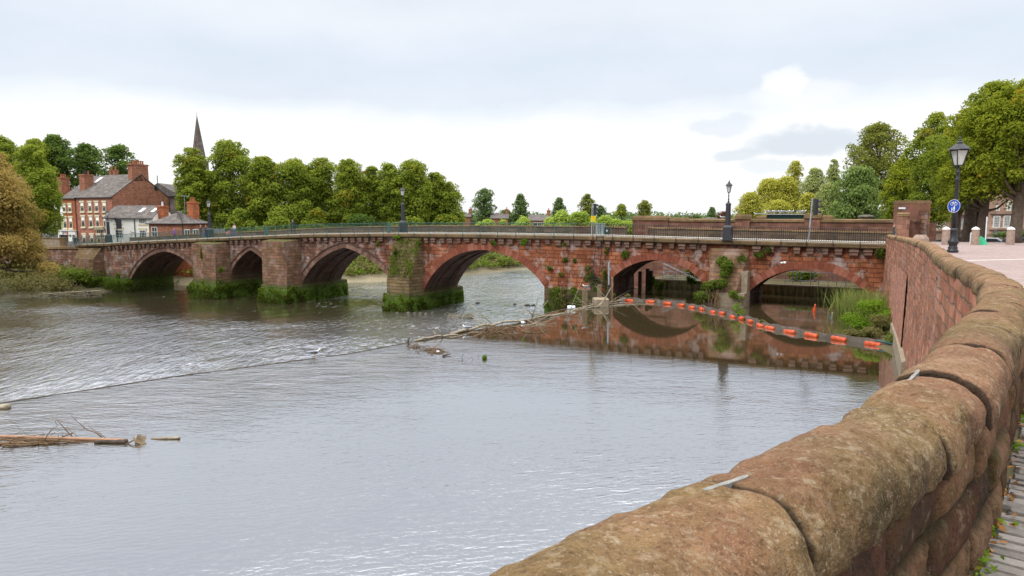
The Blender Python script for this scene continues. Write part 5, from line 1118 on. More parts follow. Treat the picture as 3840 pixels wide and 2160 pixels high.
# far houses between the distant trees
for u0, u1, vr, ve, vb, d, lb, wins in ((1985, 2066, 805, 826, 850, 240, 'far brick terrace with grey roof and white windows above the bridge', 3), (1842, 1905, 800, 818, 845, 250, 'far grey roofed house partly hidden between the distant trees', 0), (1735, 1764, 800, 812, 840, 250, 'far small red roofed house at the left of the distant trees', 0)):
    p = at_depth(u0, vb, d); q = at_depth(u1, vb, d); t_ = thing('far_house', lb, 'house', (p.x, p.y, 0)); W = q.x-p.x; zr2, ze2, zb2 = (at_depth(0, k, d).z for k in (vr, ve, vb+10))
    m = MB(); m.box((W/2, 4, (ze2+zb2)/2), (W, 8, ze2-zb2)); m.build('wall', M['brick'], t_)
    m = MB(); m.loft([[(x, -.4, ze2-.1), (x, 8.4, ze2-.1), (x, 4, zr2)] for x in (-.3, W+.3)]); m.build('roof', M['slate'], t_)
    chimney(t_, W*.92, 4, ze2, zr2+1.3, 1.2, 1.6, 2, 'brick')
    if wins:
        for k in range(wins): sash(t_, W*(.28+.19*k), at_depth(0, 846, d).z, at_depth(0, 834, d).z, 1.7, -.03, 'white', 2, 1, None, None, 0)
# ------------------------------------------------------------------ trees
LROW = [(660, 802, 555, 850, 'linden with thin crown in front of the church spire, leftmost of the riverside row', 138), (792, 950, 527, 850, 'tallest linden of the riverside row, right of the spire', 140), (935, 1055, 588, 850, 'linden third along the riverside row with loose top', 139), (1028, 1180, 600, 850, 'broad rounded linden in the riverside row above the walking man', 139), (1158, 1268, 593, 850, 'narrow linden with pointed top in the middle of the riverside row', 141), (1246, 1372, 599, 850, 'linden with ragged open top in the middle of the riverside row', 139), (1352, 1442, 625, 850, 'slim low linden just left of the bridge lamp', 142), (1412, 1510, 612, 850, 'linden standing directly behind the bridge lamp', 141), (1486, 1610, 603, 850, 'linden with tall top just right of the bridge lamp', 143), (1590, 1675, 648, 850, 'linden near the right end of the riverside row', 146), (1630, 1732, 682, 850, 'rounded low linden ending the riverside row', 148)]
for i, (a, b, vt, vb, lb, d) in enumerate(LROW):
    mx_, hw_ = (a+b)/2, (b-a)*(.54 if i == 0 else .70); a, b = mx_-hw_, mx_+hw_
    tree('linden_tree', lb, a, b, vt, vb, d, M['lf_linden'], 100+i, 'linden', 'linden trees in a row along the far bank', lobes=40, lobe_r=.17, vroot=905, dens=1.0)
for i, (a, b, vt, lb) in enumerate(((700, 860, 640, 'shaded linden filling the gap left of the tallest linden'), (900, 1050, 640, 'shaded linden standing back right of the tallest linden'), (1080, 1240, 640, 'shaded linden standing back behind the middle of the row'), (1250, 1400, 655, 'shaded linden standing back left of the lamp'), (1430, 1580, 660, 'shaded linden standing back right of the lamp'), (1560, 1690, 690, 'shaded linden standing back near the right end'))):
    tree('linden_tree', lb, a, b, vt, 850, 152, M['lf_linden'], 260+i, 'round', 'linden trees standing back behind the riverside row', lobes=30, lobe_r=.2, vroot=895, dens=.9)
# lower skirts of the row, bushes along the far bank
for i, (a, b, vt, d, mt, lb) in enumerate(((640, 760, 760, 130, 'lf_dark', 'dark bush at the foot of the linden nearest the church'), (830, 960, 770, 131, 'lf_linden', 'leafy bush under the tallest linden'), (960, 1110, 778, 130, 'lf_linden', 'leafy bush under the row behind the walking man'), (1120, 1270, 775, 132, 'lf_linden', 'leafy bush under the middle of the linden row'), (1290, 1430, 778, 133, 'lf_dark', 'dark leafy bush under the row left of the lamp'), (1440, 1600, 780, 134, 'lf_linden', 'leafy bush under the row right of the lamp'), (1590, 1770, 800, 140, 'lf_linden', 'spreading bush at the right end of the linden row'))):
    c = at_depth((a+b)/2, 900, d); bush('leafy_bush', lb, (c.x, c.y, -6), ((b-a)/FPX*d*1.15, 6, at_depth(0, vt, d).z+6), M[mt], 140+i, .42, group='bushes below the linden row', lobes=14)
# far trees
for i, (a, b, vt, vb, pf, mt, lb) in enumerate(((1764, 1868, 708, 835, 'round', 'lf_dark', 'large round far tree with gaps in its crown, leftmost on the skyline'), (1906, 1996, 730, 840, 'cone', 'lf_dark', 'dense conical far tree between two grey roofs'), (2062, 2130, 741, 815, 'cone', 'lf_dark', 'small conical far tree behind pale willows'), (2168, 2242, 728, 815, 'round', 'lf_oak', 'far tree directly behind the traffic light with yellow sign'), (2228, 2275, 770, 815, 'round', 'lf_dark', 'low dark far tree right of the left traffic light'), (2300, 2360, 766, 815, 'cone', 'lf_linden', 'small yellow green far tree right of the left traffic light'), (2384, 2452, 753, 815, 'round', 'lf_oak', 'open crowned far tree above the left block of the red wall'), (2646, 2692, 779, 822, 'cone', 'lf_dark', 'small dark far conifer left of the bridge lamp'), (2684, 2745, 795, 825, 'round', 'lf_red', 'low dark copper far tree left of the lamp column'), (1860, 1935, 788, 840, 'round', 'lf_dark', 'low dark far tree between the round tree and the conical tree'), (2560, 2640, 803, 830, 'round', 'lf_dark', 'low far hedge tree above the red wall'))):
    tree('far_tree', lb, a, b, vt, vb, 255+3*i, M['lf_far' if mt == 'lf_dark' else mt], 160+i, pf, 'far trees on the skyline', lobes=22, lobe_r=.17, vroot=860, dens=.8, leaf=.62)
# pale willows just beyond the bridge
for i, (a, b, vt, d, lb) in enumerate(((1775, 1860, 828, 118, 'low green bush left of the far terrace'), (1850, 1925, 806, 116, 'yellow green bush below the conical far tree'), (1915, 1995, 802, 117, 'rounded green bush left of the far brick terrace'), (2040, 2140, 786, 112, 'pale willow right of the far brick terrace'), (2110, 2230, 783, 110, 'pale willow behind the yellow notice'), (2210, 2310, 800, 108, 'pale willow right of the traffic light pole'), (2280, 2400, 806, 107, 'pale willow left of the raised wall block'))):
    c = at_depth((a+b)/2, 850, d); bush('willow_bush', lb, (c.x, c.y, -5.8), ((b-a)/FPX*d*1.2, 6, at_depth(0, vt, d).z+5.8), M['lf_pale'], 180+i, .26, group='pale willows beyond the bridge', lobes=13, n=9000, elong=2.2)
c = at_depth(2290, 850, 80); bush('willow_bush', 'bright green shrub seen through the gap in the far parapet', (c.x, c.y, -4.5), (3.5, 2, 3.2), M['lf_bright'], 199, .16, group='pale willows beyond the bridge')
# right bank trees
DW = dict(droop=((0, 0, -1.3), .7), leaf=.24, depth_k=.6)
for i, (a, b, vt, d, mt, nm, lb, gp) in enumerate((
  (2745, 2880, 722, 112, 'lf_yellow', 'yellow_willow', 'low yellow green willow at the left end of the group', 'y'), (2800, 2960, 672, 116, 'lf_yellow', 'yellow_willow', 'tall domed yellow willow behind the left half of the gull box', 'y'), (2870, 3010, 664, 114, 'lf_yellow', 'yellow_willow', 'broad yellow willow under the slim poplar', 'y'), (2850, 2985, 752, 104, 'lf_yellow', 'yellow_willow', 'low pale yellow willow in front, directly above the gull box', 'y'),
  (2975, 3075, 726, 102, 'lf_yellow', 'yellow_willow', 'yellow green young willow left of the leaning traffic light pole', 'y'), (2985, 3110, 630, 113, 'lf_sage', 'sage_willow', 'pale sage green willow right of the poplar', 's'), (3040, 3160, 690, 108, 'lf_sage', 'sage_willow', 'lower sage green willow behind the leaning traffic light', 's'), (3075, 3160, 598, 121, 'lf_sage', 'sage_willow', 'small pale topped willow highest behind the sage willows', 's'))):
    tree(nm, lb, a, b, vt, 842, d, M[mt], 201+i, 'dome', 'yellow willows behind the red wall' if gp == 'y' else 'sage willows behind the red wall', lobes=34, lobe_r=.19, vroot=870, dens=.8, **DW)
tree('poplar_tree', 'slim yellow poplar standing above the willows', 2934, 3016, 603, 800, 118, M['lf_yellow'], 254, 'poplar', lobes=20, lobe_r=.24, vroot=860, dens=.55, gap=.4, leaf=.26)
tree('oak_tree', 'large olive brown oak with open airy crown', 3150, 3412, 465, 760, 108, M['lf_oak'], 208, 'round', lobes=46, lobe_r=.145, vroot=870, dens=.75, gap=.35)
tree('birch_tree', 'rounded grey green birch behind the right traffic light', 3095, 3318, 628, 850, 92, M['lf_birch'], 209, 'dome', lobes=44, lobe_r=.15, vroot=880, dens=1.0, droop=((0, 0, -1.4), .6), leaf=.3)
tree('lime_tree', 'yellow green lime filling the space between birch and kiosk', 3285, 3470, 600, 850, 82, M['lf_limebig'], 210, 'dome', lobes=40, lobe_r=.16, vroot=880)
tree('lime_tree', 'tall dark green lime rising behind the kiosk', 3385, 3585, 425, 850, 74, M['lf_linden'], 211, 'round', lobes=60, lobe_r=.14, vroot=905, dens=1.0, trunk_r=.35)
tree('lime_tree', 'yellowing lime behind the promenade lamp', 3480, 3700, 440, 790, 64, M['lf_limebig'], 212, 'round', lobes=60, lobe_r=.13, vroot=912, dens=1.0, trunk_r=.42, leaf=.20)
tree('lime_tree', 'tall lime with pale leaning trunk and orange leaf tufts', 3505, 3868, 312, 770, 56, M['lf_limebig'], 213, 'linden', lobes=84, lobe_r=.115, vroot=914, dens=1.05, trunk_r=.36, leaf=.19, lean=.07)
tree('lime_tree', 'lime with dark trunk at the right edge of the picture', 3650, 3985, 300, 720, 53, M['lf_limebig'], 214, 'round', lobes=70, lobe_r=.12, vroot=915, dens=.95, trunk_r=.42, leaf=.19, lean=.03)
for u, w0, d, lb, zt_ in ((3630, .55, 63, 'thick dark trunk left of the middle bollard', 6), (3665, .5, 66, 'dark trunk directly behind the middle bollard', 6)):
    p = at_level(u, 912, plaza_z(60)-.2); t_ = thing('lime_tree', 'lime with ' + lb, 'tree', (p.x, p.y, p.z)); m = MB(); m.tube([(0, 0, -.3), (0, 0, .6), (.05, 0, 3), (.1, 0, zt_+1)], [w0*1.25, w0*.95, w0*.8, w0*.6], 10); m.build('trunk', M['bark'], t_, smooth=True)
    rng = np.random.default_rng(int(u)); L = [(rng.uniform(-2.6, 2.6), rng.uniform(-1.5, 2), zt_-1.6+rng.uniform(0, 4), 1.25, 1.2, 1.0, rng.random()) for _ in range(16)]; Pp, Nn, k, r, D = shell_points(rng, L, 4200); leaf_mesh('crown', Pp, Nn, .2, np.clip(.3*r+.2*D[:, 2]+.25*rng.random(4200), 0, 1), rng.random(4200)*.9, M['lf_linden'], t_, int(u))
# left bank
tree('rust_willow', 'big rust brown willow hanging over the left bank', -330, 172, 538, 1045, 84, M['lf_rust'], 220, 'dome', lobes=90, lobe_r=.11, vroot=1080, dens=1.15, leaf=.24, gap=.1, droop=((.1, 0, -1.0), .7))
tree('chestnut_tree', 'dense green tree between the rust willow and the orange house', 50, 246, 548, 890, 112, M['lf_linden'], 221, 'round', lobes=54, lobe_r=.15, vroot=905, lean=.0)
for i, (a, b, vt, vb, d, mt, lb) in enumerate(((-60, 90, 516, 700, 165, 'lf_linden', 'green tree rising behind the rust willow'), (70, 215, 520, 760, 172, 'lf_linden', 'green tree left of the orange house chimney'), (130, 300, 508, 760, 178, 'lf_dark', 'tall dark tree behind the orange house chimney'), (255, 400, 540, 720, 176, 'lf_dark', 'dark rounded tree behind the big house ridge'), (375, 528, 545, 730, 170, 'lf_dark', 'airy dark tree behind the gable chimney'))):
    tree('wood_tree', lb, a, b, vt, vb, d, M[mt], 230+i, 'round', 'trees behind the brick houses', lobes=34, lobe_r=.17, vroot=880, dens=.8 if i == 4 else 1.0, gap=.4 if i == 4 else 0)
# ------------------------------------------------------------------ growth on banks and piers
def scatter(name, label, pts, hts, n, leaf, mat, seed, spread=(.6, .6), cat='weeds', up=.5, elong=1.8, droop=None, kind='stuff', clump=.0):
    rng = np.random.default_rng(seed); pts = np.array(pts, float); k = rng.integers(0, len(pts), n); q = rng.random(n)**1.3
    P_ = pts[k] + np.stack([rng.normal(size=n)*spread[0], rng.normal(size=n)*spread[1], np.zeros(n)], 1); hh = np.array(hts, float)[k] if hasattr(hts, '__len__') else np.full(n, hts)
    cl = np.array([mnoise.noise(Vector((p[0]*.8, p[1]*.8, seed))) for p in P_])*.5+.5; P_[:, 2] += hh*q*(.35+1.1*cl)
    N_ = rng.normal(size=(n, 3))*.6 + np.array([0, -.25, up]); tone = np.clip(.25+.5*q*cl+.25*rng.random(n), 0, 1); aut = np.clip(.6*np.array([mnoise.noise(Vector((p[0]*.5, p[1]*.5, seed+9))) for p in P_])+.4+.25*rng.normal(size=n), 0, 1)
    o = leaf_mesh(name, P_, N_, leaf, tone, aut, mat, None, seed, elong=elong, droop=droop); return tag(o, label, cat, kind=kind)
lb_pts = []; rg = random.Random(8)
for i in range(420):
    k = rg.uniform(0, len(LEFTB)-1.001); a = Vector(LEFTB[int(k)]).lerp(Vector(LEFTB[int(k)+1]), k % 1); d_ = rg.uniform(1.6, 14)
    if k > len(LEFTB)-2.4: d_ = rg.uniform(5.0, 13)
    n_ = Vector((-.64, .77, 0)); lb_pts.append((a.x+n_.x*d_, a.y+n_.y*d_, float(np.interp(d_, [0, 3, 5, 8, 13], [-11, -10.5, -9.8, -9.0, -8.3]))))
scatter('bank_weeds', 'grey brown weeds covering the left bank under the willow', lb_pts, 1.5, 26000, .22, M['lf_dry'], 301, (.7, .7))
scatter('bank_brambles', 'dark green brambles at the foot of the left river wall', [(*at_depth(u, 1040, d).xy, -9.3) for u, d in ((190, 101), (220, 100), (250, 99.5), (275, 99), (295, 98.5), (160, 101))], 1.6, 7000, .2, M['lf_weed'], 302, (1.0, .7))
fb = []
for i in range(700):
    k = rg.uniform(0, len(FAR)-1.001); a = Vector(FAR[int(k)]).lerp(Vector(FAR[int(k)+1]), k % 1); d_ = rg.uniform(5.5, 20); fb.append((a.x-.25*d_, a.y+d_*.95, float(np.interp(d_, [0, 4, 7, 10, 14, 20], [-10.7, -10.0, -9.2, -7.9, -6.8, -6.1]))))
scatter('far_bank_weeds', 'green weeds and grass on the far bank seen through the arches', fb, 1.3, 42000, .34, M['lf_dry'], 303, (.9, .9))
scatter('far_bank_grass', 'fresh green grass patches on the far bank seen through the arches', fb[::2], .9, 16000, .34, M['lf_bright'], 304, (1.2, 1.2))
# shaggy growth on the pier feet
FEET = [(0.0, 5.6, 1.9, -8.9, 'shaggy growth on the foot of the bridge end pier at the left bank'), (6.2, 11.7, .75, -8.95, 'shaggy growth along the ledge left of the leftmost arch'), (27.35, 32.35, 2.4, -8.2, 'bright green growth on the foot of the pier below the blue bag'), (39.95, 44.65, 2.5, -8.2, 'bright green growth on the pier right of the pointed arch'), (58.65, 62.15, 2.5, -8.2, 'shaggy weeds on the foot of the stepped cutwater')]
for i, (a, b, p_, zf, lb) in enumerate(FEET):
    rng = np.random.default_rng(310+i); pts = []; nrm = []; n = 6200 if i != 1 else 3600
    per = [(a-.3, WB), (a-.3, 0), (a+.35, -p_-.3), (b-.35, -p_-.3), (b+.3, 0), (b+.3, WB+.6)]; seg = [math.dist(per[k], per[k+1]) for k in range(5)]; cs = np.cumsum([0]+seg)
    for k in range(n):
        s_ = rng.uniform(seg[0]*.8, cs[-1]); j = max(q for q in range(5) if cs[q] <= s_); q = (s_-cs[j])/seg[j]; x = lerp(per[j][0], per[j+1][0], q); y = lerp(per[j][1], per[j+1][1], q); nx, ny = (per[j+1][1]-per[j][1])/seg[j], -(per[j+1][0]-per[j][0])/seg[j]
        cl0 = mnoise.noise(Vector((s_*.7, 5, i)))*.5+.5; h = rng.random()**1.1*(.38+.95*cl0); cl = mnoise.noise(Vector((s_*1.3, h*2.6, i)))*.5+.5; out = (.04+(.30 if 1 <= j <= 3 else .08)*cl*(.4+.6*math.sin(math.pi*min(1, h*1.05))))*rng.random()**.6 + .05
        if cl < .40+.1*h or (j in (0, 4) and (rng.random() < .72 or h > .85)): continue
        z = lerp(-10.55, zf-.0+.25*(cl-.4), h); w_ = bw(x+nx*out, y+ny*out, z); pts.append(w_); nrm.append(BE*nx + BN*ny)
    pts = np.array([tuple(p) for p in pts]); n = len(pts); N_ = np.array([(v.x, v.y, .35) for v in nrm])*.8 + rng.normal(size=(n, 3))*.5
    zz = (pts[:, 2]+10.55)/(zf+10.55); tone = np.clip(.1+.75*zz**1.5+.2*rng.normal(size=n), 0, 1); aut = np.clip(.85-.7*zz+.25*rng.normal(size=n), 0, 1)
    o = leaf_mesh('pier_weeds', pts, N_, .15, tone, aut, M['lf_moss'], None, 310+i, elong=2.0, droop=((0, 0, -1.2), .6)); tag(o, lb, 'weeds', kind='stuff')
def bz(u, v, off): return br_z(u, v, off)
def on_face(name, lb, u, v, w_, h_, mat, seed, off=-.3, leaf=.12, n=None, cat='plant', group=None, thick=.5, droop=None):
    s = on_bridge(u, off); z = bz(u, v, off); p = bw(s, off, z-h_/2); return bush(name, lb, p, (w_, thick, h_), M[mat], seed, leaf, n, 6, cat, group, None, droop, .2, BROT)
# plants growing out of the masonry
for i, (u, v, w_, h_, mt, off, lb) in enumerate(((1845, 905, .9, .9, 'lf_weed', -.45, 'tuft hanging from the ledge above the wide arch, left of the drain hole'), (1970, 903, 1.0, 1.0, 'lf_bright', -.45, 'bright tuft hanging from the ledge above the wide arch, right of the crown'), (2117, 972, .7, .75, 'lf_weed', -.12, 'tuft on the red wall, upper left of the crack'), (2062, 1002, .6, .7, 'lf_weed', -.12, 'tuft on the red wall nearest the wide arch ring'), (2105, 1026, .7, .5, 'lf_weed', -.12, 'low spreading tuft on the red wall above the pier weeds'), (2157, 976, .55, .6, 'lf_weed', -.12, 'tuft beside the crack in the red wall'), (2343, 945, .8, 1.1, 'lf_weed', -.2, 'hanging plant left above the fifth arch'), (2275, 938, .5, .7, 'lf_weed', -.2, 'small plant beside the ladder top'), (2855, 948, 1.0, 1.0, 'lf_weed', -.3, 'plant hanging under the ledge left of the last arch'), (2890, 940, .9, .7, 'lf_weed', -.3, 'small plant among the corbels of the last arch'), (3305, 940, .7, 1.4, 'lf_weed', -.4, 'green trailing plant at the corner by the promenade wall'), (1103, 910, .5, .5, 'lf_weed', -.35, 'tiny plant under the ledge between the second and third arch'), (1493, 885, 1.2, .5, 'lf_bright', -.6, 'bright plant on the ledge at the stepped cutwater'), (1570, 900, .9, 1.2, 'lf_weed', -.5, 'plant trailing at the right edge of the stepped cutwater'), (1480, 935, .8, 1.0, 'lf_weed', -1.3, 'green plant on the upper steps of the stepped cutwater'), (2115, 915, .5, .6, 'lf_weed', -.4, 'plant under the ledge right of the wide arch'), (1415, 912, .4, .9, 'lf_weed', -.35, 'dark tuft under the ledge beside the stepped cutwater'), (800, 912, .8, .9, 'lf_weed', -.6, 'plant on top of the cutwater below the blue bag'), (750, 950, .7, 2.2, 'lf_weed', -1.9, 'creeper trailing down the left edge of the second cutwater'), (820, 1005, 1.4, 1.2, 'lf_weed', -2.4, 'patch of plants low on the second cutwater'), (430, 1030, 1.8, 1.2, 'lf_weed', -.6, 'green patch low on the wall left of the first arch'), (365, 1018, .9, .9, 'lf_weed', -1.6, 'small green tuft on the bridge end pier'))):
    on_face('wall_plant', lb, u, v, w_, h_, mt, 330+i, off, .11, group='plants rooted in the bridge stonework', thick=.35)
# big ivy on the lamp pier and its bush leaning into the water
for i, (u, v, w_, h_, off, mt, lb, lf) in enumerate(((2705, 985, 2.0, 2.6, -1.3, 'lf_weed', 'brown green creeper covering the cutwater under the tall lamp', .12), (2692, 1058, 2.1, 1.9, -2.2, 'lf_weed', 'leafy bush growing at the foot of the lamp cutwater', .12), (2662, 1092, 2.3, 1.8, -2.5, 'lf_weed', 'grey green bush overhanging the pool below the lamp cutwater', .11), (2765, 1100, 1.5, 1.0, -2.2, 'lf_weed', 'small bush on the plinth right of the lamp cutwater', .11), (2780, 965, 1.0, 1.2, -.5, 'lf_weed', 'plant on the sloping stone right of the lamp cutwater', .11))):
    on_face('ivy_bush', lb, u, v, w_, h_, mt, 360+i, off, lf, None, 'shrub', None, 1.6)
for i, (u, v, w_, h_, off, mt, lb) in enumerate(((2075, 1108, 2.2, 2.7, -1.6, 'lf_weed', 'bright grass growing on the pier right of the wide arch'), (2115, 1112, 2.4, 2.6, -1.9, 'lf_dry', 'tall dry weeds on the pier behind the timber posts'), (2160, 1116, 2.2, 2.2, -1.9, 'lf_weed', 'green weeds left of the timber posts'), (2215, 1020, 1.3, 1.8, -.4, 'lf_dry', 'dry climbing weeds on the wall under the ladder'), (2235, 1062, 1.4, 1.6, -.5, 'lf_weed', 'green climber below the ladder'), (2270, 1040, .9, 2.4, -.35, 'lf_weed', 'dark climber left of the grey steel pole'), (2300, 1105, 1.0, 1.0, -.2, 'lf_weed', 'weeds at the left foot of the fifth arch'))):
    on_face('pier_shrub', lb, u, v, w_, h_, mt, 370+i, off, .13, None, 'shrub', 'weeds on the wide pier by the weir', 1.0)
# reeds and brambles under the promenade wall
def reeds(name, label, c, dims, n, seed, hgt, mat):
    rng = np.random.default_rng(seed); V = []; tone = []; F_ = 0
    for i in range(n):
        x, y = rng.normal()*dims[0]*.33, rng.normal()*dims[1]*.33; h = hgt*rng.uniform(.6, 1.1); a = rng.uniform(0, 6.28); ln_ = rng.uniform(.15, .7)*h*.8; dx, dy = math.cos(a)*ln_, math.sin(a)*ln_; w_ = rng.uniform(.018, .032); ax, ay = -math.sin(a)*w_, math.cos(a)*w_; b = rng.uniform(0, 6.28); ax, ay = math.cos(b)*w_, math.sin(b)*w_
        pr = [(x+dx*q*q, y+dy*q*q, h*(q-.25*q**3*ln_/h)) for q in (0, .4, .75, 1)]
        for (p, q), (w0, w1) in zip(zip(pr[:-1], pr[1:]), ((1, .9), (.9, .6), (.6, .08))): V += [(p[0]-ax*w0, p[1]-ay*w0, p[2]), (p[0]+ax*w0, p[1]+ay*w0, p[2]), (q[0]+ax*w1, q[1]+ay*w1, q[2]), (q[0]-ax*w1, q[1]-ay*w1, q[2])]; tone.append(min(1, max(0, .3+.5*p[2]/h+.2*rng.normal())))
    n4 = len(V)//4; me = bpy.data.meshes.new(name); me.from_pydata(V, [], [(4*k, 4*k+1, 4*k+2, 4*k+3) for k in range(n4)]); a_ = me.attributes.new('tone', 'FLOAT', 'FACE'); a_.data.foreach_set('value', tone); b_ = me.attributes.new('autumn', 'FLOAT', 'FACE'); b_.data.foreach_set('value', np.repeat(np.random.default_rng(seed).random(n4//3+1), 3)[:n4]); o = link_mesh(name, me, mat); o.location = c; return tag(o, label, 'reeds')
c = at_level(3215, 1215, ZU); reeds('reed_clump', 'tall reeds bending over the pool below the promenade wall', (c.x+1.2, c.y+1.6, ZU-.1), (2.2, 4.2), 1100, 401, 2.5, M['lf_reed'])
for i, (u, v, w_, dd, h_, mt, lb, lf) in enumerate(((3275, 1240, 3.0, 4.2, 2.3, 'lf_bright', 'bright bramble mound behind the end of the orange boom', .10), (3255, 1278, 2.4, 2.0, 1.0, 'lf_dry', 'dry grey weeds at the water edge behind the boom end', .09), (3330, 1262, 2.0, 3.0, 1.6, 'lf_dry', 'dry tangled weeds against the promenade wall footing', .09), (3405, 1310, 1.6, 2.4, 1.5, 'lf_weed', 'leafy brambles below the concrete footing nearest the viewer', .08), (3345, 1150, 1.6, 3.2, 3.2, 'lf_weed', 'tall weeds in the corner of bridge and promenade wall', .11))):
    c = at_level(u, v, ZU); bush('bramble', lb, (c.x, c.y+.3, ZU-.1), (w_, dd, h_), M[mt], 410+i, lf, None, 10, 'bush')
mb = MB(); pts = []
for s in np.linspace(wall_s(20.6, 35.4), WS[-1], 24):
    p, t, nv = wall_at(s); k = (s-wall_s(20.6, 35.4))/(WS[-1]-wall_s(20.6, 35.4)); w_ = .25 + 2.6*math.sin(math.pi*min(1, k))**1.3; pts.append([(p.x+nv.x*o_, p.y+nv.y*o_, z) for o_, z in ((.1, ZU+.12), (.2+w_*.3, ZU+.12), (.3+w_*.75, ZU+.05), (.4+w_, ZU-.12))])
mb.grid(pts); tag(mb.build('mud_bank', M['earth'], smooth=True), kind='structure')

hp = [(x_, 300+14*math.sin(x_*.11), -5.6) for x_ in np.linspace(-150, 190, 120)]
scatter('far_hedges', 'low line of far hedges and woods along the skyline', hp, 6.2, 26000, 1.0, M['lf_far'], 480, (4, 5), 'hedges')

# yellow green growth clinging to the steps of the centre cutwater
rng = np.random.default_rng(77); pts = []; nr = []
for k in range(4600):
    s_ = rng.uniform(58.7, 62.2); q = rng.random(); cl = mnoise.noise(Vector((s_*1.1, q*3.2, 4)))*.5+.5 + (.12 if s_ > 61 else 0)
    if rng.random() > max(.06, (cl-.40)*2.2): continue
    z = lerp(-6.4, -2.5, q); y = -lerp(2.12, .34, q) - rng.random()*.14; p = bw(s_, y, z); pts.append(tuple(p)); nr.append((-BN.x, -BN.y, .6))
pts = np.array(pts); n = len(pts); o = leaf_mesh('step_weeds', pts, np.array(nr) + rng.normal(size=(n, 3))*.5, .12, rng.random(n), rng.random(n), M['lf_weed'], None, 78, elong=1.8, droop=((0, 0, -1), .7)); tag(o, 'yellow green weeds clinging to the steps of the centre cutwater', 'weeds', kind='stuff')
# ------------------------------------------------------------------ floating boom
BPX = [(2360, 1130), (2440, 1134), (2505, 1141), (2557, 1147), (2598, 1155), (2636, 1162), (2677, 1172), (2711, 1177), (2752, 1190), (2784, 1198), (2818, 1209), (2855, 1224), (2891, 1232), (2964, 1247), (3045, 1261), (3148, 1276), (3276, 1294)]
FP = [at_level(u, v, ZU) for u, v in BPX]
BOOM = thing('floating_boom', 'curved floating boom of orange floats on a grey skirt across the pool', 'boom')
rg = random.Random(21)
for i, p in enumerate(FP):
    a = FP[max(i-1, 0)]; b = FP[min(i+1, len(FP)-1)]; t = (b-a).normalized(); n_ = Vector((-t.y, t.x, 0)); L_ = [.8, .8, .74, .66, .6, .56, .5, .55, .56, .55, .6, .66, .78, .86, .9, .95, .95][i]; m = MB()
    prof = [(-.5, .02), (-.49, .09), (-.45, .135), (-.38, .15), (-.2, .145), (-.19, .155), (0, .15), (.19, .155), (.2, .145), (.38, .15), (.45, .135), (.49, .09), (.5, .02)]
    tl_ = rg.uniform(-.06, .06); dz = rg.uniform(-.06, .02); L_ *= .96
    m.loft([[tuple(t*(x*L_) + n_*(math.cos(w)*r*.95) + Vector((0, 0, math.sin(w)*r + .07 + dz + x*tl_))) for w in [2*math.pi*k/14 for k in range(14)]] for x, r in prof])
    o = m.build('float', M['float'], BOOM, smooth=True); o.location = p - n_*.1
    if i in (1, 5, 8):
        o['label'] = 'dirty partly sunk orange float'
R = []; ends = [at_level(2322, 1128, ZU)] + FP + [at_level(3338, 1304, ZU)]
for i in range(len(ends)-1):
    for k in range(4): R.append(ends[i].lerp(ends[i+1], k/4))
R.append(ends[-1]); rows = []
for i, p in enumerate(R):
    a = R[max(i-1, 0)]; b = R[min(i+1, len(R)-1)]; t = (b-a).normalized(); n_ = Vector((-t.y, t.x, 0)); h = .30 + .05*math.sin(i*1.7) + .03*math.sin(i*.6); q = p + n_*(.12+.05*math.sin(i*.9)); rows.append([tuple(q+Vector((0, 0, -.4))), tuple(q+n_*.02+Vector((0, 0, h))), tuple(q+n_*.05+Vector((0, 0, h))), tuple(q+n_*.03+Vector((0, 0, -.4)))])
m = MB(); m.loft(rows); m.build('skirt', M['skirt'], BOOM)
for i, (u, v, w_, h_, mt, lb) in enumerate(((2352, 1126, 1.0, .7, 'lf_dry', 'brown tuft of dead plants on the far end of the boom'), (2762, 1192, 1.5, 1.15, 'lf_bright', 'bright green plant growing on the middle of the boom'), (2862, 1222, .7, .6, 'lf_dry', 'small brown plant on the boom between two floats'), (3068, 1264, .25, .25, 'lf_bright', 'tiny green sprig beside a bright float'))):
    c = at_level(u, v, ZU); bush('boom_plant', lb, (c.x, c.y+.1, ZU), (w_, w_*.6, h_), M[mt], 430+i, .09, 260 if h_ > .3 else 40, 5, 'plant', None)
c = at_level(2688, 1166, ZU); m = MB(); rgx = random.Random(2)
for k in range(26): x = rgx.gauss(0, .3); m.tube([(x, rgx.gauss(0, .2), -.1), (x*.8+rgx.gauss(0, .1), .1, .7), (x*1.3+rgx.gauss(0, .2), .3, 1.6)], [.02, .015, .006], 4)
o = m.build('dead_branches', M['twig']); o.location = (c.x, c.y+.3, ZU); tag(o, 'bundle of dead brown branches trailing from the bush into the boom', 'branches')
# blue rope from the wall to the boom end
wa_ = at_depth(3388, 1192, 37.2); be_ = ends[-1]; m = MB(); m.tube([wa_, wa_.lerp(be_, .25)+Vector((0, 0, -.45)), wa_.lerp(be_, .6)+Vector((0, 0, -.5)), be_+Vector((0, 0, .25)), FP[-1]+Vector((0, .4, .3))], .025, 6)
for k in range(4): m.tube([wa_+Vector((rg.uniform(-.1, .1), 0, .05)), wa_+Vector((rg.uniform(-.25, .05), -.1, -.6)), wa_+Vector((rg.uniform(-.3, 0), -.1, -.9))], .018, 5)
tag(m.build('rope', M['rope']), 'blue rope tied to the wall and running down to the boom end', 'rope')
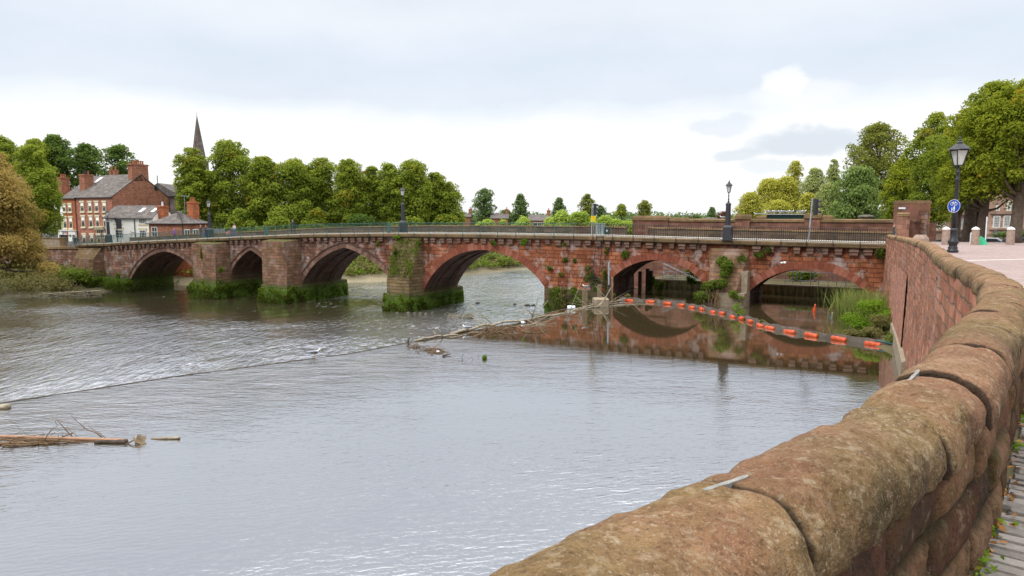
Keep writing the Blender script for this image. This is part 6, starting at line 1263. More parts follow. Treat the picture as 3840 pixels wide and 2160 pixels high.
# ------------------------------------------------------------------ sheet piling, barriers and steps behind the right arches
SH = thing('sheet_pile_wall', 'stained ribbed sheet pile wall seen through the two right arches', 'wall', (BL.x, BL.y, 0), BROT)
m = MB(); pts = []; s = 84.2; k = 0
while s < 110: pts.append((s, 8.7 + (.16 if k % 4 in (1, 2) else 0))); s += .13; k += 1
m.grid([[(x, y, -9), (x, y, -6.58)] for x, y in pts]); m.build('sheet_piles', M['sheet'], SH)
m = MB(); m.loft([[(x, 8.55, -6.6), (x, 8.95, -6.6), (x, 8.95, -6.45), (x, 8.55, -6.45)] for x in (84, 110)]); m.build('capping_beam', M['concrete'], SH)
m = MB()
for s in np.arange(86, 108, 1.2): m.tube([(s, 8.62, -9), (s, 8.62, -6.6)], .035, 5)
m.build('pile_joint', M['darkwood'], SH)
m = MB()
for dx in (-.2, .2): m.tube([(90.2+dx, 8.5, -8), (90.2+dx, 8.5, -6.3)], .03, 5)
for k in range(6): m.tube([(90.0, 8.5, -7.7+.24*k), (90.4, 8.5, -7.7+.24*k)], .025, 5)
m.build('ladder', M['darkwood'], SH)
mb = MB(); mb.add([bw(84, 8.95, -6.5), bw(110, 8.95, -6.5), bw(112, 15.0, -6.5), bw(84, 15.0, -6.5)], [(0, 1, 2, 3)]); tag(mb.build('path', M['earth']), kind='structure')
BA = thing('safety_barrier', 'grey tubular barrier with rounded loops standing on the piling', 'barrier', (BL.x, BL.y, 0), BROT)
def loop(s0, s1, z0, z1, y=8.9, r=.028):
    m = MB(); P_ = []; q = .16
    for cx, cz, a0 in ((s1-q, z0+q, -90), (s1-q, z1-q, 0), (s0+q, z1-q, 90), (s0+q, z0+q, 180)):
        for k in range(5): a = rad(a0+22.5*k); P_.append((cx+math.cos(a)*q, y, cz+math.sin(a)*q))
    P_.append(P_[0]); m.tube(P_, r, 6, cap=False)
    for s in (s0+.3, s1-.3): m.tube([(s, y, -6.5), (s, y, z1)], r, 6)
    m.build('loop', M['steel'], BA)
YS = 8.9
for u0, u1 in ((2478, 2532), (2536, 2592)): a, b = on_bridge(u0, YS), on_bridge(u1, YS); loop(a, b, br_z(2520, 1042, YS), br_z(2520, 1020, YS)+.02, YS)
for u0, u1 in ((2940, 2995), (2998, 3062), (3066, 3130), (3134, 3196)): a, b = on_bridge(u0, YS), on_bridge(u1, YS); loop(a, b, br_z(3060, 1055, YS), br_z(3060, 1022, YS), YS)
ST = thing('metal_stairs', 'grey metal stairs with sloping handrails seen through the fifth arch', 'stairs', (BL.x, BL.y, 0), BROT)
m = MB(); a, b = on_bridge(2478, 8.5), on_bridge(2622, 8.5); za, zb = br_z(2478, 988, 9.5), br_z(2622, 1056, 9.5)
for dz, y in ((0, 9.5), (-.35, 9.5), (0, 10.0), (-.95, 9.5)): m.tube([(a, y, za+dz), (b, y, zb+dz)], .03, 6)
for q in (.1, .35, .6, .85): m.tube([(lerp(a, b, q), 9.5, lerp(za, zb, q)-.95), (lerp(a, b, q), 9.5, lerp(za, zb, q))], .025, 5)
m.build('handrail', M['steel'], ST); m = MB()
for k in range(11): q = k/10; m.box((lerp(a, b, q), 9.78, lerp(za, zb, q)-.95), (.3, .5, .05))
m.build('tread', M['steel'], ST)
for i, (u, v, lb) in enumerate(((2452, 1060, 'weeds hanging on the dark posts inside the fifth arch'), (2478, 1075, 'leafy weeds left of the piling ladder'), (2600, 1045, 'dark leaves behind the sloping handrails'))):
    on_face('pier_shrub', lb, u, v, 1.2, 1.9 if i == 0 else 1.2, 'lf_weed' if i != 2 else 'lf_dark', 440+i, 8.0 if i == 2 else 7.0, .12, 900, 'shrub')
for i, (s_, y_, w_, h_, lb) in enumerate(((88.5, 11.5, 3.5, 2.2, 'dark bush behind the metal stairs'), (91.5, 12.5, 3.0, 1.8, 'second dark bush behind the metal stairs, further right'), (98.0, 13.2, 4.0, 1.3, 'low dark bush behind the barrier of the last arch'))):
    bush('pier_shrub', lb, bw(s_, y_, -6.5), (w_, 1.5, h_), M['lf_weed'], 450+i, .16, None, 9, 'shrub')
m = MB()
for u, y, z1 in ((2404, 6.9, -5.6), (2432, 7.0, -5.3), (2446, 7.1, -5.5)): s = on_bridge(u, y); m.box((s, y, (z1-9)/2), (.3, .3, z1+9))
o = m.build('fender_posts', M['darkwood']); o.location = (BL.x, BL.y, 0); o.rotation_euler = (0, 0, BROT); tag(o, 'dark timber fender posts inside the left side of the fifth arch', 'posts')
# ------------------------------------------------------------------ posts, pole and ladder by the wide pier
def post_at(name, lb, u0, u1, vt, vb, mat, cat='post', d=None, dim2=None, lean=0):
    p = at_level((u0+u1)/2, vb, ZU); w_ = (u1-u0)/FPX*p.y; zt_ = at_depth(0, vt, p.y).z; m = MB(); m.loft([[(x*w_/2*k+lean*z, y*(dim2 or w_)/2*k, z) for x, y in ((-1, -.8), (-.8, -1), (.8, -1), (1, -.8), (1, .8), (.8, 1), (-.8, 1), (-1, .8))] for z, k in ((-.6, 1.05), (.2, 1.02), (zt_-p.z-.05, 1), (zt_-p.z, .9))]); o = m.build(name, M[mat]); o.location = p; tag(o, lb, cat); return p, zt_
pA_, zA_ = post_at('timber_post', 'square pale timber post standing in the pool with a gull on top', 2184, 2203, 1083, 1150, 'wood')
post_at('timber_post', 'taller timber post left of the grey steel pole', 2240, 2255, 1068, 1142, 'wood')
post_at('timber_post', 'tall thin orange brown timber post at the corner of the fifth arch', 2290, 2298, 1040, 1135, 'plank')
post_at('concrete_block', 'grey concrete block standing in the water under the steel pole', 2224, 2281, 1118, 1146, 'concrete', 'block', dim2=1.4)
p = at_level(2282, 1136, ZU); zt_, zm_ = at_depth(0, 983, p.y).z, at_depth(0, 1068, p.y).z; t_ = thing('steel_pole', 'tall pale grey steel pole with dark foot in front of the pier', 'pole', p); m = MB(); m.tube([(0, 0, zm_-p.z), (-.02, 0, zt_-p.z)], .075, 10); m.build('pole', M['steel'], t_); m = MB(); m.box((0, 0, (zm_-p.z-.5)/2), (.26, .26, zm_-p.z+.5)); m.build('foot', M['darkwood'], t_)
LD = thing('iron_ladder', 'long leaning iron ladder from the bridge ledge down to the timber posts', 'ladder', (BL.x, BL.y, 0), BROT)
m = MB()
for u, ub in ((2238, 2218), (2262, 2244)):
    a, b = on_bridge(u, -.5), on_bridge(ub, -1.0); m.tube([(a, -.5, deck(a)+.1), (b, -1.0, -7.0)], .03, 6)
m.tube([(on_bridge(2238, -.5), -.5, deck(80)), (on_bridge(2270, -.5), -.45, deck(80)+.02)], .03, 6); m.build('rail', M['iron'], LD); m = MB()
for k in range(16): q = k/16+.03; a = lerp(on_bridge(2238, -.5), on_bridge(2218, -1), q); b = lerp(on_bridge(2262, -.5), on_bridge(2244, -1), q); z = lerp(deck(80)+.1, -7, q); m.tube([(a, lerp(-.5, -1, q), z), (b, lerp(-.5, -1, q), z)], .018, 4)
m.build('rung', M['iron'], LD)
m = MB(); q1 = at_level(2240, 1150, ZU+.1); q2 = at_depth(2287, 1085, q1.y+.6); m.tube([q1, q1.lerp(q2, .5)+Vector((.1, 0, -.15)), q2], [.05, .045, .03], 6); m.tube([q1+Vector((.2, 0, 0)), q2+Vector((.12, 0, .2))], [.03, .02], 5); tag(m.build('branch', M['drift']), 'bleached branch leaning against the timber posts', 'branch')
# ------------------------------------------------------------------ driftwood and flotsam
def sticks(name, label, items, mat, cat='driftwood', twig=0, seed=0, group=None):
    """items: list of (polyline of points, r0, r1)"""
    rg = random.Random(seed); m = MB()
    for pl, r0, r1 in items:
        pl = [Vector(p) for p in pl]; fine = []
        for a, b in zip(pl[:-1], pl[1:]):
            for k in range(4): q = a.lerp(b, k/4); fine.append(q + Vector((rg.gauss(0, 1), rg.gauss(0, 1), rg.gauss(0, 1)))*min(.05, (b-a).length*.018))
        fine.append(pl[-1]); n = len(fine); m.tube(fine, [lerp(r0, r1, k/(n-1)) for k in range(n)], 6)
        for k in range(twig):
            j = rg.randrange(n//4, n-1); q = fine[j]; L_ = (pl[-1]-pl[0]).length*rg.uniform(.1, .3); d_ = Vector((rg.gauss(0, 1), rg.gauss(0, 1), abs(rg.gauss(0, .5)))).normalized(); m.tube([q, q+d_*L_*.5+Vector((0, 0, .02)), q+d_*L_], [r1*.8, r1*.6, r1*.25], 4)
    return tag(m.build(name, M[mat], smooth=True), label, cat, group)
lv = lambda u, v, dz=.04: at_level(u, v, ZU) + Vector((0, 0, dz))
up = lambda u, v, u0, v0: at_depth(u, v, at_level(u0, v0, ZU).y)
# raft at the left edge
p0, p1 = lv(-60, 1640, .05), lv(464, 1654, .04); m = MB(); d_ = (p1-p0).normalized(); m.box((p0+p1)/2, ((p1-p0).length, .15, .05), math.atan2(d_.y, d_.x), ry=.004); tag(m.build('plank', M['plank']), 'long orange brown plank floating at the left edge', 'plank')
sticks('driftwood', 'tangle of dark sticks floating against the long plank', [([lv(-40, 1668), lv(120, 1664), lv(300, 1656)], .07, .02), ([lv(10, 1676), lv(90, 1672), lv(200, 1665)], .035, .015), ([lv(60, 1650), lv(200, 1658), lv(276, 1634, .12)], .03, .015), ([lv(-30, 1652), lv(80, 1660), lv(180, 1670)], .04, .015), ([lv(30, 1640), lv(130, 1655), lv(240, 1668)], .025, .01), ([lv(-20, 1660), lv(60, 1648), lv(170, 1640, .1)], .02, .01), ([lv(100, 1668), lv(220, 1660), lv(330, 1662)], .03, .012)], 'twig', 'driftwood', 5, 1)
sticks('dead_branch', 'thin bare twigs standing up from the floating raft', [([lv(269, 1640), up(240, 1602, 269, 1640), up(209, 1570, 269, 1640)], .02, .008), ([lv(384, 1644), up(310, 1600, 384, 1644), up(262, 1552, 384, 1644)], .018, .006), ([lv(396, 1645), up(360, 1618, 396, 1645), up(330, 1597, 396, 1645)], .014, .006), ([up(212, 1575, 269, 1640), up(250, 1585, 269, 1640), up(320, 1602, 269, 1640)], .01, .004), ([up(205, 1576, 269, 1640), up(214, 1596, 269, 1640), up(172, 1634, 269, 1640)], .01, .005), ([lv(292, 1640), up(265, 1620, 292, 1640), up(250, 1596, 292, 1640)], .01, .004), ([lv(190, 1636), up(225, 1612, 190, 1636), up(330, 1610, 190, 1636)], .008, .004), ([lv(100, 1634), up(60, 1592, 100, 1634), up(20, 1570, 100, 1634)], .007, .003), ([lv(60, 1634), up(80, 1612, 60, 1634), up(150, 1625, 60, 1634)], .008, .003)], 'twig', 'branch', 3, 2)
sticks('log', 'short dark wet log floating beside the plank end', [([lv(355, 1662), lv(420, 1661), lv(476, 1661, .03)], .05, .10)], 'darkwood', 'log', 0, 3)
sticks('log', 'slim brown log floating apart to the right of the raft', [([lv(566, 1646, .0), lv(620, 1646, .03), lv(674, 1646, .05)], .03, .055)], 'drift', 'log', 0, 4)
q = lv(528, 1660, .12); m = MB(); m.box(q-Vector((0, 0, .03)), (.28, .36, .04), .5, rx=.6, ry=.45); m.box(q+Vector((-.15, -.05, -.06)), (.05, .4, .04), .5, rx=.6, ry=-.4); m.box(q+Vector((-.32, -.1, -.08)), (.3, .05, .04), .3, ry=-.5); tag(m.build('broken_board', M['wood']), 'tilted broken pale board sticking out of the water', 'board')
sticks('log', 'pale log end at the very left edge above the raft', [([lv(-60, 1532, .03), lv(0, 1532, .06), lv(34, 1532, .06)], .10, .12)], 'drift', 'log', 1, 5)
# along the weir crest
sticks('driftwood', 'long bleached trunk lying along the weir crest', [([lv(1690, 1256, .1), lv(1850, 1222, .14), lv(1990, 1206, .16), lv(2060, 1190, .12)], .10, .05), ([lv(1560, 1280, .06), lv(1640, 1266, .08), lv(1718, 1262, .1)], .07, .05)], 'drift', 'driftwood', 6, 6)
sticks('driftwood', 'bleached branches strung along the weir towards the timber post', [([lv(2000, 1196), lv(2110, 1178), lv(2200, 1150, .1), lv(2320, 1142, .1)], .05, .03), ([lv(2120, 1172), lv(2230, 1148, .12), lv(2400, 1133, .08)], .04, .02), ([lv(2290, 1140, .1), lv(2350, 1130, .3)], .05, .03), ([lv(1950, 1212), lv(2050, 1190), lv(2160, 1168)], .04, .02), ([lv(2180, 1160), lv(2260, 1150), lv(2340, 1146)], .05, .02), ([lv(2300, 1146), lv(2360, 1142), lv(2460, 1140)], .04, .015)], 'drift', 'driftwood', 6, 7)
sticks('driftwood', 'brown brush heap in the pool in front of the weir', [([lv(1900+rg.uniform(-90, 30), 1250+rg.uniform(-10, 8)), lv(1870+rg.uniform(-60, 60), 1240+rg.uniform(-12, 12), .25*rg.random()), lv(1850+rg.uniform(-90, 90), 1236+rg.uniform(-16, 10), .3*rg.random())], .02, .006) for _ in range(40)], 'twig', 'driftwood', 2, 8)
sticks('dead_branch', 'pale branch with fan of twigs lying in the red reflection', [([lv(1988, 1222), lv(2020, 1212, .15), up(2056, 1186, 2030, 1215)], .035, .012), ([lv(1970, 1205), lv(2030, 1222), lv(2080, 1210)], .025, .008), ([lv(2010, 1224), lv(2050, 1214, .1), lv(2085, 1196, .15)], .02, .006), ([lv(1960, 1220), lv(2020, 1224), lv(2070, 1222)], .02, .006)], 'drift', 'branch', 7, 9)
sticks('dead_branch', 'forked brown branch floating below the fan of twigs', [([lv(1910, 1222, .1), lv(1950, 1240, .1), lv(1975, 1250), lv(2050, 1244)], .05, .02), ([lv(1965, 1244), lv(2010, 1252), lv(2056, 1240)], .03, .012), ([lv(1930, 1255), lv(1980, 1246), lv(2040, 1236, .1)], .02, .008)], 'twig', 'branch', 6, 10)
for i, (u, v, n, w_, lb) in enumerate(((1548, 1304, 26, 34, 'round brown mat of straw by the weir'), (1610, 1318, 40, 70, 'long brown mat of twigs in the pool beyond the straw'), (1722, 1190, 34, 80, 'yellow brown straw caught in the rapids below the stepped cutwater'))):
    zz = ZU if i < 2 else None
    it = []
    for _ in range(n):
        a = u+rg.gauss(0, w_*.45); b = v+rg.gauss(0, 5); L_ = rg.uniform(.3, 1.0)*w_*.6; P_ = [lv(a, b, .02), lv(a+L_*.5, b-rg.uniform(-4, 6), rg.uniform(.0, .18)), lv(a+L_, b+rg.uniform(-4, 4), .02)]
        if i == 2: P_ = [Vector((p.x*10.05/7.45, p.y*10.05/7.45, lower_z(p.x*10.05/7.45, p.y*10.05/7.45)+p.z-ZU)) for p in P_]
        it.append((P_, .018, .006))
    sticks('straw_mat', lb, it, 'twig' if i < 2 else 'drift', 'flotsam', 1, 12+i)
sticks('stump', 'dark upright snag on the weir crest beside the straw', [([lv(1530, 1288, -.2), up(1532, 1275, 1530, 1288), up(1536, 1268, 1530, 1288)], .06, .03)], 'darkwood', 'snag', 1, 15)
sticks('dead_branch', 'thin dark twigs poking from the pool right of the twig mat', [([lv(1735, 1348, -.1), up(1732, 1335, 1735, 1348), up(1738, 1330, 1735, 1348)], .015, .006), ([lv(1775, 1350, -.1), up(1768, 1338, 1775, 1350)], .012, .005), ([lv(1660, 1338), lv(1690, 1332, .08)], .05, .02), ([lv(1795, 1340), up(1792, 1332, 1795, 1340)], .012, .005)], 'darkwood', 'branch', 2, 16)
m = MB(); q = lv(1817, 1346, .0); m.lathe([(.01, -.02), (.12, .02), (.14, .1), (.06, .2), (.02, .22)], q, 9); tag(m.build('leafy_flotsam', M['lf_bright']), 'small green clump floating right of the thin twigs', 'flotsam')
for u, v, w_, mt, lb in ((1643, 1324, .18, 'plastic', 'small white plastic bottle on the twig mat'), (1962, 1214, .3, 'plastic', 'crumpled white plastic jug among the driftwood'), (1620, 1328, .16, 'wood', 'pale scrap of wood on the twig mat')):
    q = lv(u, v, .08); m = MB(); m.loft([[(q.x+x*w_, q.y+math.cos(a)*r*w_, q.z+math.sin(a)*r*w_) for a in [k*math.pi/4 for k in range(8)]] for x, r in ((-.5, .1), (-.45, .3), (.2, .34), (.35, .15), (.5, .12))]); tag(m.build('bottle' if mt == 'plastic' else 'wood_scrap', M[mt]), lb, 'bottle' if mt == 'plastic' else 'wood scrap')
q = lv(2142, 1160, .12); m = MB(); m.loft([[(q.x+x*.62, q.y+math.cos(a)*r, q.z+math.sin(a)*r) for a in [k*math.pi/7 for k in range(14)]] for x, r in ((-.5, .10), (-.49, .17), (-.46, .185), (-.2, .18), (-.18, .19), (.18, .19), (.2, .18), (.46, .185), (.49, .17), (.5, .10))]); tag(m.build('plastic_drum', M['plastic'], smooth=True), 'white plastic drum floating against the weir debris', 'drum')
# stones in the rapids
rg = random.Random(31)
def rock(name, lb, c, r, seed, group=None, flat=.55):
    m = MB(); R = []
    for i in range(7):
        a = math.pi*(i/6); row = []
        for k in range(10): b = 2*math.pi*k/10; v = Vector((math.sin(a)*math.cos(b), math.sin(a)*math.sin(b)*.8, -math.cos(a)*flat)); v *= r*(1+.35*mnoise.noise(v*1.4+Vector((seed, 0, 0)))); row.append((v.x, v.y, v.z))
        R.append(row)
    m.loft(R); o = m.build(name, M['stones'], smooth=True); o.location = c; return tag(o, lb, 'rock', group)
for i, (u, v, r) in enumerate(((1490, 1174, .3), (1532, 1175, .42), (1555, 1175, .26), (1576, 1175, .32), (1598, 1178, .34), (1622, 1173, .26), (1757, 1193, .62), (1792, 1138, .3), (1930, 1142, .22), (1978, 1147, .35), (2000, 1146, .25), (1438, 1155, .3))):
    q = at_level(u, v, -10.0); z = lower_z(q.x, q.y); q = at_level(u, v, z); rock('river_rock', 'wet brown rock breaking the rapids near the stepped cutwater' if i not in (6,) else 'largest rounded rock in the rapids right of the stepped cutwater', (q.x, q.y, q.z+.02), r*(.62 if i < 6 else .9), i*3.1, 'rocks in the rapids' if i != 6 else None, .6)
for i, (u, v, L_, lb) in enumerate(((190, 1104, 2.2, 'grey driftwood trunk stranded on the left bank'), (290, 1098, 1.8, 'bleached log leaning on the shore by the bridge end'), (350, 1096, 1.2, 'rounded pale log at the foot of the bridge end pier'))):
    q = at_level(u, v, -10.75); sticks('log', lb, [([q+Vector((-L_, .2, .05)), q+Vector((0, 0, .12)), q+Vector((L_, -.2, .2))], .12, .09)], 'drift', 'log', 2, 40+i)
for i in range(14):
    u = rg.uniform(60, 330); q = at_level(u, 1108+rg.uniform(-4, 12)-(u-60)*.03, -10.8); rock('shore_stone', 'small pale stone on the left shore', (q.x, q.y, q.z), rg.uniform(.15, .35), 60+i, 'stones along the left shore', .5)
# marker buoys under the last arch
for u, vb, vt, w_, mt, lb in ((3053, 1168, 1139, 11, 'float', 'leaning orange cone buoy floating beyond the last arch'), (3121, 1192, 1169, 10, 'concrete', 'pale worn cone buoy with blue rope right of the orange one')):
    p = at_level(u, vb, ZU); h = (vb-vt)/FPX*p.y; r = w_/2/FPX*p.y; t_ = thing('marker_buoy', lb, 'buoy', p); t_.rotation_euler = (0, .12 if mt == 'float' else 0, 0); m = MB(); m.lathe([(r*.6, -.2), (r*1.15, 0), (r, h*.3), (r*.62, h*.7), (r*.5, h*.95), (r*.2, h)], n=12); m.build('cone', M[mt], t_, smooth=True)
    m = MB(); m.tube([(-r*1.3, 0, 0), (-r*1.2, 0, h*.35), (-r*.6, -.05, h*.6)], .03, 5); m.build('rope', M['rope'] if mt != 'float' else M['float'], t_)
# ------------------------------------------------------------------ gulls
def make_gull(label):
    t_ = thing('gull', label, 'gull', (0, 0, 0), 0)
    prof = [(-.27, .012, .0), (-.20, .035, .0), (-.10, .068, -.005), (0, .085, -.01), (.09, .078, 0), (.15, .05, .045), (.175, .04, .085), (.20, .042, .11), (.225, .034, .115), (.24, .012, .112)]
    m = MB(); m.loft([[(x, math.cos(a)*r*.85, .20+z+math.sin(a)*r) for a in [k*math.pi/5 for k in range(10)]] for x, r, z in prof]); m.build('body', M['gull_white'], t_, smooth=True)
    m = MB()
    for s in (-1, 1): m.loft([[(x, s*(.05+.035*w_), .235+.035*w_), (x, s*(.07+.02*w_), .17+.02*w_), (x, s*.045, .25+.045*w_)] for x, w_ in ((-.30, .05), (-.12, .6), (.02, 1), (.10, .5), (.13, .1))])
    m.build('wings', M['gull_grey'], t_, smooth=True)
    m = MB(); m.lathe([(.012, 0), (.010, .03), (.001, .055)], n=6); o = m.build('beak', M['beak'], t_); o.location = (.238, 0, .31); o.rotation_euler = (0, rad(100), 0)
    for s in (-1, 1): m = MB(); m.tube([(.0, s*.03, .15), (.005, s*.03, .0), (.05, s*.03, .0)], .008, 4); m.build('leg', M['beak'], t_)
    return t_
G0 = make_gull('gull'); used = [False]
def gull(p, rz, label, group=None, sc=1.0):
    o = G0 if not used[0] else copy_tree(G0); used[0] = True
    o.location = p; o.rotation_euler = (0, 0, rz); o.scale = (sc,)*3; o['label'] = label
    if group: o['group'] = group
    elif 'group' in o: del o['group']
    return o
rg = random.Random(17)
for i, u in enumerate((2873, 2879, 2886, 2893, 2903, 2926, 2933, 2951, 2969, 3000, 3010)):
    p = bw(on_bridge(u, YW+1.7+rg.uniform(-.2, .5)), YW+1.7+rg.uniform(-.2, .5), br_z(2940, 802, YW+1.4)); gull(p, rg.uniform(-2.5, 3), 'white gull resting in the row on the lid of the louvred box', 'gulls resting on the vent box', 1.15)
for u, v, lb in ((2836, 811, 'gull on the raised coping left of the louvred box'), (2860, 811, 'gull nearest the left end of the louvred box on the raised coping'), (2561, 816, 'left gull on the wall top beside the raised left block'), (2590, 816, 'second gull on the wall top beside the raised left block'), (2708, 823, 'gull on the red wall just left of the lamp column')):
    z = br_z(u, v, YW+.45); p = bw(on_bridge(u, YW+.45), YW+.45, min(z, zc+.3) if v > 820 else z); gull(p, rg.uniform(-1, 3), lb, None, 1.15)
gull(Vector((pA_.x, pA_.y, zA_)), 2.6, 'white gull on top of the timber post in the pool', None, 1.0)
q = lv(1750, 1243, .04); gull(q, 2.9, 'white gull standing on the weir crest among the driftwood', None, 1.15)
q = lv(1180, 1344, .06); gull(q, .3, 'grey backed gull standing on the open weir crest', None, 1.3)
# flying gull under the last arch
FG = thing('gull', 'white gull flying in front of the wall above the last arch', 'gull', bw(on_bridge(2942, -1.5), -1.5, br_z(2942, 987, -1.5)), 2.4); m = MB(); m.loft([[(x, math.cos(a)*r, z+math.sin(a)*r) for a in [k*math.pi/4 for k in range(8)]] for x, r, z in ((-.25, .01, .03), (-.12, .05, .01), (.05, .07, 0), (.17, .045, .02), (.24, .01, .02))]); m.build('body', M['gull_white'], FG, smooth=True)
for s in (-1, 1): m = MB(); m.loft([[(.08-.1*q, s*(.04+.42*q), .03+.26*q-.2*q*q), (-.08-.1*q, s*(.04+.42*q), .02+.26*q-.2*q*q), (-.08-.1*q, s*(.04+.42*q), .035+.26*q-.2*q*q)] for q in (0, .4, .75, 1)]); m.build('wing', M['gull_white'], FG)
# ------------------------------------------------------------------ traffic lights, cabinets
def traffic_light(lb, ub, off, vt, vb, ut, u0, u1, v1, v0, two=False):
    s = on_bridge(ub, off); b = bw(s, off, deck(s)+.12); d = b.y; t_ = thing('traffic_light', lb, 'traffic light', b); lean = (ut-ub)/FPX*d*.5; zt_ = at_depth(0, vt, d).z-b.z
    m = MB(); m.tube([(0, 0, -.05), (lean, 0, zt_)], .055, 8)
    if two: m.tube([(.16, 0, -.05), (.16+lean, 0, zt_-.05)], .05, 8)
    m.build('pole', M['steel'], t_); x0, x1 = (at_depth(k, 800, d).x-b.x for k in (u0, u1)); z1, z0 = at_depth(0, v1, d).z-b.z, at_depth(0, v0, d).z-b.z; w_ = (x1-x0)
    m = MB(); m.box((x0+w_*.28, 0, (z0+z1)/2), (w_*.5, .30, z1-z0)); m.box((x0+w_*.06, 0, (z0+z1)/2), (.05, .42, (z1-z0)*1.06)); m.build('signal_head', M['iron'], t_)
    for k in range(3):
        zz = lerp(z1, z0, (k+.5)/3); r = (z1-z0)/7.2; m = MB(); R = []
        for x in (x0+w_*.5, x1): R.append([(x, math.cos(a)*r, zz+math.sin(a)*r) for a in [rad(-20+220*j/8) for j in range(9)]] + [(x, math.cos(a)*r*.85, zz+math.sin(a)*r*.85) for a in [rad(200-220*j/8) for j in range(9)]])
        m.loft(R); m.build('visor', M['iron'], t_); m = MB(); m.tube([(x0+w_*.5, 0, zz), (x0+w_*.5+.03, 0, zz)], r*.8, 12); m.build('lens', M['glass'], t_)
    return t_
T1 = traffic_light('traffic light on twin grey poles carrying a yellow notice', 2219, 1.0, 764, 884, 2222, 2226, 2243, 764, 808, True)
s = on_bridge(2224, .86); b = bw(s, .86, 0); x0, x1 = at_depth(2216, 810, b.y), at_depth(2233, 831, b.y); YN = thing('notice', 'yellow notice with small red and dark lines below the traffic light', 'sign', ((x0.x+x1.x)/2, b.y, (x0.z+x1.z)/2)); w_, h_ = x1.x-x0.x, x0.z-x1.z
m = MB(); m.box((0, 0, 0), (w_, .02, h_)); m.build('panel', M['yellow'], YN); m = MB()
for k, (yy, ww_) in enumerate(((.36, .6), (.22, .72))): m.box((0, -.013, h_*yy), (w_*ww_, .006, h_*.055))
m.build('red_lines', M['red'], YN); m = MB()
for yy, segs in ((.02, (-.26, .24)), (-.16, (-.3, .0, .3)), (-.34, (-.2, .2))):
    for sx in segs: m.box((w_*sx, -.013, h_*yy), (w_*.25, .006, h_*.04))
m.build('dark_lines', M['iron'], YN)
traffic_light('traffic light on a leaning grey pole in front of the birch', 3034, 1.0, 742, 900, 3050, 3052, 3075, 747, 806)
s = on_bridge(2252, 2.0); c = bw(s, 2.0, deck(s)+.12); CB = thing('utility_cabinet', 'tall pale grey ribbed utility cabinet on the footway', 'cabinet', c, BROT); m = MB(); m.box((0, 0, .5), (.82, .4, 1.0)); m.box((0, 0, 1.02), (.88, .46, .06)); m.box((0, 0, .04), (.86, .44, .08)); m.build('body', M['cabinet'], CB); m = MB()
for k in range(6): m.box((-.33+.132*k, -.215, .52), (.05, .035, .86))
m.build('rib', M['cabinet'], CB)
s = on_bridge(2277, 2.1); c = bw(s, 2.1, deck(s)+.12); CB = thing('utility_cabinet', 'small dark green utility cabinet beside the grey one', 'cabinet', c, BROT); m = MB(); m.box((0, 0, .33), (.42, .36, .66)); m.box((0, 0, .68), (.46, .4, .05)); m.build('body', M['dkgreen'], CB); m = MB(); m.box((.05, -.19, .38), (.12, .02, .16)); m.build('label_plate', M['plastic'], CB)
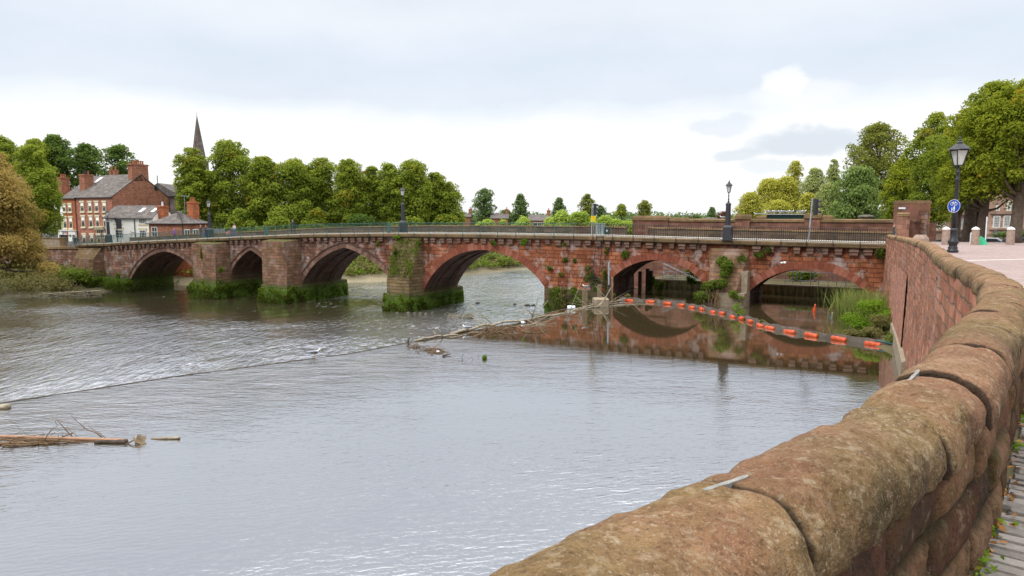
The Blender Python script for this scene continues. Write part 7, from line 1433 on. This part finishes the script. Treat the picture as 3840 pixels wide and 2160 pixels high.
# ------------------------------------------------------------------ people
def person(label, loc, rz, h, coat, legs, skin=(.5, .3, .22), hair=(.08, .05, .03), stride=.5, arm=.4, bag=None, push=False, skirt=False):
    root = thing('person', label, 'person', loc, rz); k = h/1.75
    V = [(0, 0, .95), (0, 0, 1.12), (0, .01, 1.32), (0, .0, 1.47), (0, -.01, 1.54), (0, -.02, 1.64), (0, -.01, 1.72)]; R = [(.155, .11), (.145, .1), (.17, .115), (.06, .06), (.06, .065), (.082, .10), (.05, .065)]; E = [(i, i+1) for i in range(6)]; kind = [1, 0, 0, 2, 2, 2, 2]
    def add(p, r, par, kd): V.append(p); R.append(r if isinstance(r, tuple) else (r, r)); E.append((par, len(V)-1)); kind.append(kd); return len(V)-1
    for s in (-1, 1):
        a = stride*.45*s; hp = add((s*.095, 0, .88), .095, 0, 1); kn = add((s*.1, -math.sin(a)*.42+(-.05 if s < 0 else -.02), .50), .062, hp, 1); an = add((s*.1, -math.sin(a)*.80+(.06 if a < 0 else 0), .09+(.04 if a < 0 else 0)), .042, kn, 1); add((s*.11, -math.sin(a)*.80-.14, .04+(.02 if a < 0 else 0)), (.042, .03), an, 3)
        sh = add((s*.185, .0, 1.40), .062, 2, 0)
        if push: el = add((s*.21, -.12, 1.16), .047, sh, 0); wr = add((s*.17, -.38, 1.08), .032, el, 0)
        else: b = -arm*s; el = add((s*.225, math.sin(b)*-.28+.02, 1.13), .047, sh, 0); wr = add((s*.235, math.sin(b)*-.5-.05, .90), .032, el, 0)
        x, y, z = V[wr]; d = (0, -.085, -.01) if push else (0, -.015, -.085); pm = add((x+d[0], y+d[1], z+d[2]), (.034, .018), wr, 2)
        px, py, pz = V[pm]
        for f, L_ in ((-.026, .07), (-.009, .08), (.009, .076), (.026, .06)): q = add((px+f, py+d[1]*.5, pz+d[2]*.5), .009, pm, 2); add((px+f*1.05, py+d[1]*.5-.012, pz+d[2]*.5-L_*.5), .007, q, 2)
        q = add((px-s*.035, py-.02, pz+.03), .010, pm, 2); add((px-s*.04, py-.035, pz+.0), .008, q, 2)
    me = bpy.data.meshes.new('body'); me.from_pydata([tuple(c*k for c in v) for v in V], E, []); ob = bpy.data.objects.new('body', me); C.objects.link(ob); ob.modifiers.new('skin', 'SKIN')
    for i, r in enumerate(R): me.skin_vertices[0].data[i].radius = (r[0]*k, r[1]*k)
    for i in range(len(V)): me.skin_vertices[0].data[i].use_root = (i == 0)
    sb = ob.modifiers.new('sub', 'SUBSURF'); sb.levels = 1; sb.render_levels = 1
    dg = bpy.context.evaluated_depsgraph_get(); m2 = bpy.data.meshes.new_from_object(ob.evaluated_get(dg)); bpy.data.objects.remove(ob); bpy.data.meshes.remove(me); m2.name = 'body'
    mats = [plain('coat_cloth', coat, .9, .15, 5, .2), plain('trouser_cloth', legs, .9, .15, 5, .2), plain('skin', skin, .6, .05, 5, 0), plain('shoe_leather', (.03, .025, .02), .6, .1, 5, 0)]
    o = link_mesh('body', m2, mats, root); VV = [Vector(v)*k for v in V]
    for f in m2.polygons:
        c = f.center; j = min(range(len(VV)), key=lambda i: (VV[i]-c).length - (R[i][0]*.6*k)); f.material_index = kind[j]; f.use_smooth = True
    m = MB(); m.lathe([(.088*k*math.sin(max(.02, a)), .11*k*-math.cos(a)) for a in [math.pi*(.42+.58*i/6) for i in range(7)]], (0, .008*k, 1.665*k), 12); m.build('hair', plain('hair', hair, .7, .2, 8, .3), root, smooth=True)
    if skirt: m = MB(); m.lathe([(.20*k, .72*k), (.185*k, .95*k), (.165*k, 1.1*k)], n=14); m.build('coat_skirt', mats[0], root, smooth=True)
    if bag: x, y, z = [c for c in V[[i for i, kd in enumerate(kind) if kd == 2][5]]]; m = MB(); m.box((.26*k, -.02, .56*k), (.12, .3, .34), taper=.8); m.tube([(.26*k, -.1, .72*k), (.25*k, -.03, .82*k), (.26*k, .06, .72*k)], .012, 5); b_ = m.build('shopping_bag', plain('bag_cloth', bag, .6, .1, 5, .1), None); b_.location = loc; b_.rotation_euler = (0, 0, rz); tag(b_, 'bright blue shopping bag held beside the bridge lamp', 'bag')
    return root
LEFT = BROT - math.pi/2      # facing along the bridge to the left
RIGHT = BROT + math.pi/2
person('man in dark suit walking left along the bridge', on_deck(1098, 1.3), LEFT, 1.78, (.03, .035, .05), (.025, .028, .035), hair=(.10, .08, .06), stride=.75, arm=.5)
person('person in white and red top pushing a pushchair on the bridge', on_deck(879, 1.5), LEFT, 1.66, (.65, .5, .52), (.06, .12, .26), hair=(.16, .09, .04), stride=.4, push=True)
person('person in dark clothes leaning by the lamp on the left', on_deck(752, 1.0), RIGHT+1.2, 1.70, (.03, .04, .055), (.03, .05, .06), hair=(.42, .36, .30), stride=.1, arm=.1)
person('person in orange top with blue bag beside the bridge lamp', on_deck(772, 1.1), LEFT-.4, 1.68, (.06, .07, .07), (.02, .07, .2), hair=(.35, .14, .05), stride=.2, arm=.1, bag=(.02, .12, .5))
person('person in purple coat walking on the bridge before the small brick house', on_deck(653, 2.6), RIGHT-2.6, 1.66, (.26, .05, .36), (.05, .05, .06), hair=(.2, .06, .08), stride=.4, skirt=True)
p = bw(on_bridge(279, 2.0), 2.0, 0); person('person in black jacket standing outside the white shop front', (p.x, p.y, -4.95), .6, 1.72, (.03, .03, .06), (.03, .03, .05), stride=.5)
p = at_depth(3353, 838, 54.2); person('person with brown cap standing where the railing meets the promenade wall', (p.x, p.y, -2.22), 1.0, p.z+2.22+.02, (.05, .06, .06), (.06, .07, .09), hair=(.12, .06, .04), stride=.1, arm=.2)
c = on_deck(856, 1.5); PC = thing('pushchair', 'small pushchair with pink cover on the bridge', 'pushchair', c, BROT)
m = MB()
for y in (-.22, .22):
    for x, r in ((-.3, .10), (.28, .13)): m.tube([(x, y-.02, r), (x, y+.02, r)], r, 12)
m.build('wheel', M['iron'], PC); m = MB()
for y in (-.2, .2): m.tube([(-.3, y, .1), (.2, y, .65), (.42, y, 1.02)], .014, 5); m.tube([(.28, y, .13), (-.1, y, .5)], .014, 5)
m.tube([(.42, -.2, 1.02), (.42, .2, 1.02)], .016, 5); m.build('frame', M['steel'], PC); m = MB(); m.loft([[(x, -.19, z), (x, .19, z), (x+.05, .19, z+t), (x+.05, -.19, z+t)] for x, z, t in ((-.38, .42, .12), (-.1, .42, .2), (.12, .5, .3), (.28, .72, .12))]); m.build('seat', plain('pink_cloth', (.5, .2, .24), .9, .1, 4, .1), PC)
# ------------------------------------------------------------------ parked cars, small lamps and shrubs on the street beyond the plaza
def car(label, p, rz, col):
    t_ = thing('parked_car', label, 'car', p, rz, 'cars parked on the street beyond the plaza'); pm = plain('car_paint', col, .25, .05, 1, 0, .3, .6)
    pr = [(-2.0, .35), (-2.05, .6), (-1.95, .85), (-1.75, .95), (-1.5, 1.35), (-.9, 1.46), (.1, 1.45), (.8, 1.05), (1.7, .88), (1.98, .65), (2.0, .35)]
    def sect(y, k): return [(x, y, .35+(z-.35)*k if z <= .96 else z) for x, z in pr]
    m = MB(); m.loft([[(x*.97, y, z-(.02 if z > 1 else 0)) for x, z in pr] if abs(y) > .7 else [(x, y, z) for x, z in pr] for y in (-.80, -.66, .66, .80)]); m.build('body', pm, t_)
    g = MB()
    for y in (-.805, .805): g.add([(-1.42, y, .98), (.62, y, .98), (.02, y, 1.36), (-.9, y, 1.38), (-1.25, y, 1.3)], [(0, 1, 2, 3, 4)])
    g.build('side_window', M['glass'], t_); g = MB(); g.add([(-1.77, -.6, 1.0), (-1.77, .6, 1.0), (-1.525, .55, 1.34), (-1.525, -.55, 1.34)], [(0, 1, 2, 3)]); g.add([(.82, -.6, 1.07), (.82, .6, 1.07), (.14, .55, 1.455), (.14, -.55, 1.455)], [(0, 1, 2, 3)]); g.build('windscreen', M['glass'], t_)
    for x in (-1.25, 1.3):
        for y in (-.74, .74): w_ = MB(); w_.tube([(x, y-.1, .31), (x, y+.1, .31)], .31, 16); o = w_.build('wheel', M['iron'], t_); w_ = MB(); w_.tube([(x, y-.105, .31), (x, y+.105, .31)], .19, 10); w_.build('rim', M['steel'], o)
    for x, mt, nm in ((-2.04, 'red', 'tail_light'), (1.99, 'plastic', 'headlight')):
        for y in (-.6, .6): l = MB(); l.box((x, y, .72), (.06, .26, .14)); l.build(nm, M[mt], t_)
    return t_
RZ = -3.92
for u, d, v, rz, col, lb in ((3741, 74, 892, -.75, (.55, .57, .6), 'silver hatchback parked behind the right stone bollard'), (3530, 70, 898, .25, (.03, .035, .04), 'dark car whose roof shows behind the boulder'), (3838, 70, 890, -.5, (.015, .03, .12), 'dark blue car at the right edge behind the tree trunk')):
    p = at_depth(u, v, d); car(lb, (p.x, p.y, p.z-1.46), rz, col)
for u, v1, d, lb in ((3734, 862, 80, 'small black lamp on a thin post beside the silver car'), (3795, 858, 84, 'small black lamp half hidden by the dark tree trunk')):
    p = at_depth(u, v1, d); t_ = thing('street_lamp', lb, 'street lamp', (p.x, p.y, RZ)); h = p.z-RZ; m = MB(); m.lathe([(.12, 0), (.1, .5), (.05, .6), (.045, h-.55)], n=8); m.build('post', M['iron'], t_); lantern(t_, h-.55, .2, .36)
for i, (u, v, d, w_, lb) in enumerate(((3762, 892, 84, 2.4, 'clipped green shrub behind the silver car'), (3828, 890, 82, 1.8, 'clipped green shrub right of the dark tree trunk'))):
    p = at_depth(u, v, d); m = MB(); m.tube([(0, 0, RZ-p.z), (0, 0, .3)], .06, 6); t_ = thing('clipped_shrub', lb, 'shrub', p); m.build('trunk', M['bark'], t_); rng = np.random.default_rng(i); L = [(x*w_*.4, 0, .2+.25*rng.random(), w_*.24, w_*.24, .35, rng.random()) for x in (-.8, -.3, .2, .7)]; Pp, Nn, k, r, D = shell_points(rng, L, 900); leaf_mesh('crown', Pp, Nn, .16, .2+.5*rng.random(900), np.zeros(900), M['lf_birch'], t_, i)
